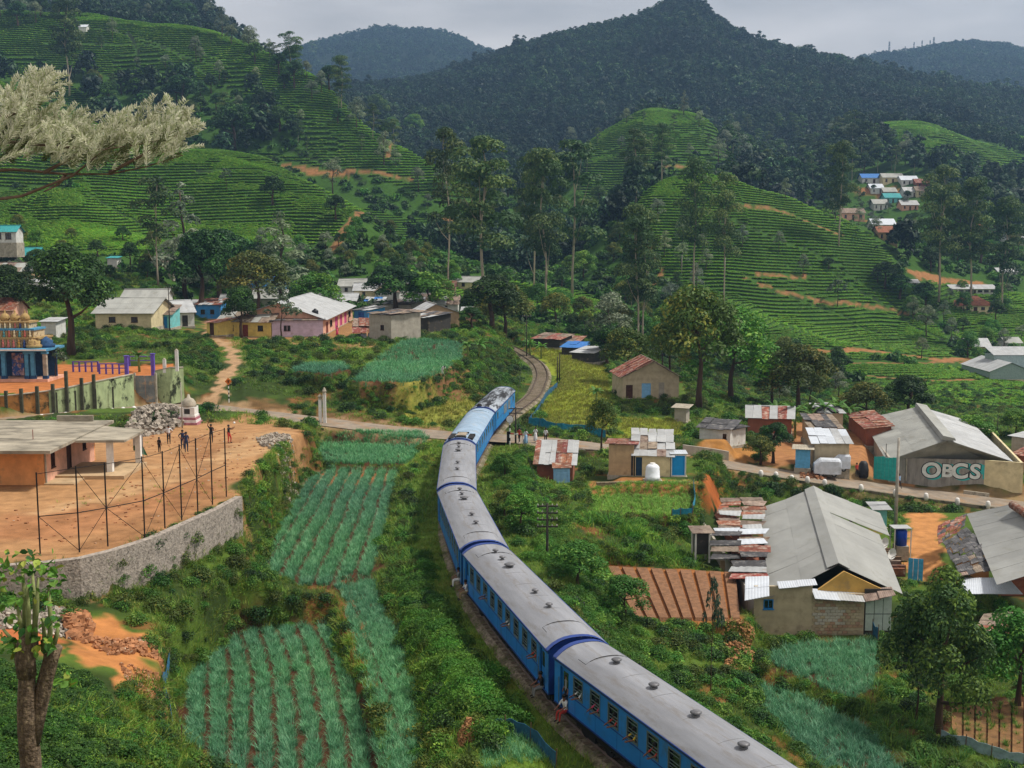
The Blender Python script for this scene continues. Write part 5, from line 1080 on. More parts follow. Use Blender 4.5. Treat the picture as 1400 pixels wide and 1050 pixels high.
house('low pink shed against the yellow cottage, rusty roof', (283, 458), (297, 459), 6.6, 5, 2.1, .6, w_yell, roof_rust, mono=True, ops={'front': door(.5, .2, woodd)}, cat='shed', name='shed')
house('lilac-walled cottage with flat roof carrying a black water tank', (372, 461), (442, 460), 6.4, 9, 2.7, .35, w_lil, [roof_brown, roof_dark], mono=True, su=1.3, jit=.1, ops={'front': win(.26, .33, w=.03)})
house('long terrace of rooms with pink and magenta doors under one big pale roof', (442, 459), (482, 434), 6.4, 15, 2.9, 2.6, w_pink, roof_pale, ops={'front': [(.08, .14, 0, 2, 'd', door_red), (.2, .27, .9, 2, 'w'), (.36, .45, 0, 2.1, 'd', w_mag), (.52, .6, 0, 2.1, 'd', w_mag), (.68, .76, 0, 2.1, 'd', w_mag), (.84, .92, .9, 2, 'w')]}, su=1.6, ov=.8, yz=6.8)
t = thing('water_tank', 'black cylindrical water tank on the lilac cottage roof', 'water tank', PZ(431, 434, 9.2)); part(t, 'tank_body', blackp, lambda b: b.lathe([(.55, 0), (.55, 1.1), (.5, 1.2), (.25, 1.35), (.2, 1.42)], 14), True); part(t, 'tank_lid', blackp, lambda b: b.lathe([(.2, 0), (.2, .08)], 10, c=(0, 0, 1.42)))
house('narrow grey rubble-walled house with junk on its roof', (505, 463), (535, 466), 5.9, 6, 4.0, .3, w_gry, [roof_dark, roof_brown], mono=True, jit=.5, su=1.2, ops={'front': win(.6, w=.08, z0=1.6, z1=2.4)})
house('dark open-fronted store with blue shutter and leaning posts', (537, 452), (586, 455), 6.1, 6, 2.5, .5, w_dark, [roof_dark, roof_brown, roof_pale], mono=True, jit=.5, ops={'front': [(.15, .35, 0, 2.1, 'd', tarp_b), (.5, .66, 0, 2.1, 'd', tarp_b)]}, cat='store', name='store')
house('tan gable-fronted cottage at the far right of the village terrace', (574, 450), (628, 449), 5.7, 9, 2.9, 1.5, w_tan, (roof_pale, roof_grey), ridge='y', ops={'front': win(.62, w=.05, z0=1.2, z1=2.2)}, su=1.4, off=.4)
t = thing('tarpaulin_shelter', 'collapsed shelter of black tarpaulin and rusty sheets beside the rubble house', 'shelter', PZ(484, 464, 6.0))
slope(t, (0, -1, 0), (4.5, -.5, .2), (4.2, 3, 2.4), (-.6, 3, 2.5), [tarp_k, tarp_k, roof_rust], 1.1, 1.3, .6); slope(t, (-.3, 1.6, 2.0), (4.8, 1, 1.8), (4.4, 4, 3.0), (-.6, 4, 3.2), [roof_rust, roof_brown], 1.0, 2, .4)
for k in range(4): part(t, 'shelter_pole', wood, lambda b: b.tube([(1.3*k-.3, -.6, -.4), (1.3*k-.1, 2.4, 2.5)], .06, 5))
house('low lean-to with a wide grey roof behind the lilac cottage', (398, 440), (442, 441), 7.4, 8, 2.2, 1.8, w_gry, roof_grey, su=1.6, mono=True)
house('pale-roofed block joining the long terrace on its upper side', (452, 424), (486, 424), 8.6, 8, 2.2, 1.4, w_white, roof_pale, su=1.6, ops={'front': win(.5)})
house('pale-roofed cottage behind the rubble-walled house', (528, 410), (556, 410), 9, 6, 2.3, 1.4, w_white, roof_pale, su=1.6, ops={'front': win(.3, .7)})
house('tan cottage with patched roof above the dark store', (556, 424), (586, 424), 8, 6, 2.3, 1.3, w_tan, [roof_pale, roof_brown], su=1.2, jit=.15, ops={'front': win(.4)})
house('grey-roofed cottage peeping above the yellow cottage', (300, 428), (338, 428), 8.4, 6, 2.3, 1.6, w_white, roof_pale, su=1.6, ops={'front': win(.3, .7)})
house('long low pale roof upslope of the grey-roofed beige cottage', (168, 420), (226, 420), 9.4, 5, 2.0, 1.2, w_white, roof_grey, su=1.6, ops={'front': win(.2, .5, .8)})
house('long grey roof between the olive tree and the terrace roof', (345, 420), (394, 420), 9, 7, 2.2, 1.8, w_gry, roof_grey, su=1.6)
house('short pale-roofed cottage behind the upper end of the terrace', (484, 410), (518, 410), 9, 6, 2.3, 1.5, w_cream, roof_pale, su=1.4, ops={'front': win(.4)})
house('brown-roofed cottage behind the tan gable cottage', (594, 430), (626, 430), 7.6, 6, 2.3, 1.5, w_white, [roof_brown, roof_pale], su=1.4, ops={'front': win(.5)})
house('small pink hut beside the tan gable cottage', (632, 440), (652, 440), 6, 4, 2.1, .5, w_pink, roof_pale, mono=True, cat='hut', name='hut')
house('blue-roofed shed tucked between the terrace and the rubble house', (500, 424), (524, 424), 8.0, 5, 2.0, .6, w_white, [roof_blue, roof_pale], mono=True, jit=.2, cat='shed', name='shed')
house('junk-filled shed with patched roof right of the blue-roofed shed', (524, 430), (562, 431), 7.4, 6, 2.2, .7, w_gry, [roof_brown, roof_dark, roof_pale], mono=True, jit=.5, cat='shed', name='shed')
house('small tin-roofed kitchen between the terrace and the tarpaulin shelter', (484, 440), (504, 441), 6.8, 5, 2.3, .5, w_blue, [roof_pale, roof_dark], mono=True, jit=.3, ops={'front': door(.5, .2, tarp_b)}, cat='kitchen', name='kitchen')
house('beige roadside cottage with rust-edged roof right of the white cottage', (262, 432), (284, 432), 8.4, 5, 2.2, 1.0, w_tan, [roof_rust, roof_pale], su=1.2, jit=.2)
house('grey-roofed house with brick chimney above the long terrace', (463, 404), (498, 404), 11.2, 7, 2.3, 1.5, w_white, roof_grey, su=1.6, ops={'front': win(.3, .7)})
house('small white cottage with pale gable among the bushes', (546, 413), (573, 411), 9.0, 7, 2.4, 1.7, w_white, (roof_brown, roof_grey), ridge='y', ops={'front': win(.6, w=.08)})
house('low house with rusty and grey roof behind the tan gable cottage', (592, 404), (622, 404), 8.6, 7, 2.3, 1.2, w_tan, [roof_brown, roof_rust], su=1.5, ops={'front': win(.5)})
house('grey-roofed cottage highest at the right end of the village', (615, 396), (652, 397), 9.6, 8, 2.2, 1.3, w_cream, roof_grey, su=1.6, ops={'front': win(.5)})
house('bright blue hut on the slope above the village', (362, 394), (376, 393), 12.6, 4, 2.6, .4, w_blue, roof_blue, mono=True, cat='hut', name='hut')
house('lower blue hut just right of the bright blue hut', (389, 400), (405, 399), 12, 4, 2.2, .4, w_blue, roof_blue, mono=True, cat='hut', name='hut')
house('white hut with grey roof left of the blue huts', (340, 400), (358, 400), 12, 4, 1.8, .4, w_white, roof_pale, mono=True, cat='hut', name='hut')
house('house with long teal roof at the left edge', (-30, 360), (50, 360), 18.0, 6, 1.9, 1.6, w_white, roof_teal, su=1.5, ops={'front': win(.6, .8)})
house('small open pavilion with teal roof above the long teal roof', (-12, 332), (22, 332), 21.6, 4, 2.6, 1.2, w_white, roof_teal, ridge='x', cat='pavilion', name='pavilion', ops={'front': win(.3, .7, w=.12, z0=.8, z1=2.2)})
house('brown-gabled house under the teal-roofed one at the left edge', (-20, 385), (44, 385), 14.4, 7, 2.2, 1.6, w_tan, [roof_brown, roof_grey], ops={'front': win(.7)})
house('flat grey roof house hidden behind the big dark tree', (35, 399), (62, 399), 12.6, 6, 2.0, .4, w_white, roof_pale, mono=True)
house('red-roofed house at the left edge behind the temple tower', (-40, 458), (18, 458), 7.0, 6, 4.0, 1.6, w_pink, roof_rust, ops={'front': win(.8, z0=2.2, z1=3.2)})
house('plain white block beside the temple, under the big tree', (57, 463), (77, 463), 6.8, 4, 2.6, .3, w_white, roof_pale, mono=True, cat='shed', name='shed')
house('pale green-trimmed hut on the bare slope above the big tree', (147, 366), (160, 366), 17.5, 3, 2.2, .3, w_white, roof_teal, mono=True, cat='hut', name='hut')
house('long low cottage with curved brown roof above the village', (214, 366), (236, 366), 17.8, 4, 1.2, .9, w_tan, roof_brown, su=1.6)
house('tiny white cottage high among the upper tea rows', (108, 46), (118, 46), hz(G(112, 48)), 6, 3.5, 1.5, w_white, roof_white, su=3)
# ------------------------------------------------------------------ 6 right of the railway
house('rusty-roofed weathered house with pale blue door in the paddies', (851, 545), (928, 544), .25, 8, 3.0, 2.1, w_blk, (roof_rust, roof_brown), ridge='y', off=.54, ops={'front': [(.06, .18, 0, 1.9, 'd', woodd), (.34, .5, 0, 2.1, 'd', door_cyan), (.64, .74, 0, 2.2, 'd', w_gry)]}, su=1.0, jit=.25)
house('small square concrete latrine beside the paddies', (922, 576), (938, 577), -.5, 1.6, 1.8, .15, w_gry, conc, mono=True, cat='hut', name='hut', su=2)
house('white hut with sagging black roof above the road', (956, 609), (998, 612), -2.1, 4, 2.1, .4, w_white, roof_dark, mono=True, jit=.35, su=1.1, ops={'front': win(.82, w=.06, z0=1, z1=1.6)}, cat='hut', name='hut')
house('lower white lean-to joined to the black-roofed hut', (999, 611), (1019, 607), -2.2, 3.6, 2.0, .3, w_white, roof_dark, mono=True, jit=.3, cat='shed', name='shed')
house('beige open-sided room left of the patched roof', (832, 650), (866, 651), -.9, 4.5, 2.8, -.3, w_tan, [roof_brown, roof_rust], mono=True, jit=.2, ops={'front': [(.9, .98, 0, 2.1, 'd', w_dark)]}, cat='room', name='annexe')
house('cream cottage under a patchwork roof weighed down with stones', (868, 651), (916, 652), -.9, 4.8, 2.1, 1.5, w_cream, [roof_pale, roof_brown, roof_pale], mono=True, jit=.3, su=.9, su_v=1.5, ops={'front': [(.02, .2, 0, 1.9, 'd', M('navy_cloth', '#20405a'))]})
house('cubicle with bright blue metal door beside the white tank', (917, 652), (938, 652), -.9, 1.4, 2.25, .1, w_white, roof_white, mono=True, ops={'front': [(.08, .9, .15, 2.1, 'd', M('vivid_blue_sheet', '#1f8fd0', var=.06))]}, cat='outhouse', name='outhouse', ov=.1, su=2)
t = thing('water_tank', 'white domed water tank on the block plinth', 'water tank', PZ(892, 656, -.75)); part(t, 'tank_body', M('white_plastic_tank', '#d9dde4', var=.06, rough=.4), lambda b: b.lathe([(.72, 0), (.72, .4), (.69, .42), (.69, .9), (.66, .94), (.66, 1.25), (.5, 1.45), (.3, 1.55)], 18), True); part(t, 'tank_lid', white_p, lambda b: b.lathe([(.28, 0), (.26, .1)], 12, c=(0, 0, 1.55)))
p = PZ(881, 672, -1.7); t = thing('block_plinth', 'squat concrete block plinth under the white tank', 'plinth', p)
for r_ in range(3):
    for k in range(4): part(t, 'block', w_blk, lambda b: b.box(.45*k+.01, .45*k+.44, 0, .4, .33*r_-.05, .33*r_+.27))
part(t, 'core', conc, lambda b: b.box(.03, 1.77, .05, 1.8, -.3, .93))
stA = [PZ(a, b, -1.7) for a, b in ((816, 672), (850, 671), (880, 671))]; dryst = M('dry_stone', '#8d7d66', var=.35, scale=3, bump=.5, dirt=('#3b3a28', .5, .6, 3))
wall_line('dry-stone terrace wall left of the white tank plinth', stA, [-2]*3, [-.85]*3, .4, dryst, name='stone_terrace_wall')
wall_line('overgrown terrace wall right of the white tank plinth', [PZ(904, 671, -1.7), PZ(945, 671, -1.7)], [-2]*2, [-.85]*2, .4, dryst, name='stone_terrace_wall')
house('earth-walled hut with striped rusty roof below the crossing', (734, 661), (783, 662), -1.5, 4.2, 2.0, 1.3, w_brk, [roof_rust, roof_rust, roof_pale], mono=True, su=.55, su_v=3, jit=.15, cat='hut', name='hut')
house('pale blue sheet-metal cubicle in front of the rusty-roofed hut', (757, 671), (779, 671), -1.7, 1.2, 2.2, .2, M('pale_blue_sheet', '#86b4da', var=.1, wave=None), roof_rust, mono=True, ops={'front': [(.1, .5, .05, 2.0, 'd', M('pale_blue_sheet2', '#93bfe2', var=.1)), (.52, .9, .05, 2.0, 'd', M('pale_blue_sheet2', '#93bfe2'))]}, cat='outhouse', name='outhouse', ov=.15)
for a, b, zz_, c0, lb in (((728, 474), (765, 476), 2.6, [roof_rust, roof_brown], 'rusty low roof nearest the track in the shed row beyond the paddies'), ((755, 478), (790, 479), 2.2, [roof_brown, roof_rust], 'brown low roof in the middle of the shed row beyond the paddies'), ((768, 487), (798, 488), 1.6, roof_blue, 'vivid blue roofed shed in the row beyond the paddies'), ((782, 494), (811, 496), 1.2, roof_pale, 'pale grey roofed shed at the lower end of the shed row')):
    house(lb, a, b, zz_, 5, 1.6, .6, w_dark, c0, mono=True, jit=.2, cat='shed', name='shed', su=1.3)
house('flat blue latrine standing alone by the roadside', (1087, 640), (1107, 641), -3.3, 1.6, 2.2, .1, M('faded_blue_wall', '#5fa3cc', var=.15, dirt=('#7f8a80', .6, .8, 2)), conc, mono=True, cat='outhouse', name='outhouse', su=2)
house('block-walled shed with a white sagging roof behind the wrapped vans', (1113, 640), (1160, 641), -3.4, 5, 2.8, .7, w_blk, [roof_white, roof_pale], mono=True, jit=.25, cat='shed', name='shed')
house('junk-roofed shack with blue barrel behind the white-roofed shed', (1110, 607), (1148, 607), -2.8, 5, 2.0, .7, w_tan, [roof_dark, roof_brown], mono=True, jit=.5, su=.9, cat='shack', name='shack', ops={'front': win(.3, .6, w=.08)})
house('grey-roofed shack furthest back under the banana plants', (1120, 588), (1152, 588), -2.6, 4, 2.2, .5, w_blk, [roof_dark, roof_pale], mono=True, jit=.4, cat='shack', name='shack')
house('house with rusty red wall and cream roof behind the road tree', (1022, 592), (1082, 594), -2.4, 5, 2.0, 1.1, w_brk, [roof_pale, roof_rust], jit=.35, su=1.1)
house('narrow shack with rusty lean-to roof against the graffiti building', (1160, 588), (1184, 612), -3.6, 3, 2.2, .3, w_brk, roof_rust, mono=True, jit=.3, yz=-3.8, cat='shack', name='shack')
house('flat-roofed workshop at the right edge behind the graffiti building', (1382, 622), (1440, 632), -4.2, 6, 2.4, .4, w_gry, roof_pale, mono=True, cat='workshop', name='workshop')
house('low shack with tin roof below the workshop at the right edge', (1386, 640), (1440, 648), -4.6, 4, 1.6, .4, w_brk, [roof_rust, roof_pale], mono=True, jit=.3, cat='shack', name='shack')
# covered vans
def van(px_, py_, z, L_, label, rz):
    t = thing('wrapped_van', label, 'van', PZ(px_, py_, z), rz); cov = M('silver_cover', '#c3c9d2', rough=.5, var=.12, scale=2, bump=.4)
    def cv(b):
        sec = [(-.84, .34), (-.86, .7), (-.86, 1.2), (-.8, 1.75), (-.68, 1.95), (.68, 1.95), (.8, 1.75), (.86, 1.2), (.86, .7), (.84, .34)]; xs = [(0, .5), (.04, .62), (.55, .93), (.75, .99), (L_*.5, 1.0), (L_-.3, .99), (L_-.06, .95), (L_, .9)]; n = len(sec); k = len(b.v)
        for x, s in xs: b.v += [(x+.03*math.sin(9*x+3*i), y*(.94+.06*s)+.03*math.sin(7*x+i*2), .42+(zz_-.42)*s+.02*math.cos(11*x+i)) for i, (y, zz_) in enumerate(sec)]
        for i in range(len(xs)-1):
            for j in range(n-1): b.f.append((k+i*n+j, k+i*n+j+1, k+(i+1)*n+j+1, k+(i+1)*n+j)); b.m.append(0)
        b.f.append(tuple(range(k, k+n))); b.f.append(tuple(range(k+(len(xs)-1)*n, k+len(xs)*n))[::-1]); b.m += [0, 0]
    part(t, 'cover', cov, cv); part(t, 'body', M('maroon_body', '#6e2b2a', rough=.4), lambda b: b.box(.12, L_-.12, -.78, .78, .3, .52))
    for x in (.75, L_-.75):
        for s in (-1, 1):
            w = part(t, 'wheel', blackp, lambda b: b.tube([(x, s*.8, .3), (x, s*.6, .3)], .3, 12)); part(t, 'hubcap', steelg, lambda b: b.tube([(x, s*.81, .3), (x, s*.79, .3)], .15, 10), par=w)
van(1112, 650, -4.0, 2.9, 'van wrapped in silver sheeting, the lower one nearer the road', -.15); van(1136, 643, -3.7, 2.0, 'smaller silver-wrapped van against the shed wall', -.1)
# ------------------------------------------------------------------ 7 graffiti building
gz = -4.95; o = PZ(1214, 657, gz); t = thing('graffiti_building', 'large grey-roofed roadside hall with OBCS graffiti on its wall', 'building', o)
Lc = lambda a, b, z: PZ(a, b, z)-o
A0, A1, A2, A3 = Lc(1214, 657, gz), Lc(1345, 661, gz), Lc(1398, 665, gz), Lc(1180, 602, gz)
def pwall(a, b, h, m, name='wall', th=.25, z0=-.8):
    a = Vector(a); b = Vector(b); n = Vector((-(b-a).y, (b-a).x, 0)).normalized()*th
    f = lambda p, z: Vector((p.x, p.y, z)); part(t, name, m, lambda q: q.hexa([f(a, z0), f(b, z0), f(b+n, z0), f(a+n, z0), f(a, h), f(b, h), f(b+n, h), f(a+n, h)]))
w_graf = M('grey_streaked_wall', '#8f8b84', rough=.9, var=.2, scale=1.2, bump=.08, streak=(1.5, 1.5, .4), dirt=('#5d5a52', .52, .7, 1.0))
pwall(A0, A1, 2.65, w_graf); pwall(A1, A2, 2.65, w_cream); pwall(A3+Vector((0, 0, 0)), A0, 2.6, w_gry)
A4 = A2+Vector((6, 24, 0)); pwall(A2, A4, 2.6, w_cream); pwall(A4, A3, 2.6, w_gry)
for f_ in (.18,): part(t, 'wall_join', conc, lambda b: b.box(A0.x+(A1.x-A0.x)*f_, A0.x+(A1.x-A0.x)*f_+.12, A0.y-.06+(A1.y-A0.y)*f_-.12, A0.y+(A1.y-A0.y)*f_, 0, 2.6))
ze = 2.3+gz; zr = 5.3+gz
rBL, rB, rF, rL, rFR, rR, rBR = Lc(1178, 572, ze+.6), Lc(1256, 556, zr), Lc(1294, 602, zr-.2), Lc(1212, 630, ze), Lc(1345, 628, ze), Lc(1386, 632, ze), Lc(1326, 576, zr-1.8)
slope(t, rBL, rL, rF, rB, roof_grey, 2.0, 3.2, .03, sag=.1); slope(t, rL, rFR, rF+Vector((.05, -.05, 0)), rF, roof_grey, 2.2, 3.2, .03); slope(t, rFR, rR, rF+Vector((.3, 0, 0)), rF, roof_grey, 2.2, 3, .03); slope(t, rR, rBR, rB, rF+Vector((.2, 0, 0)), roof_pale, 2.2, 3.2, .03)
part(t, 'ridge_vent', roof_grey, lambda b: (lambda d, n: b.hexa([rB-n*.5, rB+n*1.2, rF+n*1.0, rF-n*.5, rB-n*.35+Vector((0, 0, .5)), rB+n*1.0+Vector((0, 0, .25)), rF+n*.9+Vector((0, 0, .25)), rF-n*.35+Vector((0, 0, .5))]))((rF-rB).normalized(), Vector(((rF-rB).y, -(rF-rB).x, 0)).normalized()*-1))
part(t, 'soot_stain', M('soot_black', '#1a1917', var=.3), lambda b: b.lathe([(.1, 0), (.55, .004), (.35, .008)], 12))
bpy.data.objects.remove(t.children[-1] if False else [c for c in t.children if c.name.startswith('soot_stain')][0])
# lettering: O B C S painted on the wall
da = (A1-A0).normalized(); ang = math.atan2(da.y, da.x); LET = M('graffiti_white', '#d3d8d4', rough=.8, var=.12, dirt=('#8f8b84', .58, .72, 2.2)); OUT = M('graffiti_black', '#17181b', rough=.7, var=.05); TEA_ = M('graffiti_teal', '#3aa6a4', rough=.7, var=.08)
nrm_ = Vector((da.y, -da.x, 0))
def letter(ch, s, z, size, wx_, seed):
    for nm, m, off, dist, sc_ in (('letter_shadow', TEA_, .17, .006, 1.0), ('letter_outline', OUT, .13, .014, 1.0), ('letter', LET, .06, .022, 1.0)):
        cu = bpy.data.curves.new(nm, 'FONT'); cu.body = ch; cu.size = size; cu.offset = off*size*.55; cu.align_x = 'CENTER'; cu.extrude = .003
        o_ = bpy.data.objects.new(nm, cu); C.objects.link(o_); o_.parent = t; p_ = A0+da*(s+(.2 if nm == 'letter_shadow' else 0))+nrm_*dist; o_.location = (p_.x, p_.y, z-(.07 if nm == 'letter_shadow' else 0)); o_.rotation_euler = (math.pi/2, seed*.04, ang); o_.scale = (wx_, 1, 1); cu.materials.append(m)
for i, (ch, s, z, sz) in enumerate((('O', 4.7, .55, 2.35), ('B', 6.35, .66, 2.0), ('C', 7.75, .55, 2.35), ('S', 9.35, .55, 2.3))): letter(ch, s, z, sz, 1.1, (-1, 1, -1, 1)[i])
for s, z, r in ((5.0, 1.2, 2.2),): pass
part(t, 'paint_cloud', TEA_, lambda b: [b.hexa([A0+da*(10.2+.25*k)+nrm_*.001+Vector((0, 0, z0)), A0+da*(10.55+.25*k)+nrm_*.001+Vector((0, 0, z0)), A0+da*(10.55+.25*k)-nrm_*.01+Vector((0, 0, z0)), A0+da*(10.2+.25*k)-nrm_*.01+Vector((0, 0, z0)), A0+da*(10.2+.25*k)+nrm_*.004+Vector((0, 0, z1)), A0+da*(10.5+.25*k)+nrm_*.004+Vector((0, 0, z1)), A0+da*(10.5+.25*k)-nrm_*.01+Vector((0, 0, z1)), A0+da*(10.2+.25*k)-nrm_*.01+Vector((0, 0, z1))]) for k, (z0, z1) in enumerate(((.5, 2.1), (.7, 1.9), (1.0, 1.7)))])
t = thing('satellite_dish', 'dark satellite dish on the graffiti building roof', 'satellite dish', PZ(1277, 573, -1.1)); part(t, 'dish', steelg, lambda b: b.lathe([(.05, 0), (.35, .08), (.5, .2)], 14, c=(0, 0, .4))); part(t, 'mast', black, lambda b: b.tube([(0, 0, -.3), (0, 0, .42)], .04, 6))
fs = PZ(1190, 650, -4.6)
t = thing('teal_sheet_fence', 'bright teal sheet-metal fence in the alley by the graffiti wall', 'fence', PZ(1194, 652, -4.5), R(-35))
for k in range(6): part(t, 'fence_sheet', M('teal_fence_paint', '#2c9a94', var=.15), lambda b: b.box(.42*k, .42*k+.4, 0, .04, -.2, 2.35+.06*(k % 3)))
t = thing('tarpaulin_bundle', 'black tarpaulin-covered heap next to the teal fence', 'bundle', PZ(1180, 652, -4.5)); part(t, 'cover', tarp_k, lambda b: b.lathe([(.6, 0), (.62, .8), (.5, 1.5), (.3, 1.8)], 7), True)
# ------------------------------------------------------------------ 8 big house, lower right
hz_ = -5.7; o = PZ(1030, 868, hz_); t = thing('block_house', 'long grey-roofed block-walled house, largest in the lower right', 'house', o)
Lc = lambda a, b, z: PZ(a, b, z)-o
fr = Lc(1216, 866, hz_); Wd = fr.x; zt = 3.55
roofH = M('big_roof_sheet', '#8e8f8c', rough=.8, var=.12, scale=.35, bump=.05, rand=.05, streak=(1, .5, 1), dirt=('#7b7a70', .55, .8, .5))
# front wall: block courses on the right half as separate blocks
part(t, 'wall', w_blk, lambda b: (b.box(0, .25*Wd*.27, 0, .2, -.8, zt), b.box(.25*Wd*.27, .25*Wd*.27+.7, 0, .2, -.8, 1.9), b.box(.25*Wd*.27, .25*Wd*.27+.7, 0, .2, 2.6, zt), b.box(.25*Wd*.27+.7, Wd*.42, 0, .2, -.8, zt)))
opening(t, lambda s, q, z: (s, q, z), ((.25*.27), (.25*.27)+.7/Wd, 1.9, 2.6, 'w', door_blue), Wd)
part(t, 'wall', w_blk, lambda b: b.box(Wd*.42, Wd*.8, .02, .2, -.8, 3.0)); rb = random.Random(2)
bmats = [W_('block_pale', '#b9b3a8', '#8a8172'), w_blk, W_('block_pink', '#a98a74'), W_('block_buff', '#a8987f')]
bl = {}
for r_ in range(13):
    for k in range(10):
        x0 = Wd*.425+(Wd*.37)*(k+(.5 if r_ % 2 else 0))/10; x1 = x0+Wd*.037-.03
        if x1 > Wd*.8: continue
        m = bmats[0] if 3 <= r_ <= 8 and rb.random() < .75 and k < 6 else rb.choice(bmats[1:]); z0 = .1+r_*.22; part(t, 'block', m, lambda b: b.box(x0, x1, -.03-.015*rb.random(), .015, z0, z0+.19))
shut = M('pale_shutter', '#aebbb4', var=.08, rough=.5)
for k in range(3): part(t, 'shutter', shut, lambda b: b.box(Wd*.81+k*Wd*.064+.02, Wd*.81+(k+1)*Wd*.064-.02, .04, .1, .3, 2.75)); part(t, 'shutter_rail', black, lambda b: b.box(Wd*.81+k*Wd*.064+.02, Wd*.81+(k+1)*Wd*.064-.02, .02, .04, 1.5, 1.54))
part(t, 'wall', w_dark, lambda b: b.box(Wd*.805, Wd*1.0, .12, .25, -.8, 3.3)); part(t, 'plinth_course', dryst, lambda b: b.box(-.05, Wd*.82, -.1, -.0, -.8, .02))
rz_, ze_ = -1.0-hz_, -2.95-hz_
rf, rbk = Lc(1146, 772, hz_+rz_), Lc(1112, 667, hz_+rz_); lf, lb_, rtf, rtb = Lc(1052, 817, hz_+ze_), Lc(1040, 694, hz_+ze_), Lc(1234, 812, hz_+ze_), Lc(1190, 700, hz_+ze_)
slope(t, lb_, lf, rf, rbk, roofH, 1.9, 3.6, .03, sag=.12, seed=3)
rtm = rtb.lerp(rtf, .33); slope(t, rtm+Vector((.9, 0, -.12)), rtb+Vector((.9, 0, -.1)), rbk, rbk.lerp(rf, .33), roofH, 1.9, 3.6, .03, seed=4); slope(t, rtf, rtm, rbk.lerp(rf, .33), rf, roofH, 1.9, 3.6, .03, sag=.1, seed=5)
rd = (rf-rbk).normalized(); rn = Vector((rd.y, -rd.x, 0))
for s in (-1, 1): part(t, 'ridge_board', roofH, lambda b: b.slab(*([rbk+Vector((0, 0, .22)), rf+rd*.3+Vector((0, 0, .22)), rf+rd*.3-s*rn*.8+Vector((0, 0, -.18)), rbk-s*rn*.8+Vector((0, 0, -.18))][::s]), .04))
gy = rf.y+1.0; part(t, 'gable_wall', W_('ochre', '#c79f57'), lambda b: b.add([(Wd*.43, .25, 2.95), (Wd*1.0, .25, 2.95), (rf.x+.1, .25, 4.55), (Wd*.43, .45, 2.95), (Wd*1.0, .45, 2.95), (rf.x+.1, .45, 4.55)], [(0, 1, 2), (5, 4, 3), (0, 3, 4, 1), (1, 4, 5, 2), (2, 5, 3, 0)]))
slope(t, Lc(1019, 848, hz_+3.2) if False else Vector((1.6, -.45, 3.5)), Vector((Wd*.44, -.45, 3.75)), Vector((Wd*.44, .25, 4.0)), Vector((1.6, .25, 3.8)), [roof_white], 1.2, 2, .1)
slope(t, Vector((Wd*.42, -.7, 2.85)), Vector((Wd*.78, -.7, 2.6)), Vector((Wd*.78, .4, 3.0)), Vector((Wd*.42, .4, 3.25)), [roof_white, roof_pale], 1.5, 2, .1); slope(t, Vector((Wd*.78, -.7, 2.6)), Vector((Wd*1.0, -.5, 2.9)), Vector((Wd*1.0, .5, 3.2)), Vector((Wd*.78, .4, 3.0)), [roof_brown, roof_dark], 1.0, 2, .3)
part(t, 'wall', w_gry, lambda b: b.box(0, .2, .2, 24, -.8, 2.6)); part(t, 'wall', w_gry, lambda b: b.hexa([(Wd-.2, .3, -.8), (Wd, .3, -.8), (Wd+4, 24, -.8), (Wd+3.8, 24, -.8), (Wd-.2, .3, 2.6), (Wd, .3, 2.6), (Wd+4, 24, 2.6), (Wd+3.8, 24, 2.6)]))
# patchwork annexe on the left
o = PZ(984, 800, -5.2); t = thing('patchwork_annexe', 'jumble of rusty, white and dark roof sheets left of the big grey-roofed house', 'shack', o); Lc = lambda a, b, z: PZ(a, b, z)-o
part(t, 'wall', w_tan, lambda b: b.box(.2, 2.6, 1.0, 1.2, -.6, 1.7)); part(t, 'window', w_dark, lambda b: b.box(.8, 1.4, .94, .99, .5, 1.1)); part(t, 'wall', w_brk, lambda b: b.box(2.6, 4.6, .2, 22, -.6, 1.5))
slope(t, Lc(1018, 821, -2.4), Lc(1051, 815, -2.2), Lc(1051, 788, -2.0), Lc(1019, 789, -2.2), [roof_white], 2, 3, .02)
for (x0, y0, x1, y1, z, ms) in ((985, 700, 1045, 684, -2.6, [roof_rust, roof_brown]), (983, 728, 1044, 700, -2.5, [roof_pale, roof_brown, roof_rust]), (975, 748, 1048, 728, -2.6, [roof_white, roof_rust, roof_brown, roof_dark]), (972, 770, 1050, 748, -2.7, [roof_dark, roof_rust, roof_brown]), (1000, 792, 1050, 770, -2.7, [roof_rust, roof_dark, roof_pale])):
    slope(t, Lc(x0, y0, z-.25), Lc(x1, y0, z+.1), Lc(x1, y1, z+.25), Lc(x0, y1, z-.05), ms, 1.9, 1.3, .95, seed=x0, folds=5)
# right-hand roof
o = PZ(1300, 800, -6.2); t = thing('grey_roofed_house', 'grey sheet roof with black patched lean-to at the right edge', 'house', o); Lc = lambda a, b, z: PZ(a, b, z)-o
slope(t, Lc(1363, 800, -3.0), Lc(1322, 703, -3.4), Lc(1388, 688, -.9), Lc(1490, 760, -.9), roofH, 2.0, 3.4, .03, seed=8)
part(t, 'ridge_pipe', roof_rust, lambda b: b.tube([Lc(1384, 690, -.8), Lc(1490, 762, -.8)], .35, 8), True)
for k, (a, b_, c, d) in enumerate((((1283, 722), (1322, 704), (1318, 722), (1282, 745)), ((1290, 745), (1320, 722), (1345, 745), (1300, 768)), ((1302, 768), (1345, 745), (1367, 778), (1312, 790)))):
    slope(t, Lc(*d, -3.9), Lc(*c, -3.5), Lc(*b_, -3.3), Lc(*a, -3.7), [[roof_rust, roof_dark], roof_dark, [roof_dark, roof_dark, roof_brown]][k], .8, 1.0, .35, seed=k, folds=4)
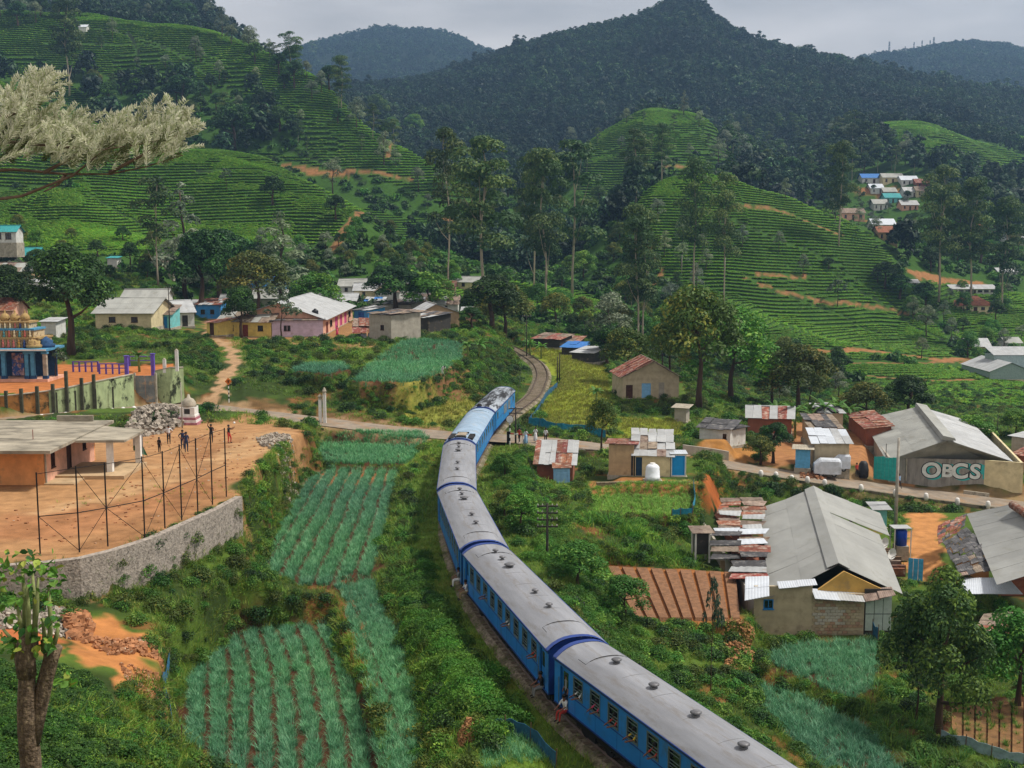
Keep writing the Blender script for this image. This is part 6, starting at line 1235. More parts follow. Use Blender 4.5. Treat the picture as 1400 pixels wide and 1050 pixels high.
slope(t, Lc(1312, 812, -4.4), Lc(1398, 812, -4.2), Lc(1378, 790, -3.9), Lc(1318, 790, -4.1), roof_white, 1.6, 3, .02)
part(t, 'wall', w_org, lambda b: b.box(1.0, 3.6, 1.2, 1.4, -.6, 2.0)); part(t, 'wall', w_brk, lambda b: b.box(2.9, 9, -2.6, -2.4, -1, 1.9))
for k in range(3): part(t, 'wall_plank', w_brk, lambda b: b.box(2.9, 9, -2.68, -2.61, .1+.6*k, .6+.6*k))
slope(t, Lc(1332, 866, -5.3), Lc(1412, 872, -5.3), Lc(1410, 838, -4.8), Lc(1345, 842, -4.8), [roof_rust, roof_brown], .8, 1.2, .4, seed=9)
for k in range(5): part(t, 'lean_to_post', wood, lambda b: b.tube([Lc(1335+17*k, 884, -6.4), Lc(1334+17*k, 866, -5.3)], .05, 5))
# small things in the yard
t = thing('water_tank', 'deep blue cylindrical water tank on a stand in the orange yard', 'water tank', PZ(1231, 760, -5.9)); part(t, 'tank_body', bluep, lambda b: b.lathe([(.5, 1.0), (.5, 2.3), (.45, 2.4), (.2, 2.5)], 16), True); part(t, 'stand', conc, lambda b: b.box(-.55, .55, -.55, .55, -.3, 1.0)); part(t, 'tank_roof', roof_pale, lambda b: b.box(-.9, .7, -.7, .7, 2.62, 2.68))
for k, (x, y) in enumerate(((-.8, -.6), (.65, -.6), (-.8, .6), (.65, .6))): part(t, 'stand_post', white_p, lambda b: b.box(x, x+.08, y, y+.08, -.3, 2.62))
for px_, py_, lb in ((1208, 750, 'upper white satellite dish on the big house eave'), (1218, 765, 'lower white satellite dish just beside the blue tank')):
    t = thing('satellite_dish', lb, 'satellite dish', PZ(px_, py_, -3.7), .5); part(t, 'dish', white_p, lambda b: b.add([(.48*math.cos(a), -.1+.12*(r_ == 0), .5+.48*math.sin(a)) for r_ in (1,) for a in [2*math.pi*k/14 for k in range(14)]]+[(0, .06, .5)], [(k, (k+1) % 14, 14) for k in range(14)])); part(t, 'mast', steelg, lambda b: b.tube([(0, .1, -.5), (0, .1, .5)], .03, 5)); part(t, 'feed_arm', black, lambda b: b.tube([(0, .0, .1), (0, -.5, .45)], .02, 4))
house('tiny green shed between the big house and the road bank', (1196, 722), (1212, 722), -6.0, 1.6, 1.9, .2, w_cyan, roof_pale, mono=True, cat='shed', name='shed')
t = thing('cyan_sheet_fence', 'sky blue corrugated sheet screen in the orange yard', 'fence', PZ(1241, 793, -6.3), R(-20))
for k in range(3): part(t, 'fence_sheet', M('sky_blue_corrugated', '#4aa3cf', var=.15), lambda b: b.box(.4*k, .4*k+.38, 0, .04, -.2, 1.9))
slt = thing('rusty_wood_stack', 'heap of rusty sheets and poles between the big house and the blue screen', 'scrap heap', PZ(1215, 800, -6.2)); rs = random.Random(3)
for k in range(16): part(slt, 'scrap_sheet', rs.choice([roof_rust, roof_brown, wood]), lambda b: b.box(-1.2+.12*rs.random(), .9+.5*rs.random(), -1+.35*k, -.75+.35*k, .3+.9*rs.random(), .36+.9*rs.random()+.9))
# hut on stilts, soil field side
p = PZ(950, 762, -3.6); t = thing('stilt_latrine', 'narrow dark latrine with white corner posts beside the soil field', 'outhouse', p, .1)
for x in (0, 1.15):
    for y in (0, 1.1): part(t, 'corner_post', white_p, lambda b: b.box(x, x+.13, y, y+.13, -.5, 2.0))
part(t, 'cabin', w_dark, lambda b: b.box(.14, 1.14, .12, 1.12, .2, 1.95)); slope(t, (-.3, -.3, 2.0), (1.6, -.3, 2.0), (1.6, 1.5, 2.2), (-.3, 1.5, 2.2), roof_brown, .9, 1.8, .2)
# ------------------------------------------------------------------ 9 far houses on the right
def far_house(label, px0, px1, py, hpx, dpt, rh, wm, rm, nwin=3, dd=None, hip=False):
    g = G((px0+px1)/2, py); d = g.y; z = g.z; a = uz(px0)*d; w = (px1-px0)*d/FPX; h = hpx*d/FPX
    t = thing('house', label, 'house', (a, d, z)); ops = [((k+.5)/nwin-.05, (k+.5)/nwin+.05, h*.35, h*.8, 'w') if k != nwin//2 else ((k+.5)/nwin-.05, (k+.5)/nwin+.05, 0, h*.8, 'd', woodd) for k in range(nwin)]
    walls(t, w, dpt, h, wm, {'front': ops}, z0=-3); e = .5; y = dpt/2; q = dpt*.45 if hip else -e
    slope(t, (-e, -e, h), (w+e, -e, h), (w-q, y, h+rh), (q, y, h+rh), rm, 2.2, 5, 0, folds=3); slope(t, (w+e, dpt+e, h), (-e, dpt+e, h), (q, y, h+rh), (w-q, y, h+rh), rm, 4, 9, 0, folds=2)
    if hip: slope(t, (-e, dpt+e, h), (-e, -e, h), (q, y, h+rh), (q-.01, y, h+rh), rm, 4, 9, folds=2); slope(t, (w+e, -e, h), (w+e, dpt+e, h), (w-q-.01, y, h+rh), (w-q, y, h+rh), rm, 4, 9, folds=2)
    else:
        for x in (0.18, w): gable_tri(t, (x, 0, h), (x, dpt, h), (x, y, h+rh-.05), .18, wm)
    return t
far_house('cream bungalow with brown hipped tile roof below the red earth slope', 1308, 1359, 427, 9, 9, 3.0, w_cream, roof_tile, 5, hip=True)
far_house('small pink-white house with pale roof at the far right edge', 1363, 1388, 378, 6, 7, 1.6, w_white, roof_pale, 3)
far_house('long white barrack building above the brown-roofed bungalow', 1300, 1360, 402, 7, 8, 1.4, w_white, roof_pale, 7)
far_house('little yellow house at the end of the tea road', 1327, 1356, 482, 8, 7, 2.2, w_yell, roof_pale, 3)
far_house('small white house beside the red earth clearing', 1240, 1254, 392, 5, 5, 1.2, w_white, roof_pale, 2)
far_house('white house half hidden at the right edge above the greenhouse', 1378, 1398, 476, 7, 6, 1.5, w_white, roof_grey, 2)
for k, (a, b, y, h, lb, wm, rm) in enumerate(((1174, 1203, 251, 5, 'blue-roofed white hall topmost in the far hamlet', w_white, roof_blue), (1202, 1226, 252, 6, 'tan-roofed hall beside the blue-roofed hall in the far hamlet', w_cream, roof_grey), (1227, 1246, 254, 5, 'pale arched-roof house right of the tan hall in the far hamlet', w_white, roof_white),
    (1247, 1262, 258, 5, 'rusty-roofed house at the right end of the far hamlet top row', w_brk, roof_rust), (1186, 1200, 265, 5, 'white-roofed cottage under the red bank of the far hamlet', w_white, roof_white), (1204, 1218, 270, 5, 'grey cottage in the middle of the far hamlet', w_gry, roof_grey), (1206, 1224, 278, 5, 'teal-roofed cottage in the far hamlet', w_cyan, roof_teal),
    (1232, 1246, 271, 6, 'pale two-room house right of centre in the far hamlet', w_white, roof_pale), (1248, 1260, 270, 6, 'cream house beneath the rusty-roofed one in the far hamlet', w_cream, roof_brown), (1191, 1207, 288, 6, 'white cottage lowest left in the far hamlet', w_white, roof_grey), (1229, 1248, 288, 5, 'pink-doored cottage lowest right in the far hamlet', w_pink, roof_pale),
    (1148, 1176, 302, 7, 'pinkish house behind the tall eucalyptus left of the hamlet', w_pink, roof_brown), (1191, 1218, 318, 7, 'white two-storey house with pale roof below the far hamlet', w_white, roof_white), (1199, 1222, 330, 8, 'brown-roofed annexe under the white two-storey house', w_tan, roof_tile), (1336, 1354, 318, 5, 'small tan house among the trees on the far right slope', w_pink, roof_tile), (1372, 1398, 334, 4, 'long grey-roofed barrack among trees at the far right edge', w_white, roof_pale))):
    far_house(lb, a-1.5, b+1.5, y, h*1.5, 8, 2.4, wm, rm, 3 if b-a > 15 else 2)
p0 = G(1353, 520); p0.z -= .3; t = thing('greenhouse', 'large grey greenhouse with pale ribbed roof at the right edge', 'greenhouse', p0); gg = M('greenhouse_sheet', '#8fa0a0', var=.15, rough=.5)
gw = 16; part(t, 'low_wall', w_cream, lambda b: b.box(0, gw, 0, 18, -4, .5)); part(t, 'mesh_wall', gg, lambda b: b.box(.05, gw-.05, .05, 17.9, .5, 2.4))
slope(t, (-.3, 18, 2.4), (-.3, -.3, 2.4), (5, -.3, 4.6), (5, 18, 4.6), roof_pale, 1.5, 6, 0, folds=3); slope(t, (10.3, -.3, 2.4), (10.3, 18, 2.4), (5, 18, 4.6), (5, -.3, 4.6), roof_pale, 1.5, 6, 0, folds=3); gable_tri(t, (0, .05, 2.4), (10, .05, 2.4), (5, .05, 4.5), .1, gg)
slope(t, (4, 8, 5.6), (14, 8, 5.6), (14, 14, 7.2), (4, 14, 7.2), roof_pale, 2, 7, 0, folds=3); part(t, 'upper_wall', gg, lambda b: b.box(4.2, 13.8, 8.2, 13.8, 2.4, 5.5))
# ------------------------------------------------------------------ people
SKIN, HAIR = M('brown_skin', '#7a5240', rough=.6, var=.05, bump=0), M('black_hair', '#15120f', rough=.6, var=.1, bump=0)
def cloth(n, c): return M('cloth_'+n, c, rough=.85, var=.12, bump=.05)
CL = {k: cloth(k, c) for k, c in (('black', '#1f2024'), ('navy', '#243250'), ('white', '#cfd0d2'), ('red', '#b0392f'), ('blue', '#4a78b8'), ('pink', '#c8436a'), ('grey', '#7d7f80'), ('green', '#3d6a4a'), ('yellow', '#c9a93a'), ('skyblue', '#8fb4d8'), ('khaki', '#8c7c5c'))}
PC = {}; PMI = {}
def person(p, rz, label, top='black', low='navy', pose='stand', h=1.7, skirt=False, group=None, cover=None):
    J_ = {'pel': (0, 0, .95), 'chest': (0, 0, 1.3), 'neck': (0, 0, 1.47), 'head': (0, -.02, 1.62), 'crown': (0, -.01, 1.70), 'ls': (.17, 0, 1.42), 'rs': (-.17, 0, 1.42), 'le': (.23, .02, 1.14), 're': (-.23, .02, 1.14), 'lw': (.24, -.08, .9), 'rw': (-.24, -.08, .9), 'lh': (.24, -.11, .82), 'rh': (-.24, -.11, .82),
         'lp': (.09, 0, .9), 'rp': (-.09, 0, .9), 'lk': (.1, -.03, .5), 'rk': (-.1, -.03, .5), 'la': (.1, .02, .09), 'ra': (-.1, .02, .09), 'lt': (.11, -.14, .03), 'rt': (-.11, -.14, .03)}
    if pose == 'up': J_.update(re=(-.3, -.06, 1.62), rw=(-.24, -.14, 1.86), rh=(-.22, -.16, 1.95), le=(.26, -.1, 1.2), lw=(.22, -.3, 1.25), lh=(.2, -.38, 1.28))
    if pose == 'catch': J_.update(re=(-.24, -.24, 1.3), rw=(-.2, -.46, 1.48), rh=(-.18, -.54, 1.55), le=(.24, -.24, 1.28), lw=(.16, -.46, 1.46), lh=(.14, -.53, 1.54), lk=(.14, -.16, .5), la=(.16, -.1, .09), lt=(.18, -.26, .03))
    if pose == 'walk': J_.update(lk=(.1, -.16, .52), la=(.1, -.24, .12), lt=(.1, -.4, .07), rk=(-.1, .06, .5), ra=(-.1, .28, .16), rt=(-.1, .2, .03), le=(.22, .14, 1.16), lw=(.22, .1, .94), lh=(.22, .06, .86), re=(-.22, -.12, 1.16), rw=(-.22, -.28, 1.0), rh=(-.22, -.34, .94))
    if pose == 'hips': J_.update(le=(.36, .04, 1.2), lw=(.2, -.04, 1.02), lh=(.14, -.08, 1.0), re=(-.36, .04, 1.2), rw=(-.2, -.04, 1.02), rh=(-.14, -.08, 1.0))
    if pose == 'bend': J_.update(chest=(0, -.3, 1.12), neck=(0, -.46, 1.16), head=(0, -.58, 1.12), crown=(0, -.66, 1.1), ls=(.17, -.4, 1.14), rs=(-.17, -.4, 1.14), le=(.2, -.45, .86), re=(-.2, -.45, .86), lw=(.16, -.52, .62), rw=(-.16, -.52, .62), lh=(.16, -.54, .53), rh=(-.16, -.54, .53))
    if pose == 'sit': J_.update(pel=(0, 0, .5), lp=(.09, 0, .45), rp=(-.09, 0, .45), lk=(.12, -.42, .46), rk=(-.12, -.42, .46), la=(.12, -.46, .05), ra=(-.12, -.46, .05), lt=(.12, -.62, 0), rt=(-.12, -.62, 0), chest=(0, -.04, .86), neck=(0, -.06, 1.03), head=(0, -.1, 1.18), crown=(0, -.1, 1.27), ls=(.17, -.05, .98), rs=(-.17, -.05, .98), le=(.22, -.16, .74), re=(-.24, -.2, .72), lw=(.16, -.38, .62), rw=(-.2, -.42, .6), lh=(.14, -.46, .58), rh=(-.19, -.5, .56))
    if pose == 'lean': J_.update(le=(.26, -.25, 1.2), lw=(.2, -.5, 1.16), lh=(.16, -.58, 1.14), re=(-.26, -.25, 1.2), rw=(-.2, -.5, 1.14), rh=(-.16, -.58, 1.12), head=(0, -.12, 1.6), crown=(0, -.13, 1.68))
    key = pose+str(skirt)
    if key not in PC:
        E_ = [('pel', 'chest', .15, .155), ('chest', 'neck', .155, .06), ('neck', 'head', .055, .088), ('head', 'crown', .1, .075), ('chest', 'ls', .1, .065), ('chest', 'rs', .1, .065), ('ls', 'le', .058, .046), ('rs', 're', .058, .046), ('le', 'lw', .044, .034), ('re', 'rw', .044, .034),
              ('pel', 'lp', .13, .1), ('pel', 'rp', .13, .1), ('lp', 'lk', .1, .066), ('rp', 'rk', .1, .066), ('lk', 'la', .062, .042), ('rk', 'ra', .062, .042), ('la', 'lt', .045, .035), ('ra', 'rt', .045, .035)]
        for w_, h_ in (('lw', 'lh'), ('rw', 'rh')): E_.append((w_, h_, .034, .03))
        names = list(J_); rad = {}
        for a, b, r1, r2 in E_: rad[a] = max(rad.get(a, 0), r1); rad[b] = max(rad.get(b, 0), r2)
        V = [Vector(J_[n]) for n in names]; Ed = [(names.index(a), names.index(b)) for a, b, _, _ in E_]; RR = [rad.get(n, .05) for n in names]
        for w_, h_ in (('lw', 'lh'), ('rw', 'rh')):      # five short fingers from each palm
            a, b = Vector(J_[w_]), Vector(J_[h_]); d = (b-a).normalized(); s = Vector((d.z, 0, -d.x)); s = s.normalized() if s.length > .1 else Vector((1, 0, 0)); sgn = 1 if w_ == 'lw' else -1
            for f_ in range(5):
                k0 = len(V); off = s*(f_-1.5)*.02 if f_ < 4 else s*-sgn*.04; ln = (.06, .075, .07, .055, .045)[f_]; base = b if f_ < 4 else a.lerp(b, .5)
                V += [base+off+d*.012, base+off*1.15+d*ln]; Ed += [(names.index(h_) if f_ < 4 else names.index(w_), k0), (k0, k0+1)]; RR += [.011, .009]
        me = bpy.data.meshes.new('person_'+key); me.from_pydata([tuple(v) for v in V], Ed, []); ob = bpy.data.objects.new('skin_tmp', me); C.objects.link(ob)
        sk = ob.modifiers.new('skin', 'SKIN'); sk.use_smooth_shade = True
        for i, sv in enumerate(me.skin_vertices[0].data): sv.radius = (RR[i], RR[i]*(.72 if names and i < len(names) and names[i] in ('pel', 'chest') else 1)); sv.use_root = (i == 0)
        sb = ob.modifiers.new('sub', 'SUBSURF'); sb.levels = sb.render_levels = 1
        ev = ob.evaluated_get(bpy.context.evaluated_depsgraph_get()); nm = bpy.data.meshes.new_from_object(ev); bpy.data.objects.remove(ob)
        if len(nm.polygons) < 50: print('SKINFAIL', pose)
        reg = []
        for a, b, r1, r2 in E_: reg.append((Vector(J_[a]), Vector(J_[b]), 0 if a in ('pel',) and b == 'chest' or a == 'chest' and b != 'neck' or a in ('ls', 'rs') else (1 if a in ('pel', 'lp', 'rp', 'lk', 'rk') else (3 if a in ('la', 'ra') else 2))))
        mi = []
        for p_ in nm.polygons:
            c = p_.center; best = 9; k = 2
            for a, b, m_ in reg:
                ab = b-a; t_ = max(0, min(1, (c-a).dot(ab)/max(ab.length_squared, 1e-6))); dd = (c-a-ab*t_).length
                if dd < best: best, k = dd, m_
            if k == 2 and (c-Vector(J_['chest'])).length < .15: k = 0
            mi.append(k)
        nm.polygons.foreach_set('material_index', mi); nm.polygons.foreach_set('use_smooth', [True]*len(mi)); PC[key] = (nm, J_); PMI[key] = mi
    src, JJ_ = PC[key]; me = src.copy(); me.materials.clear()
    for m_ in (CL[top], CL[low], SKIN, HAIR): me.materials.append(m_)
    me.polygons.foreach_set('material_index', PMI[key])
    o = bpy.data.objects.new('person', me); C.objects.link(o); s = h/1.72; o.location = p; o.rotation_euler = (0, 0, rz); o.scale = (s, s, s); tag(o, label, 'person', group)
    hd = Vector(JJ_['head']); cr = Vector(JJ_['crown']); ax = (cr-hd).normalized()
    part(o, 'hair' if cover is None else 'head_covering', HAIR if cover is None else CL[cover], lambda b: b.lathe([(.098, -.02), (.116, .03), (.108, .08), (.07, .125), (.01, .14)], 10, c=(hd.x, hd.y+.025, hd.z+.0)), True)
    part(o, 'face_features', HAIR, lambda b: (b.box(hd.x-.045, hd.x-.02, hd.y-.102, hd.y-.092, hd.z-.0, hd.z+.012), b.box(hd.x+.02, hd.x+.045, hd.y-.102, hd.y-.092, hd.z, hd.z+.012), b.box(hd.x-.02, hd.x+.02, hd.y-.1, hd.y-.09, hd.z-.052, hd.z-.044)))
    part(o, 'nose', SKIN, lambda b: b.add([(hd.x-.012, hd.y-.095, hd.z-.03), (hd.x+.012, hd.y-.095, hd.z-.03), (hd.x, hd.y-.12, hd.z-.028), (hd.x, hd.y-.095, hd.z+.01)], [(0, 1, 2), (0, 2, 3), (2, 1, 3)]))
    if skirt: part(o, 'long_skirt', CL[low], lambda b: b.lathe([(.26, .12), (.22, .5), (.17, .95), (.14, 1.08)], 12), True)
    return o
def at(px_, py_, z=None): return PZ(px_, py_, z) if z is not None else Vector(PP(px_, py_))
person(at(192, 617), 2.6, 'person hidden behind the flag, dark trousers, by the porch', 'black', 'black', 'stand', 1.6)
person(at(218, 619), 2.8, 'boy in black standing alone between the flag and the walker', 'black', 'black', 'stand', 1.35)
person(at(231, 607), .3, 'man in white shirt and black trousers near the rubble heap', 'white', 'black', 'hips', 1.72)
person(at(250, 614), .2, 'man in navy, left one of the pair standing together', 'navy', 'navy', 'hips', 1.7)
person(at(255, 618), .5, 'man in navy jersey, right one of the pair standing together', 'navy', 'navy', 'stand', 1.75)
person(at(289, 605), .2, 'player in black raising one arm under the volleyball wire', 'black', 'black', 'up', 1.7)
person(at(313, 606), 1.3, 'player in dark clothes lunging to catch a ball', 'black', 'red', 'catch', 1.7)
t = thing('ball', 'small white ball in front of the lunging player', 'ball', at(321, 606)+Vector((0, 0, 1.9))); part(t, 'ball_cover', white_p, lambda b: b.lathe([(.02, -.11), (.08, -.08), (.11, 0), (.08, .08), (.02, .11)], 10), True)
# flag
p = at(197, 634); t = thing('flag', 'white, black and green striped flag hanging on a thin pole', 'flag', p)
part(t, 'flagpole', steelg, lambda b: b.tube([(0, 0, 0), (-.1, 0, 2.6)], .025, 5))
for k, (m_, z0, z1) in enumerate(((CL['white'], 1.5, 2.45), (CL['green'], 1.05, 1.5))):
    part(t, 'cloth_band', m_, lambda b: b.add([(-.78*(1-i/6)-.05+(.35*i/6 if k else 0), .1*math.sin(i*1.4), (z0 if not k else z0-.3+.35*(1-i/6))-.12*i/6) for i in range(7)]+[(-.78*(1-i/6)-.05+(.2*i/6 if k else 0)*0, .1*math.sin(i*1.4), z1-.1*i/6) for i in range(7)], [(i, i+1, i+8, i+7) for i in range(6)]))
# people at the crossing
person(at(710, 605, .1), -.5, 'woman in red top and dark trousers by the crossing signal', 'red', 'black', 'walk', 1.62)
person(at(719, 607, .1), -.4, 'person in white and pale blue, second from the crossing signal', 'white', 'skyblue', 'walk', 1.62, skirt=True)
person(at(732, 604, .1), -.4, 'person in white long dress walking behind the others', 'white', 'white', 'walk', 1.62, skirt=True)
person(at(746, 606, .0), -.3, 'man in white shirt and black trousers last in the roadside line', 'white', 'black', 'stand', 1.7)
person(at(1229, 668, -5), .4, 'person in pale green shirt beside the tall concrete pole', 'skyblue', 'black', 'walk', 1.65)
person(at(1171, 652, -4.3), .4, 'person in red beside the teal fence alley', 'red', 'black', 'stand', 1.6)
person(at(461, 459, 6.4), .5, 'woman in bright pink outside the magenta doors', 'pink', 'pink', 'stand', 1.65, skirt=True)
person(at(605, 512, 4.7), .6, 'farmer in white bending in the terraced leek plot', 'white', 'white', 'bend', 1.65)
# people on the train (local frames of the carriages)
def on_car(i, x, z, rz, label, top, low, pose, h=1.65, s=None, **kw):
    c = cars[i]; mw = Matrix.Translation(c.location) @ Matrix.Rotation(c.rotation_euler.z, 4, 'Z')
    p_ = mw @ Vector((x, SIDE*(s if s is not None else 1.3), z)); d = mw.to_3x3() @ Vector((0, SIDE, 0)); return person(p_, math.atan2(d.y, d.x)+math.pi/2+rz, label, top, low, pose, h, **kw)
c0 = cars[1]; lft = (Matrix.Rotation(c0.rotation_euler.z, 3, 'Z') @ Vector((0, 1, 0))); SIDE = 1 if lft.x < 0 else -1
hc = [((J[i]-([J0]+J)[i]).length-.55)/2 for i in range(len(J))]
on_car(0, hc[0]-1.0, 1.06, 0, 'boy standing in the doorway of the nearest carriage', 'grey', 'black', 'stand', 1.6, s=1.3)
on_car(0, hc[0]-1.15, .6, .2, 'passenger in red sitting on the doorstep of the nearest carriage', 'white', 'red', 'sit', 1.6, s=1.45)
on_car(1, -hc[1]+1.0, .62, 0, 'passenger in dark shirt sitting in the near doorway of the second carriage', 'black', 'grey', 'sit', 1.6, s=1.45) 
on_car(1, hc[1]-1.0, .62, 0, 'passenger in white sitting in the far doorway of the second carriage', 'white', 'khaki', 'sit', 1.6, s=1.45)
on_car(2, -hc[2]+1.0, .62, 0, 'passenger in a doorway of the third carriage', 'grey', 'white', 'sit', 1.6, s=1.45)
W0 = std(10)(hc[0])
for k, tp_, lb in ((9, 'white', 'passenger in white at the first window behind the door of the nearest carriage'), (8, 'pink', 'passenger leaning an arm out of the second window of the nearest carriage'), (7, 'red', 'passenger with hand raised at the third window of the nearest carriage'), (6, 'yellow', 'passenger at the fourth window of the nearest carriage, yellow cuff showing'), (5, 'red', 'passenger in red low at the fifth window of the nearest carriage')):
    on_car(0, W0[k], 1.08, .1*(k % 3-1), lb, tp_, 'black', 'lean', 1.5, s=1.27)
W1_ = std(9)(hc[1])
for k, tp_, lb in ((0, 'red', 'passenger at the window next to the nearest carriage, second carriage'), (3, 'white', 'passenger in white midway along the second carriage'), (6, 'blue', 'passenger in blue at a far window of the second carriage')):
    on_car(1, W1_[k], 1.08, 0, lb, tp_, 'black', 'lean', 1.5, s=1.27)
# ------------------------------------------------------------------ roadside stones, signs, poles
kerbw = M('whitewashed_stone', '#d6d3cf', var=.12, rough=.8, dirt=('#8a8478', .6, .8, 3))
def idx_px(px_): return int(np.argmin([abs(700+FPX*p_.x/p_.y-px_) for p_ in ROAD]))
BN = {}
ORD = 'first second third fourth fifth sixth seventh eighth ninth tenth eleventh twelfth'.split()
def bollard(px_, py_, z, label, group):
    BN[group] = BN.get(group, 0)+1; label = label.replace('whitewashed', ORD[BN[group]-1]+' whitewashed').replace('kerb stone', 'kerb stone from the left', 1)
    i_ = idx_px(px_); d_ = (ROAD[i_+1]-ROAD[i_]).normalized(); q_ = ROAD[i_]+Vector((d_.y, -d_.x, 0))*2.92; q_.x = uz(px_)*q_.y; q_.z = ROAD[i_].z+.12; t = thing('kerb_stone', label, 'kerb stone', q_, 0, group); part(t, 'stone', kerbw, lambda b: b.lathe([(.26, -.2), (.27, .25), (.22, .5), (.12, .6)], 8), True); return t
for k, px_ in enumerate((50, 67, 83, 99, 116, 132, 148, 163, 178, 193, 207, 221)): bollard(px_, np.interp(px_, [50, 221], [571.5, 563.5]), 3.0, 'whitewashed kerb stone on the parapet below the mossy green wall', 'kerb stones by the mossy wall')
for a, b in ((718, 614), (740, 609.5), (761, 612), (781, 615)): bollard(a, b, -.1, 'whitewashed kerb stone by the crossing, above the striped rusty roof', 'kerb stones by the crossing')
for a, b, z in ((1046, 651, -3.5), (1067, 654, -3.7), (1089, 657, -4), (1111, 660, -4.2), (1135, 664, -4.4), (1186, 669, -5), (1234, 676, -5.4), (1277, 681, -5.7), (1321, 686, -6), (1364, 691, -6.3)): bollard(a, b, z, 'whitewashed kerb stone along the road above the big grey roof', 'kerb stones along the lower road')
def off_road(d0, i0, i1, step=3):
    out_ = []
    for i in range(i0, i1, step): d = (ROAD[i+1]-ROAD[i]).normalized(); out_.append(ROAD[i]+Vector((d.y, -d.x, 0))*d0)
    return out_
mossr = M('mossy_road_wall', '#6f6858', var=.3, scale=1.5, bump=.4, dirt=('#2b3220', .5, .6, 1.2))
for a, b, dep, lb in ((30, 236, 1.0, 'low parapet wall under the white kerb stones by the temple'), (725, 815, 1.4, 'concrete road edge wall beside the crossing'), (1030, 1420, 2.2, 'mossy retaining wall holding up the lower road')):
    P_ = off_road(2.75, idx_px(a), idx_px(b)); wall_line(lb, P_, [p_.z-dep for p_ in P_], [p_.z+.12 for p_ in P_], -.35, conc if dep < 1.5 else mossr, name='road_retaining_wall')
P_ = [Vector((p_.x, p_.y, p_.z)) for p_ in [ROAD[i]-Vector(((ROAD[i+1]-ROAD[i]).normalized().y, -(ROAD[i+1]-ROAD[i]).normalized().x, 0))*2.9 for i in range(idx_px(946), idx_px(1028), 3)]]
wall_line('pale streaked wall between the road and the white hut', P_, [p_.z-.4 for p_ in P_], [p_.z+1.1 for p_ in P_], .3, w_gry, name='roadside_wall')
P_ = [ROAD[i]-Vector(((ROAD[i+1]-ROAD[i]).normalized().y, -(ROAD[i+1]-ROAD[i]).normalized().x, 0))*2.7 for i in range(idx_px(1335), idx_px(1400), 3)]
wall_line('low concrete parapet in front of the graffiti building', P_, [p_.z-.3 for p_ in P_], [p_.z+.45 for p_ in P_], .25, conc, name='roadside_wall')
# monument
p = Vector(PP(259, 580)); t = thing('roadside_shrine', 'small bell-topped shrine on a pink striped stepped base beside the road', 'shrine', p); pinkm = M('shrine_pink', '#a8707a', var=.25)
for k, (w, z0, z1, m_) in enumerate(((1.1, -.4, .3, pinkm), (.98, .3, .55, white_p), (.92, .55, .85, pinkm), (.85, .85, 1.05, white_p), (.78, 1.05, 1.9, white_p))): part(t, 'base_step', m_, lambda b: b.box(-w, w, -w, w, z0, z1))
part(t, 'bell', conc, lambda b: b.lathe([(.8, 1.9), (.78, 2.1), (.7, 2.4), (.5, 2.7), (.2, 2.85), (.1, 3.2)], 16), True); part(t, 'niche', w_dark, lambda b: b.box(-.3, .3, -.79, -.78+.02, 1.2, 1.75))
# rubble
def heap(px_poly, z, n, s, m_, label, hh=.8, name='rubble_heap'):
    P_ = [PZ(a, b, z) for a, b in px_poly]; xs = [q.x for q in P_]; ys = [q.y for q in P_]; mb = MB(); r = random.Random(n); cx, cy = sum(xs)/len(xs), sum(ys)/len(ys); k = 0
    while k < n:
        x, y = r.uniform(min(xs), max(xs)), r.uniform(min(ys), max(ys))
        if not inpoly(np.array([x]), np.array([y]), P_)[0]: continue
        k += 1; e = max(0, 1-math.hypot((x-cx)/(max(xs)-min(xs))*1.8, (y-cy)/(max(ys)-min(ys))*1.8)); zz = hz((x, y))+hh*e*r.random()**.4; q = s*r.uniform(.5, 1.3)
        M_ = Euler((r.random()*3, r.random()*3, r.random()*3)).to_matrix(); c = Vector((x, y, zz)); mb.hexa([c+M_ @ Vector((sx*q*r.uniform(.7, 1), sy*q*r.uniform(.5, .9), sz*q*r.uniform(.4, .8))) for sz in (-1, 1) for sx, sy in ((-1, -1), (1, -1), (1, 1), (-1, 1))])
    o = mb.build(name, m_); o['kind'] = 'stuff'; o['label'] = label; return o
rub = M('broken_concrete_rubble', '#a3998c', var=.35, scale=2.5, rand=0, dirt=('#5a5248', .5, .62, 1.5)); rubo = M('orange_earth_clods', '#9c6b48', var=.35, scale=2, dirt=('#c0b09a', .56, .66, 1.2))
heap([(172, 590), (185, 572), (205, 560), (240, 562), (250, 575), (225, 590), (195, 597)], 3.4, 520, .22, rub, 'heap of broken grey concrete behind the orange building', 1.4)
heap([(352, 625), (375, 612), (400, 622), (412, 648), (385, 655), (355, 640)], 1.6, 420, .13, rub, 'scatter of rubble tipped below the playground corner', .3)
heap([(85, 865), (105, 848), (125, 855), (125, 890), (95, 890)], 1.4, 130, .22, rubo, 'orange earth clods at the foot of the stone wall', .5)
heap([(-20, 835), (90, 830), (95, 870), (-20, 880)], 2.2, 420, .15, rub, 'rubble tipped below the stone wall', .3)
heap([(112, 905), (150, 895), (215, 880), (225, 905), (150, 925)], .8, 260, .12, rubo, 'loose clods below the orange slope', .2)
heap([(165, 960), (220, 950), (235, 980), (180, 990)], 0, 200, .09, rubo, 'stony earth beside the leek beds', .1)
heap([(625, 1010), (655, 1010), (650, 1040), (628, 1040)], -1, 500, .06, M('dry_stalks', '#9a6f48', var=.4), 'brown heap of dry stalks beside the train', .8, name='stalk_heap')
heap([(985, 880), (1030, 880), (1030, 920), (990, 920)], -5, 600, .09, M('dry_stalks', '#9a6f48', var=.4), 'straw heap beside the soil field', .9, name='straw_heap')
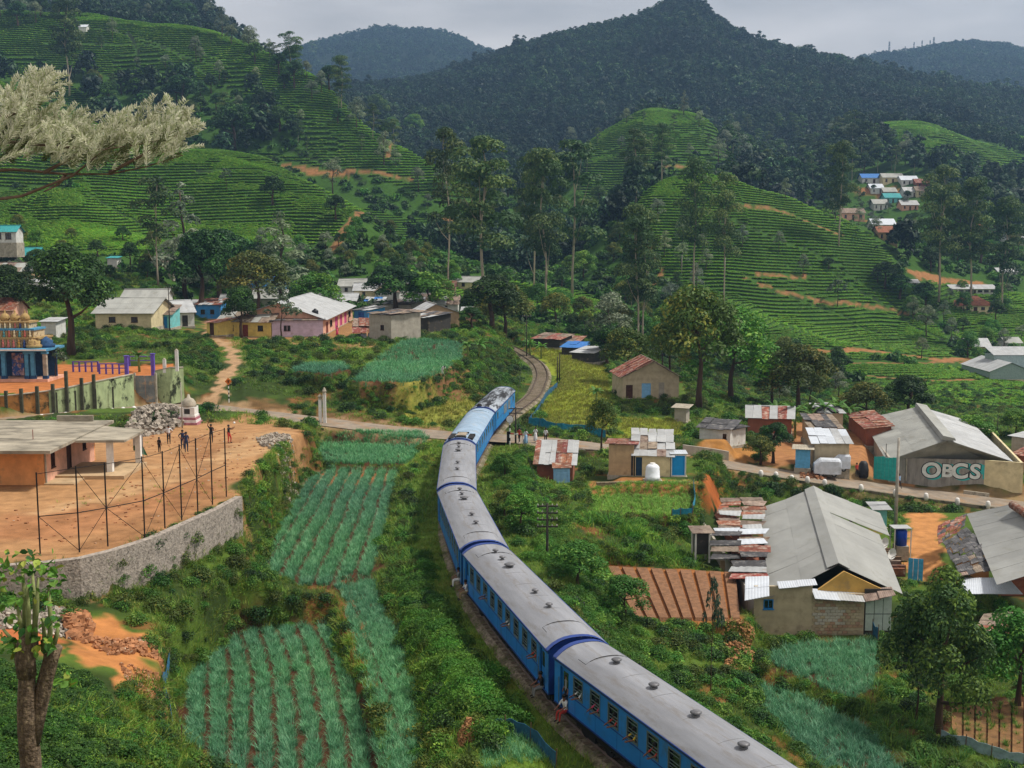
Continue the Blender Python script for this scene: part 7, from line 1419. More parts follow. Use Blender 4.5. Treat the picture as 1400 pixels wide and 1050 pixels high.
heap([(1093, 645), (1128, 643), (1130, 652), (1095, 655)], -3.9, 90, .18, M('firewood_brown', '#8a5f42', var=.4), 'firewood beside the blue latrine', .5, name='firewood_heap')
def pebbles(poly, n, s, m_, label, name):
    P_ = [PP(*q) for q in poly]; xs = [q[0] for q in P_]; ys = [q[1] for q in P_]; r = random.Random(n); mb = MB(); k = 0
    while k < n:
        x, y = r.uniform(min(xs), max(xs)), r.uniform(min(ys), max(ys)); k += 1
        if not inpoly(np.array([x]), np.array([y]), P_)[0] or (x < -29 and 83 < y < 99): continue
        q = s*r.uniform(.4, 1.4); c = Vector((x, y, hz((x, y))+q*.2)); M_ = Matrix.Rotation(r.random()*6, 3, 'Z'); mb.hexa([c+M_ @ Vector((sx*q*r.uniform(.6, 1.1), sy*q*r.uniform(.4, .9), sz*q*.4)) for sz in (-1, 1) for sx, sy in ((-1, -1), (1, -1), (1, 1), (-1, 1))])
    o = mb.build(name, m_); o['kind'] = 'stuff'; o['label'] = label
yd = [(0, 740), (150, 745), (315, 675), (380, 600), (300, 585), (170, 600), (170, 660), (60, 690), (0, 690)]
pebbles(yd, 500, .09, rubo, 'loose clods and stones on the dirt playground', 'yard_stones'); pebbles(yd, 45, .06, M('pale_litter', '#b9b4aa'), 'scraps of litter on the dirt playground', 'yard_litter')
P_ = [PP(*q) for q in yd]; x, y = rand_pts(80, 132, .12, .5, lambda x, y: inpoly(x, y, P_) & (fbm(x, y, 6, 55) > .35)); scatter('yard_weeds', P3(x, y), C_grass, (.4, .9)); x, y = rand_pts(78, 84, .5, .5, lambda x, y: inpoly(x, y, P_)); scatter('yard_edge_weeds', P3(x, y), C_grass, (.4, .8))
# sign, white pillars, barrier, signal
p = PZ(313, 548, 3.0); t = thing('road_sign', 'orange diamond warning sign on a black and white pole', 'road sign', p)
for k in range(8): part(t, 'pole_band', (white_p, black)[k % 2], lambda b: b.tube([(0, 0, .25*k-.2*(k == 0)), (0, 0, .25*(k+1))], .06, 6))
part(t, 'sign_plate', M('sign_orange', '#d2742a', var=.1), lambda b: b.add([(0, -.08, 1.9), (.42, -.08, 2.35), (0, -.08, 2.8), (-.42, -.08, 2.35), (0, -.04, 1.9), (.42, -.04, 2.35), (0, -.04, 2.8), (-.42, -.04, 2.35)], [(0, 1, 2, 3), (7, 6, 5, 4), (0, 4, 5, 1), (1, 5, 6, 2), (2, 6, 7, 3), (3, 7, 4, 0)])); part(t, 'sign_symbol', black, lambda b: (b.box(-.05, .05, -.095, -.085, 2.15, 2.5), b.box(-.16, .16, -.095, -.085, 2.38, 2.46)))
for px_, h, lb in ((438, 2.4, 'white roadside pillar, the plain left one of the pair'), (444, 3.0, 'white roadside pillar with a pointed stone figure on top, right of the pair')):
    p = PZ(px_, 574, 1.5); t = thing('roadside_pillar', lb, 'pillar', p); part(t, 'shaft', white_p, lambda b: b.box(-.17, .17, -.17, .17, -.5, h)); part(t, 'top', conc, lambda b: b.lathe([(.25, h), (.2, h+.2), (.28, h+.35), (.05, h+.6+.2*(h > 2.5))], 7))
p = PZ(697, 607, .05); t = thing('crossing_signal', 'round white disc signal on a striped post at the crossing', 'railway signal', p)
for k in range(7): part(t, 'post_band', (white_p, black)[k % 2], lambda b: b.tube([(0, 0, .35*k-.3*(k == 0)), (0, 0, .35*(k+1))], .07, 6))
part(t, 'disc', white_p, lambda b: b.tube([(0, -.12, 2.75), (0, -.07, 2.75)], .38, 18)); part(t, 'disc_rim', black, lambda b: b.tube([(0, -.06, 2.75), (0, -.03, 2.75)], .43, 18))
p = PZ(697, 606, .05); t = thing('barrier_arm', 'lowered white and red barrier arm next to the disc signal', 'barrier', p, -.35)
for k in range(5): part(t, 'arm_band', (CL['red'], white_p)[k % 2], lambda b: b.box(.5*k, .5*k+.5, -.05, .05, 1.0, 1.12))
part(t, 'stand', black, lambda b: b.box(-.3, -.02, -.15, .15, -.3, 1.3))
polec = M('concrete_pole', '#9b968c', var=.2, scale=2); polew = M('dark_pole', '#3a3630', var=.25)
def pole(px_, py_, z, hpx, label, m_, arms=0, r=.13, wires=True):
    p_ = PZ(px_, py_, z) if z is not None else G(px_, py_); h = hpx*p_.y/FPX; t = thing('utility_pole', label, 'utility pole', p_); part(t, 'pole', m_, lambda b: b.tube([(0, 0, -.8), (0, 0, h)], [r, r*.65], 8), True)
    for k in range(arms):
        z_ = h-.25-.5*k; part(t, 'crossarm', polew, lambda b: b.box(-.75, .75, -.05, .05, z_, z_+.1))
        for x in (-.68, -.35, .35, .68): part(t, 'insulator', M('grey_insulator', '#b0aca4'), lambda b: b.lathe([(.035, 0), (.05, .06), (.02, .13)], 6, c=(x, 0, z_+.1)))
    return p_+Vector((0, 0, h-.2))
w = [pole(748, 795, -2.4, 112, 'tall dark utility pole with four crossarms of white insulators by the train', polew, 4, .12), pole(705, 607, 0, 52, 'utility pole with crossarms standing at the level crossing', polew, 2, .11), pole(720, 481, 2.4, 50, 'utility pole beside the track bend', polew, 1, .1)]
w2 = [pole(1224, 722, -6.3, 128, 'tall pale concrete pole between the big roof and the graffiti wall', polec, 0, .2), pole(232, 448, 7.6, 56, 'dark pole in front of the grey-roofed beige cottage', polew, 1, .1), pole(765, 515, 1.2, 32, 'short dark pole, left one of the pair in the paddies', polew, 0, .1), pole(762, 517, 1.2, 30, 'short dark pole leaning beside its twin in the paddies', polew, 0, .1), pole(249, 577, 3.6, 55, 'thin pole next to the bell-topped shrine', polec, 0, .07),
      pole(1210, 655, -5, 50, 'thin iron pole left of the concrete pole by the graffiti wall', polew, 0, .06), pole(932, 375, None, 26, 'lone pole on the dark tea slope, left one', polec), pole(991, 378, None, 28, 'lone pole on the dark tea slope, right one', polec), pole(1363, 600, -5.0, 34, 'thin pole behind the graffiti building roof', polew, 0, .07)]
def wire(a, b, sag, label):
    mb = MB(); P_ = [a.lerp(b, k/14)-Vector((0, 0, sag*4*(k/14)*(1-k/14))) for k in range(15)]; o_ = a.copy(); mb.tube([q-o_ for q in P_], .018, 4); o = mb.build('power_line', black, loc=o_); tag(o, label, 'power line')
wire(w[0], w[1], .9, 'thin wire from the insulator pole to the crossing pole'); wire(w[1], w[2], .9, 'thin wire from the crossing pole to the pole at the track bend')
wire(w2[1], w2[1]+Vector((60, 40, 4)), 1.2, 'thin wire running right from the dark cottage pole'); wire(w2[1], w2[1]+Vector((-40, 20, 2)), 1, 'thin wire running left from the dark cottage pole')
# blue net fences
netm = M('blue_green_net', '#2a7f98', var=.25, rough=.8); netd = M('dark_blue_net', '#2b5f80', var=.25, rough=.8)
def net(P_, h, m_, label, z=None, sagr=.15):
    Q = [PZ(a, b, z) if z is not None else G(a, b) for a, b in P_]; Q = catmull(Q, 4); o_ = Vector(Q[0]); t = thing('net_fence', label, 'fence', o_); r = random.Random(len(label)); mb = MB(); vs = []
    for i, q in enumerate(Q): b_ = Vector((q.x, q.y, hz(q)))-o_; hh = h*(1-sagr*r.random()-(.12 if i % 4 == 2 else 0)); vs += [b_-Vector((0, 0, .1)), b_+Vector((.04*r.random(), .05*r.random(), hh*.5)), b_+Vector((0, 0, hh))]
    mb.add(vs, [(3*i+k, 3*i+3+k, 3*i+4+k, 3*i+1+k) for i in range(len(Q)-1) for k in (0, 1)]); me = mb.build('net', m_, t); so = me.modifiers.new('thick', 'SOLIDIFY'); so.thickness = .02
    for q in Q[::4]: b_ = Vector((q.x, q.y, hz(q)))-o_; part(t, 'stake', wood, lambda b: b.tube([b_-Vector((0, 0, .2)), b_+Vector((.03, 0, h*1.15))], .03, 5))
net([(722, 582), (738, 583), (760, 590), (800, 592), (828, 600)], 1.1, netm, 'blue-green net fence along the foot of the paddies by the crossing'); net([(724, 580), (738, 560), (748, 542), (762, 530)], .9, netd, 'blue net fence along the paddy edge beside the track')
net([(948, 668), (950, 690), (946, 706)], 1.0, netm, 'blue-green net at the right edge of the fresh green plot'); net([(918, 709), (930, 708), (947, 707)], .9, netm, 'short blue-green net across the corner of the fresh green plot')
net([(232, 905), (222, 940), (232, 975), (248, 1015)], .7, netd, 'blue net strip between the tea and the lower leek beds'); net([(655, 1012), (690, 1004), (725, 1015), (760, 1052)], .8, netd, 'dark blue net around the little plot beside the train')
net([(1285, 1012), (1320, 1022), (1355, 1035), (1400, 1045)], .7, M('pale_net', '#8aa3a8', var=.2), 'pale torn net at the bottom right vegetable beds'); net([(1192, 872), (1200, 880)], 1.2, netd, 'scrap of blue net beside the house shutters')
P_ = WP([(658, 1030), (690, 1012), (725, 1022), (755, 1060), (660, 1075)], -.9)
x, y = beds_pts(P_, (1, 0), 50, 0, 30); scatter('leek_crop', P3(x, y), C_leek, (.6, .9), label='small netted leek plot beside the train')
# ridged soil field
P_ = FIELDS['soil']; mb = MB(); 
a, b_, c, d = [PZ(*q, -3.4) for q in ((828, 776), (1008, 785), (1014, 850), (868, 850))]; SOILM = M('red_brown_soil', '#7d5a40', rough=.95, var=.25, scale=3, bump=.4, bscale=8)
t = thing('soil_beds', 'bare red-brown ridged vegetable beds below the stilt latrine', 'vegetable bed', ((a+c)/2)); o_ = t.location.copy()
for k in range(9):
    t0, t1 = k/9+.012, (k+1)/9-.014; q = [d.lerp(c, t0), d.lerp(c, t1), a.lerp(b_, t1), a.lerp(b_, t0)]; cc = sum(q, Vector())/4
    part(t, 'bed', SOILM, lambda m: m.hexa([x_-o_+Vector((0, 0, -.2)) for x_ in q]+[x_.lerp(cc, .04)-o_+Vector((0, 0, .22)) for x_ in q]))
q = [PZ(*s, -6.8) for s in ((1300, 1008), (1400, 1040), (1400, 960), (1300, 968))]; t = thing('soil_beds', 'weedy vegetable beds at the bottom right corner', 'vegetable bed', q[0]); o_ = q[0].copy(); a, b_, c, d = q
for k in range(6):
    t0, t1 = k/6+.008, (k+1)/6-.012; z_ = [a.lerp(b_, t0), a.lerp(b_, t1), d.lerp(c, t1), d.lerp(c, t0)]; part(t, 'bed', M('weedy_soil', '#7a5a38', rough=.95, var=.3, scale=2, bump=.4), lambda m: m.hexa([x_-o_+Vector((0, 0, -.2)) for x_ in z_]+[x_.lerp(sum(z_, Vector())/4, .05)-o_+Vector((0, 0, .1)) for x_ in z_]))
x, y = beds_pts([tuple(v) for v in q], (a.x-d.x, a.y-d.y), (b_-a).length/6, .5, 7); m_ = (vnoise(x, y, 2.2, 8) > -.35); scatter('bed_weeds', P3(x[m_], y[m_], .1), C_weed, (.2, .5)); scatter('bed_grass', P3(x, y, .05), C_grass, (.6, 1.1))
# antenna masts on the far hill
for k, (px_, hpx, lb) in enumerate(((1215, 22, 'leftmost antenna mast, a little downhill on the far right hill'), (1237, 11, 'short antenna mast second from the left on the far hill'), (1249, 14, 'antenna mast third from the left on the far hill'), (1260, 15, 'antenna mast fourth from the left on the far hill'), (1271, 14, 'slim antenna mast near the right group on the far hill'), (1276, 17, 'rightmost and widest lattice mast on the far hill'))):
    py_ = np.interp(px_, [1160, 1200, 1245, 1300], [104, 92, 77, 71])+1; p_ = PD(px_, py_, 2900); h = (hpx+2)*2900/FPX*1.05; p_.z = hz(p_); h += 14; t = thing('antenna_mast', lb, 'antenna mast', p_); wdt = 2.6 if k in (0, 5) else 1.5; mastm = M('mast_grey', '#4d535a')
    for sx in (-1, 1):
        for sy in (-1, 1): part(t, 'mast_leg', mastm, lambda b: b.tube([(sx*wdt, sy*wdt, -4), (sx*wdt*.35, sy*wdt*.35, h)], .5, 4))
    for q_ in range(6): e_ = wdt*(1-.65*q_/6); part(t, 'mast_brace', mastm, lambda b: (b.tube([(-e_, -e_, h*q_/6), (e_, -e_, h*(q_+1)/6)], .2, 3), b.tube([(e_, -e_, h*q_/6), (-e_, -e_, h*(q_+1)/6)], .2, 3)))
    part(t, 'dish', white_p, lambda b: b.tube([(0, -wdt*.6, h*.8), (0, -wdt*.6-.8, h*.8)], 1.4, 8))
import re
KW = {'euc': 'tall eucalyptus', 'euc_thin': 'slender eucalyptus', 'silver': 'silver-leaved', 'broad_mid': 'dark round', 'fresh': 'light green', 'olive': 'olive-toned', 'far_tall': 'slim dark'}
# ------------------------------------------------------------------ trees placed one by one
# kind, px, py of the foot, height in px, label, options
TL = [('euc', 660, 372, 190, 'tallest eucalyptus with long pale trunk, standing in the middle of the valley', dict(v=0, wide=1.0, d=265)), ('euc_thin', 612, 300, 128, 'slender eucalyptus left of the tallest one', dict(wide=.62, d=300)), ('euc', 745, 345, 140, 'eucalyptus with bright white trunk right of the tallest one', dict(v=1, wide=.75, d=300)),
 ('euc', 730, 318, 110, 'dense eucalyptus close behind the white-trunked one', dict(v=2, wide=.65, d=330)), ('euc_thin', 783, 300, 112, 'thin pale-trunked eucalyptus at the right of the central group', dict(d=340)), ('euc', 870, 268, 92, 'dark eucalyptus in front of the round bright tea hill', dict(d=420)), ('euc', 905, 245, 75, 'dark eucalyptus on the shoulder of the round tea hill', dict(d=440)),
 ('euc', 872, 425, 145, 'twin-trunked eucalyptus above the paddies', dict(v=1, wide=.75, d=262)), ('euc_thin', 880, 422, 118, 'lesser trunk beside the twin-trunked eucalyptus', dict(d=266)),
 ('euc', 95, 132, 140, 'tall ragged eucalyptus on the upper left tea ridge', dict(v=2, wide=.8)), ('euc_thin', 365, 60, 28, 'eucalyptus on the skyline, left one of the pair', dict(wide=1.6)), ('euc_thin', 397, 100, 56, 'eucalyptus on the skyline, right one of the pair', dict(wide=1.4)), ('euc', 467, 150, 72, 'dark eucalyptus on the ridge under the blue hill', dict()), ('euc_thin', 427, 82, 26, 'small skyline tree at the ridge step', dict(wide=1.5)),
 ('euc_thin', 215, 350, 110, 'thin double-trunked tree behind the blossoming branch tip', dict(d=255)), ('silver_cone', 250, 310, 62, 'pointed silver tree on the lowest left tea field', dict(wide=1.2, d=265)), ('silver_cone', 383, 355, 66, 'pointed silver tree above the lilac cottage', dict(wide=1.4, d=262)),
 ('sparse', 310, 262, 34, 'small bare-looking tree alone on the bright tea spur', dict()), ('broad_mid', 373, 281, 45, 'round dark tree in the middle of the bright tea spur', dict(wide=1.1)), ('broad_mid', 459, 302, 38, 'round dark tree at the right edge of the bright tea spur', dict(wide=1.2)),
 ('silver', 455, 265, 58, 'silver tree on the red earth cutting', dict()), ('silver', 525, 228, 50, 'silver tree above the red track', dict()), ('silver', 572, 262, 40, 'silver tree beside the second red track', dict()), ('silver', 606, 262, 52, 'silver-green tree under the slender eucalyptus', dict()), ('silver', 585, 285, 24, 'smallest silver tree near the red track end', dict()),
 ('broad_mid', 320, 205, 68, 'big dark tree in the gully of the left hill', dict(wide=1.2)), ('broad_mid', 250, 150, 50, 'dark bushy tree at the head of the gully', dict(wide=1.3)), ('broad_mid', 195, 165, 40, 'dark tree at the left of the gully', dict(wide=1.3)), ('silver', 154, 55, 32, 'pale tree among the upper tea rows', dict()), ('silver', 268, 85, 38, 'pale thin tree in the upper tea field', dict()), ('silver', 300, 110, 30, 'pale tree right of the thin one in the upper tea field', dict()),
 ('broad', 98, 490, 165, 'huge dark tree behind the temple yard', dict(v=0, wide=1.0, d=165)), ('broad', 15, 425, 70, 'dark round tree at the left edge behind the temple', dict(wide=1.2, d=190)), ('broad', 330, 462, 78, 'yellow-tipped dark tree in front of the yellow cottage', dict(v=1, wide=.95)), ('olive', 352, 392, 62, 'olive tree above the yellow cottage', dict(wide=1.2, d=235)), ('broad', 275, 398, 98, 'dark leafy tree left above the village', dict(wide=.95, d=240)), ('broad', 300, 365, 60, 'dark tree directly behind the blue lean-to', dict(wide=1.1, d=262)),
 ('sparse', 385, 465, 66, 'half-bare tree in front of the lilac cottage', dict(wide=1.3)), ('sparse', 286, 412, 18, 'little bare tree by the blue lean-to', dict()), ('fresh', 428, 400, 40, 'bushy tree behind the long terrace roof', dict(wide=1.4, d=236)),
 ('broad', 672, 430, 62, 'dark spreading tree at the right end of the village', dict(wide=1.4, d=220)), ('broad', 645, 452, 36, 'dark round tree behind the tan cottage', dict(wide=1.5, d=208)), ('olive', 690, 425, 52, 'olive tree beside the spreading dark one', dict(wide=1.3, d=232)), ('broad', 540, 395, 40, 'round tree behind the white gable cottage', dict(wide=1.6, d=250)), ('fresh', 587, 390, 30, 'small round tree between the upper village houses', dict(wide=1.5, d=250)),
 ('olive', 955, 585, 190, 'large olive-yellow tree with bare lower trunk behind the white hut', dict(v=0, wide=.9, d=158)), ('fresh', 1000, 505, 110, 'broad green tree behind the olive one', dict(wide=1.1, d=185)), ('olive', 858, 540, 90, 'dark olive tree left of the rusty-roofed house', dict(wide=1.1, d=178)), ('broad', 830, 500, 60, 'dark tree over the shed row', dict(wide=1.2, d=205)), ('silver', 835, 445, 55, 'silver tree above the dark tree by the sheds', dict(wide=1.2, d=235)), ('silver', 905, 500, 60, 'silver tree between the two olive trees', dict(wide=.9, d=215)), ('olive', 915, 520, 100, 'spindly olive tree behind the rusty-roofed house', dict(wide=.8, d=190)),
 ('olive', 1092, 535, 80, 'round olive tree catching the light right of centre', dict(v=2, wide=1.25, d=180)), ('broad', 1243, 565, 62, 'dense dark green tree behind the graffiti building', dict(v=2, wide=1.25, d=168)), ('olive', 1185, 560, 48, 'drooping grey-green tree beside the dense one', dict(wide=1.4, d=165)), ('fresh', 1330, 590, 34, 'small bright tree behind the graffiti building roof', dict(wide=1.4, d=150)), ('fresh', 1390, 580, 26, 'bright bush-like tree at the right edge by the tea terrace', dict(wide=1.6, d=160)),
 ('broad', 1057, 632, 62, 'dark roadside tree above the lower road', dict(wide=1.1, d=133)), ('olive', 1040, 628, 40, 'lower bushy tree against the roadside tree', dict(wide=1.5, d=132)), ('olive', 822, 655, 88, 'thin-stemmed tree on the road edge by the beige annexe', dict(v=1, wide=.75, d=124)), ('glossy', 1285, 960, 198, 'big glossy tree standing before the right-hand house', dict(v=1, wide=.8, d=66)), ('fresh', 1395, 905, 90, 'leafy tree cut by the right edge', dict(wide=1.1, d=70)), ('sparse', 1255, 930, 60, 'thin shrubby tree under the big glossy tree', dict(d=67)),
 ('fresh', 712, 745, 70, 'leafy tree beside the third carriage', dict(wide=1.1, d=88)), ('fresh', 690, 660, 40, 'small tree between the train and the earth hut', dict(wide=1.2, d=108)), ('fresh', 790, 795, 72, 'bright leafy tree in the thicket beside the train', dict(wide=1.3, d=76)), ('fresh', 855, 830, 60, 'light green tree next to the soil beds', dict(wide=1.2, d=74)), ('olive', 690, 718, 48, 'olive shrub tree on the embankment slope', dict(wide=1.3, d=92)),
 ('sparse', 972, 935, 170, 'tall thin creeper-clad stem beside the straw heap', dict(wide=.28, d=66)), ('sparse', 77, 528, 48, 'pale blossoming frangipani in the temple yard', dict(wide=1.2, d=142)),
 ('sparse', 1145, 421, 42, 'small silver tree on the right tea slope, upper one', dict(v=1, wide=1.2)), ('silver', 1098, 378, 34, 'silver tree at the upper left of the right tea slope', dict()), ('silver', 1200, 388, 30, 'silver tree near the forest edge of the right tea slope', dict()), ('silver', 1248, 440, 36, 'silver tree halfway down the right tea slope edge', dict()), ('silver', 1266, 462, 50, 'dark silver tree low on the right tea slope', dict(wide=1.2)), ('silver', 1290, 442, 34, 'silver tree below the brown-roofed bungalow', dict()), ('silver', 1300, 470, 40, 'silver tree right above the tea road', dict()), ('silver', 1260, 490, 32, 'pale blossoming shrub tree at the tea road', dict(wide=1.3)), ('broad_mid', 1133, 368, 18, 'small reddish-dark round tree on the right tea slope', dict(wide=1.4)),
 ('silver', 1065, 345, 32, 'silver tree on the shadowed right tea bank, right one', dict()), ('silver', 1015, 340, 34, 'silver tree on the shadowed right tea bank, middle one', dict()), ('silver', 960, 345, 34, 'silver tree on the shadowed right tea bank, left one', dict()), ('euc', 990, 372, 140, 'tall dark eucalyptus on the shadowed bank', dict(v=0, wide=.6, d=335)), ('euc', 950, 320, 105, 'tall dark eucalyptus before the yellow-green spur', dict(v=2, wide=.7, d=345)), ('euc', 1147, 335, 140, 'dark eucalyptus rising left of the far hamlet', dict(v=1, wide=.75, d=400)),
 ('euc', 1285, 372, 150, 'tall dark eucalyptus in front of the far hamlet trees', dict(v=0, wide=.8, d=385)), ('euc', 1328, 372, 130, 'eucalyptus with pale lower trunk right of the hamlet', dict(v=2, wide=.8, d=385)), ('euc', 1372, 380, 110, 'dark eucalyptus near the right edge', dict(v=1, wide=.8, d=385)), ('broad_mid', 1210, 395, 40, 'dark round tree at the forest edge of the tea slope', dict(wide=1.5)), ('broad_mid', 1265, 418, 34, 'dark round tree left of the long barrack', dict(wide=1.6)), ('broad_mid', 1230, 410, 38, 'dark tree above the tea slope corner', dict(wide=1.5)),
 ('silver', 780, 205, 34, 'pale tree at the left foot of the round tea hill', dict()), ('silver_cone', 935, 158, 34, 'pointed silver tree on the crest of the round tea hill', dict()), ('silver', 822, 158, 24, 'pale tree on the left skyline of the round tea hill', dict()), ('fresh', 565, 185, 34, 'round green tree on the ridge in front of the dark mountain', dict(wide=1.2)), ('fresh', 515, 165, 38, 'leafy tree at the left of the ridge saddle', dict(wide=1.2)), ('fresh', 535, 182, 26, 'small tree in the ridge saddle', dict(wide=1.2))]
for k_, a, b, h, lb, op in TL: tree_px(k_, a, b, h, lb, {'euc': 'eucalyptus_tree', 'euc_thin': 'eucalyptus_tree', 'silver': 'silver_oak_tree', 'silver_cone': 'silver_oak_tree', 'sparse': 'sparse_tree'}.get(k_, 'broadleaf_tree'), **op)
def grove(poly, n, kinds, hr, label, group, dmin=240, dmax=900, umin=0, name='tree', sink=.5, gap=7):
    put = []; tries = 0; xs = [p[0] for p in poly]; ys = [p[1] for p in poly]
    while len(put) < n and tries < n*40:
        tries += 1; px_, py_ = rng.uniform(min(xs), max(xs)), rng.uniform(min(ys), max(ys))
        if not inpoly(np.array([px_]), np.array([py_]), poly)[0]: continue
        p = G(px_, py_)
        if not dmin < p.y < dmax or any((p.x-q[0])**2+(p.y-q[1])**2 < gap*gap for q in put): continue
        put.append((p.x, p.y)); p.z -= sink; k_ = kinds[rng.randint(len(kinds))]; kw = KW.get(k_, 'leafy'); put_tree(k_, p, rng.uniform(*hr), re.sub(r'^one of the .*?trees? ', kw+' tree ', label), {'eu': 'eucalyptus_tree', 'fa': 'forest_tree', 'si': 'silver_oak_tree'}.get(k_[:2], 'broadleaf_tree'), group+', '+kw, wide=rng.uniform(.9, 1.25))
grove([(560, 215), (640, 235), (700, 230), (800, 250), (870, 300), (900, 390), (860, 430), (780, 400), (700, 370), (640, 340), (600, 280)], 44, ['euc', 'euc_thin', 'broad_mid', 'fresh', 'silver', 'olive'], (6, 12.5), 'one of the mixed eucalyptus and leafy trees crowding the valley behind the tallest eucalyptus', 'valley trees', 290, 620)
grove([(880, 300), (930, 300), (1000, 330), (960, 400), (920, 430), (870, 420)], 12, ['euc', 'broad_mid', 'silver'], (6, 11), 'one of the dark trees on the slope above the twin-trunked eucalyptus', 'trees on the left of the right tea slope', 250, 450)
grove([(90, 110), (180, 125), (280, 120), (370, 150), (420, 200), (300, 195), (200, 178), (130, 150)], 34, ['broad_mid', 'broad_mid', 'euc', 'olive'], (9, 15), 'one of the dark trees filling the gully of the left tea hill', 'gully trees', 440, 700, gap=6)
grove([(0, 5), (150, 10), (290, 22), (330, 40), (300, 42), (120, 18), (0, 45)], 22, ['broad_mid', 'euc', 'silver'], (10, 17), 'one of the trees along the top edge of the left tea hill', 'hilltop trees on the left', 560, 1000, gap=9)
grove([(300, 45), (430, 105), (500, 165), (560, 200), (540, 215), (430, 140), (320, 75)], 26, ['euc_thin', 'silver', 'broad_mid', 'silver'], (9, 17), 'one of the trees scattered down the skyline ridge of the left hill', 'ridge trees', 440, 760, gap=9)
grove([(60, 60), (300, 80), (440, 140), (560, 240), (400, 205), (200, 100)], 26, ['silver', 'euc_thin', 'silver', 'broad_mid'], (6, 10), 'one of the silvery shade trees dotted through the left tea field', 'tea shade trees on the left', 440, 720, gap=16)
grove([(780, 170), (980, 160), (1000, 240), (800, 260)], 14, ['silver', 'euc_thin'], (8, 12), 'one of the shade trees on the round bright tea hill', 'tea shade trees on the round hill', 480, 760, gap=16)
grove([(960, 170), (1100, 190), (1170, 185), (1160, 230), (1080, 240), (1000, 215)], 26, ['euc', 'euc_thin'], (14, 22), 'one of the slender eucalyptus trees on the slope above the right tea hill', 'slender trees above the right tea hill', 460, 1000, gap=9)
grove([(990, 190), (1060, 210), (1180, 190), (1250, 225), (1262, 238), (1170, 243), (1150, 290), (1060, 250), (980, 235)], 56, ['euc', 'euc_thin', 'far_tall', 'silver', 'broad_mid'], (12, 20), 'one of the tall dark eucalyptus trees massed behind the far hamlet', 'forest trees behind the hamlet', 430, 820, gap=7)
grove([(1168, 256), (1262, 262), (1262, 325), (1225, 335), (1150, 310)], 16, ['silver', 'broad_mid', 'fresh'], (4, 8), 'one of the small trees between the houses of the far hamlet', 'hamlet trees', 380, 820, gap=7)
grove([(1272, 255), (1400, 250), (1400, 350), (1330, 365), (1290, 372), (1268, 372)], 40, ['euc', 'euc_thin', 'broad_mid', 'olive', 'silver'], (9, 16), 'one of the tall trees on the wooded slope around the right-hand houses', 'trees on the right slope', 380, 820, gap=7)
grove([(1000, 240), (1160, 270), (1210, 330), (1140, 300), (1040, 262)], 16, ['silver', 'silver', 'euc_thin'], (6, 10), 'one of the silver trees along the top of the right tea slope', 'silver trees along the right tea crest', 400, 560, gap=9)
grove([(1180, 400), (1400, 395), (1400, 500), (1320, 500), (1300, 460)], 20, ['broad_mid', 'silver', 'fresh'], (5, 9), 'one of the low trees among the gardens around the brown-roofed bungalow', 'garden trees on the right', 290, 440, gap=8)
grove([(250, 345), (480, 330), (560, 350), (640, 380), (640, 395), (480, 385), (250, 385)], 34, ['broad_mid', 'fresh', 'olive', 'silver'], (4, 8), 'one of the leafy trees on the bushy slope above the village', 'trees above the village', 225, 370, gap=6)
grove([(0, 300), (250, 340), (250, 400), (60, 400), (0, 380)], 20, ['broad_mid', 'fresh', 'olive'], (4, 7), 'one of the leafy garden trees around the teal-roofed house', 'garden trees on the left', 190, 330, gap=6)
grove([(700, 420), (820, 430), (1000, 470), (1140, 505), (1180, 545), (1050, 560), (960, 500), (850, 480), (780, 460)], 36, ['broad_mid', 'fresh', 'olive', 'silver', 'olive'], (5, 10), 'one of the leafy trees in the hollow behind the paddies and shacks', 'hollow trees', 170, 300, gap=6)
grove([(500, 300), (560, 310), (600, 360), (560, 385), (480, 370), (450, 340)], 18, ['fresh', 'olive', 'broad_mid'], (3.5, 6), 'one of the small trees on the bushy mound in the middle distance', 'mound trees', 280, 400, gap=5)
# banana plants
banm = leaf_mat('banana_leaf', lin('#4f7a2e'), rand=.25, var=.2); bant = mat('banana_stem', '#7c8a4a', var=.2)
def banana(px_, py_, h, label, d):
    p = PD(px_, py_, d); p.z = hz(p); t = thing('banana_plant', label, 'banana plant', p, rng.rand()*6, 'banana plants'); part(t, 'stem', bant, lambda b: b.tube([(0, 0, -.2), (.05, 0, h*.5), (.1, .05, h*.72)], [.17, .14, .08], 7), True)
    for k in range(9):
        a = k*2.4+rng.rand()*.5; L_ = h*(.5+.15*rng.rand()); up = .75-.06*k; mb = MB(); n = 7; dx, dy = math.cos(a), math.sin(a); vs = []
        for i in range(n):
            s = i/(n-1); r_ = L_*s*(.55+.3*(1-up)); z = h*.68+L_*(up*s-.75*s*s*(1.1-up)); w_ = .02+.26*math.sin(math.pi*min(1, s*.92+.08))**.7; cx, cy = .1+dx*r_, .05+dy*r_
            vs += [(cx-dy*w_, cy+dx*w_, z-.1*w_), (cx, cy, z+.06), (cx+dy*w_, cy-dx*w_, z-.1*w_)]
        mb.add(vs, [(3*i+j, 3*i+3+j, 3*i+4+j, 3*i+1+j) for i in range(n-1) for j in (0, 1)]); mb.build('leaf', banm, t)
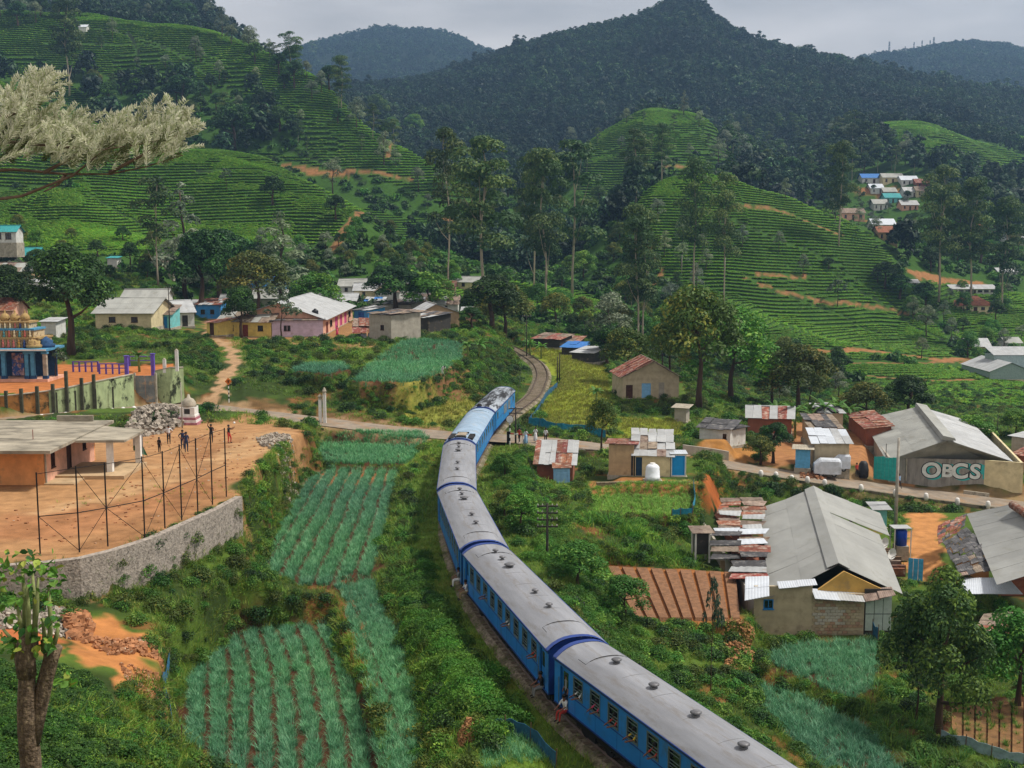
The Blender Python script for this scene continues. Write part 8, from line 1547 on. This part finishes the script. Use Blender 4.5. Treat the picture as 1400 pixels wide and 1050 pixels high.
for a, b, h, d, lb in ((1048, 562, 4.4, 152, 'banana plant left of the rusty-walled house'), (1062, 560, 4.8, 155, 'banana plant directly behind the cream roof'), (1088, 566, 5.2, 150, 'pale-leaved banana plant in the middle of the clump'), (1104, 562, 4.6, 154, 'banana plant beside the dish mast'), (1128, 560, 5.4, 153, 'large drooping banana plant above the grey shacks'), (1146, 562, 5.0, 155, 'banana plant at the right end of the clump'), (1163, 560, 4.2, 158, 'low banana plant next to the graffiti building roof'),
                       (725, 458, 3.6, 215, 'banana plant by the sheds beyond the paddies'), (740, 462, 3.2, 212, 'smaller banana plant by the sheds'), (655, 470, 3.4, 180, 'banana plant on the bank above the farthest carriage'), (640, 482, 3.0, 176, 'low banana plant on the bank by the leek terrace'), (816, 560, 3.0, 158, 'spiky banana plant at the paddy edge'), (190, 490, 3.2, 150, 'drooping grassy plant over the purple pillars')): banana(a, b, h, lb, d)
# maize plants seen above the soil field
# ------------------------------------------------------------------ pollarded tree, near left
d = 17.0; bx = uz(38)*d; zb_ = hz((bx, d)); t = thing('pollarded_tree', 'pollarded tree with forked trunk and fresh shoots in the left foreground', 'tree', (bx, d, zb_)); o_ = Vector((bx, d, zb_))
Q = lambda px_, py_, dd=0: PD(px_, py_, d+dd)-o_
pol = mat('lichened_grey_bark', '#6a5a49', rough=.95, var=.4, scale=9, bump=.7, streak=(2, 2, .8), dirt=('#9a8a6c', .55, .7, 9), bscale=18); shootm = mat('green_shoot_bark', '#7c8452', var=.25, scale=6)
part(t, 'trunk', pol, lambda b: b.tube([(0, 0, -1), Q(44, 1100), Q(42, 1040), Q(38, 1000), Q(36, 965), Q(37, 920), Q(38, 895)], [.2, .165, .155, .15, .135, .12, .115], 14), True)
part(t, 'bough', pol, lambda b: b.tube([Q(42, 1020), Q(52, 975, .1), Q(62, 930, .1), Q(70, 900, .1), Q(73, 884, .1)], [.13, .125, .12, .115, .14], 12), True)
part(t, 'bough', pol, lambda b: b.tube([Q(37, 925), Q(34, 900), Q(38, 880), Q(42, 870)], [.14, .15, .16, .11], 12), True)
for k, (a, b_) in enumerate((((38, 880), (37, 800)), ((45, 876), (52, 790)), ((30, 884), (24, 830)), ((68, 888), (66, 800)), ((60, 890), (58, 845)), ((34, 875), (30, 770)), ((26, 890), (4, 860)), ((72, 885), (80, 850)), ((48, 872), (44, 780)))):
    part(t, 'shoot', shootm, lambda m: m.tube([Q(*a, .04*k-.1), Q((a[0]+b_[0])/2+2, (a[1]+b_[1])/2, .04*k-.1), Q(*b_, .05*k-.1)], [.045, .035, .018], 7), True)
lf = MB(); lf.add([(0, 0, 0), (.05, .045, .012), (.055, .1, .01), (0, .17, -.02), (-.055, .1, .01), (-.05, .045, .012), (0, .06, -.008), (0, .11, -.01)], [(0, 1, 6), (1, 2, 7, 6), (2, 3, 7), (3, 4, 7), (4, 5, 6, 7), (5, 0, 6)]); lfm = []
for nm, c in (('fresh_leaf_green', '#5c8a30'), ('fresh_leaf_yellow', '#93a040'), ('fresh_leaf_dark', '#37602a')):
    me = lf.mesh('leaf'); me.materials.append(leaf_mat(nm, lin(c), rand=.25, var=.15)); lfm.append(me)
rl = random.Random(5); cc = [(12, 800, 30, 26), (28, 785, 26, 22), (52, 775, 30, 20), (68, 795, 24, 22), (60, 770, 26, 14), (40, 815, 36, 22), (8, 770, 20, 16), (50, 870, 24, 12), (30, 880, 26, 12), (66, 880, 14, 9), (92, 930, 14, 9), (70, 850, 16, 14), (20, 850, 26, 16), (2, 880, 14, 14), (78, 800, 16, 14)]
for i in range(290):
    cx, cy, sx, sy = rl.choice(cc); q = Q(cx+rl.gauss(0, sx*.5), cy+rl.gauss(0, sy*.6), rl.gauss(0, .25)); o = link('leaf', lfm[rl.choice((0, 0, 0, 1, 2))], t, q); o.rotation_euler = (rl.gauss(-.3, .7), rl.gauss(0, .7), rl.random()*6.28); s = rl.uniform(.5, 1.0); o.scale = (s, s, s)
# ------------------------------------------------------------------ blossoming branch, top left, near the camera
d = 8.5; t = thing('blossoming_branch', 'silvery feathery blossoming branch reaching in from the upper left', 'branch', PD(-60, 240, d)); o_ = Vector(t.location)
Q = lambda px_, py_, dd=0: PD(px_, py_, d+dd)-o_
brm = mat('dark_twig_bark', '#5a4a3c', var=.3, scale=8); BR = [[(-60, 235), (20, 232), (90, 238), (150, 238), (200, 228), (250, 212)], [(-60, 280), (30, 268), (100, 240), (130, 215), (165, 190)], [(-60, 150), (10, 160), (50, 140), (72, 122)], [(60, 236), (100, 215), (130, 180), (150, 172)], [(-60, 200), (20, 195), (80, 200), (140, 205), (205, 195), (262, 180)], [(150, 236), (190, 215), (235, 190), (262, 172)], [(-40, 235), (10, 215), (30, 180), (38, 150)], [(90, 238), (80, 252), (60, 262)]]
for k, P_ in enumerate(BR): part(t, 'twig', brm, lambda b: b.tube([Q(a, b_, .25*math.sin(k*2+i)) for i, (a, b_) in enumerate(P_)], [max(.004, .014*(1-i/len(P_))) for i in range(len(P_))], 6), True)
def spray_mesh(seed, mats):
    r = random.Random(seed); mb = MB(); n = 15; L_ = .29; sp = [Vector((L_*s*(1-.12*s), 0, .05*math.sin(s*2.2))) for s in [i/n for i in range(n+1)]]
    for i in range(1, n+1):
        for s in (-1, 1):
            for up in (0, 1):
                l = .062*(1-.55*i/n)*r.uniform(.75, 1.2); a = R(38)+r.gauss(0, .14); w_ = .0042; b_ = sp[i]; e = b_+Vector((math.cos(a)*l, s*math.sin(a)*l*(1 if not up else .45), (.035 if up else -.008)*r.uniform(.5, 1.3))); m_ = (b_+e)/2+Vector((0, 0, .006))
                mb.add([b_, m_+Vector((-w_, w_*s, 0)), e, m_+Vector((w_, -w_*s, 0))], [(0, 1, 2, 3)], int(r.random() < .35))
    me = mb.mesh('blossom_spray'); [me.materials.append(m_) for m_ in mats]; return me
bl_m = [leaf_mat('pale_blossom', lin('#cdcdb4'), rand=.12, var=.1, trans=.4), leaf_mat('green_blossom', lin('#a0a880'), rand=.15, var=.15, trans=.4)]; SPR = [spray_mesh(s, bl_m) for s in range(4)]
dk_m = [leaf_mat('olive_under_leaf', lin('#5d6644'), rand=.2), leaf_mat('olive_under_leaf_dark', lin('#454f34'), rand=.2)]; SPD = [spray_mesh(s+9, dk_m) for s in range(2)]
blobs = [(20, 170, 34, 26, 36), (45, 145, 26, 18, 24), (62, 130, 14, 10, 10), (10, 205, 30, 24, 30), (60, 200, 34, 24, 34), (100, 190, 22, 16, 16), (95, 220, 34, 16, 28), (130, 205, 26, 20, 24), (165, 200, 26, 22, 28), (200, 195, 24, 20, 26), (232, 195, 20, 20, 24), (255, 185, 14, 12, 12), (250, 215, 14, 10, 8), (205, 225, 34, 10, 16), (140, 235, 24, 8, 8)]
n = 0
for cx, cy, sx, sy, k_ in blobs:
    for _ in range(int(k_*1.25)):
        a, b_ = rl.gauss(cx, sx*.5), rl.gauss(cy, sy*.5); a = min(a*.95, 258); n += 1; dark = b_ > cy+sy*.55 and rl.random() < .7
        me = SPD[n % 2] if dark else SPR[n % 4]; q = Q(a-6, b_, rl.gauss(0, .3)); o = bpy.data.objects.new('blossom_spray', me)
        if n % 3 == 0 and n//3 < 290: C.objects.link(o); o.parent = t; o.location = q; o.rotation_euler = (rl.gauss(0, .6), -R(rl.uniform(10, 62)), rl.gauss(0, .75)); s = rl.uniform(.7, 1.15); o.scale = (s, s, s); continue
        bpy.data.objects.remove(o); RM = globals().setdefault('REST', []); RM.append((q, (rl.gauss(0, .6), -R(rl.uniform(5, 62)), rl.gauss(0, .8)), rl.uniform(.6, 1.1), me))
mb = MB(); base = {}
for q, e_, s, me in REST:
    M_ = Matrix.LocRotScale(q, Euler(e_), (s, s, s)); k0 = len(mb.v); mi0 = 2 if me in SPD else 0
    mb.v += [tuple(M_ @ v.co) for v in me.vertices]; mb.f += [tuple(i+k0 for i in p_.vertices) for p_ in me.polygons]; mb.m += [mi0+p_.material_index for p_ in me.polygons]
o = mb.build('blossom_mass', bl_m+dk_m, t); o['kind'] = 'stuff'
# ------------------------------------------------------------------ valley haze
mb = MB(); mb.box(-4700, 4700, -60, 3900, -90, 780); hm = bpy.data.materials.new('valley_haze'); hm.use_nodes = True; nt = hm.node_tree; nt.nodes.clear()
pv = nt.nodes.new('ShaderNodeVolumePrincipled'); pv.inputs['Color'].default_value = (.3, .52, .85, 1); pv.inputs['Density'].default_value = .00017; pv.inputs['Anisotropy'].default_value = .2; mo = nt.nodes.new('ShaderNodeOutputMaterial'); nt.links.new(pv.outputs[0], mo.inputs['Volume'])
o = mb.build('haze', hm); o['kind'] = 'stuff'
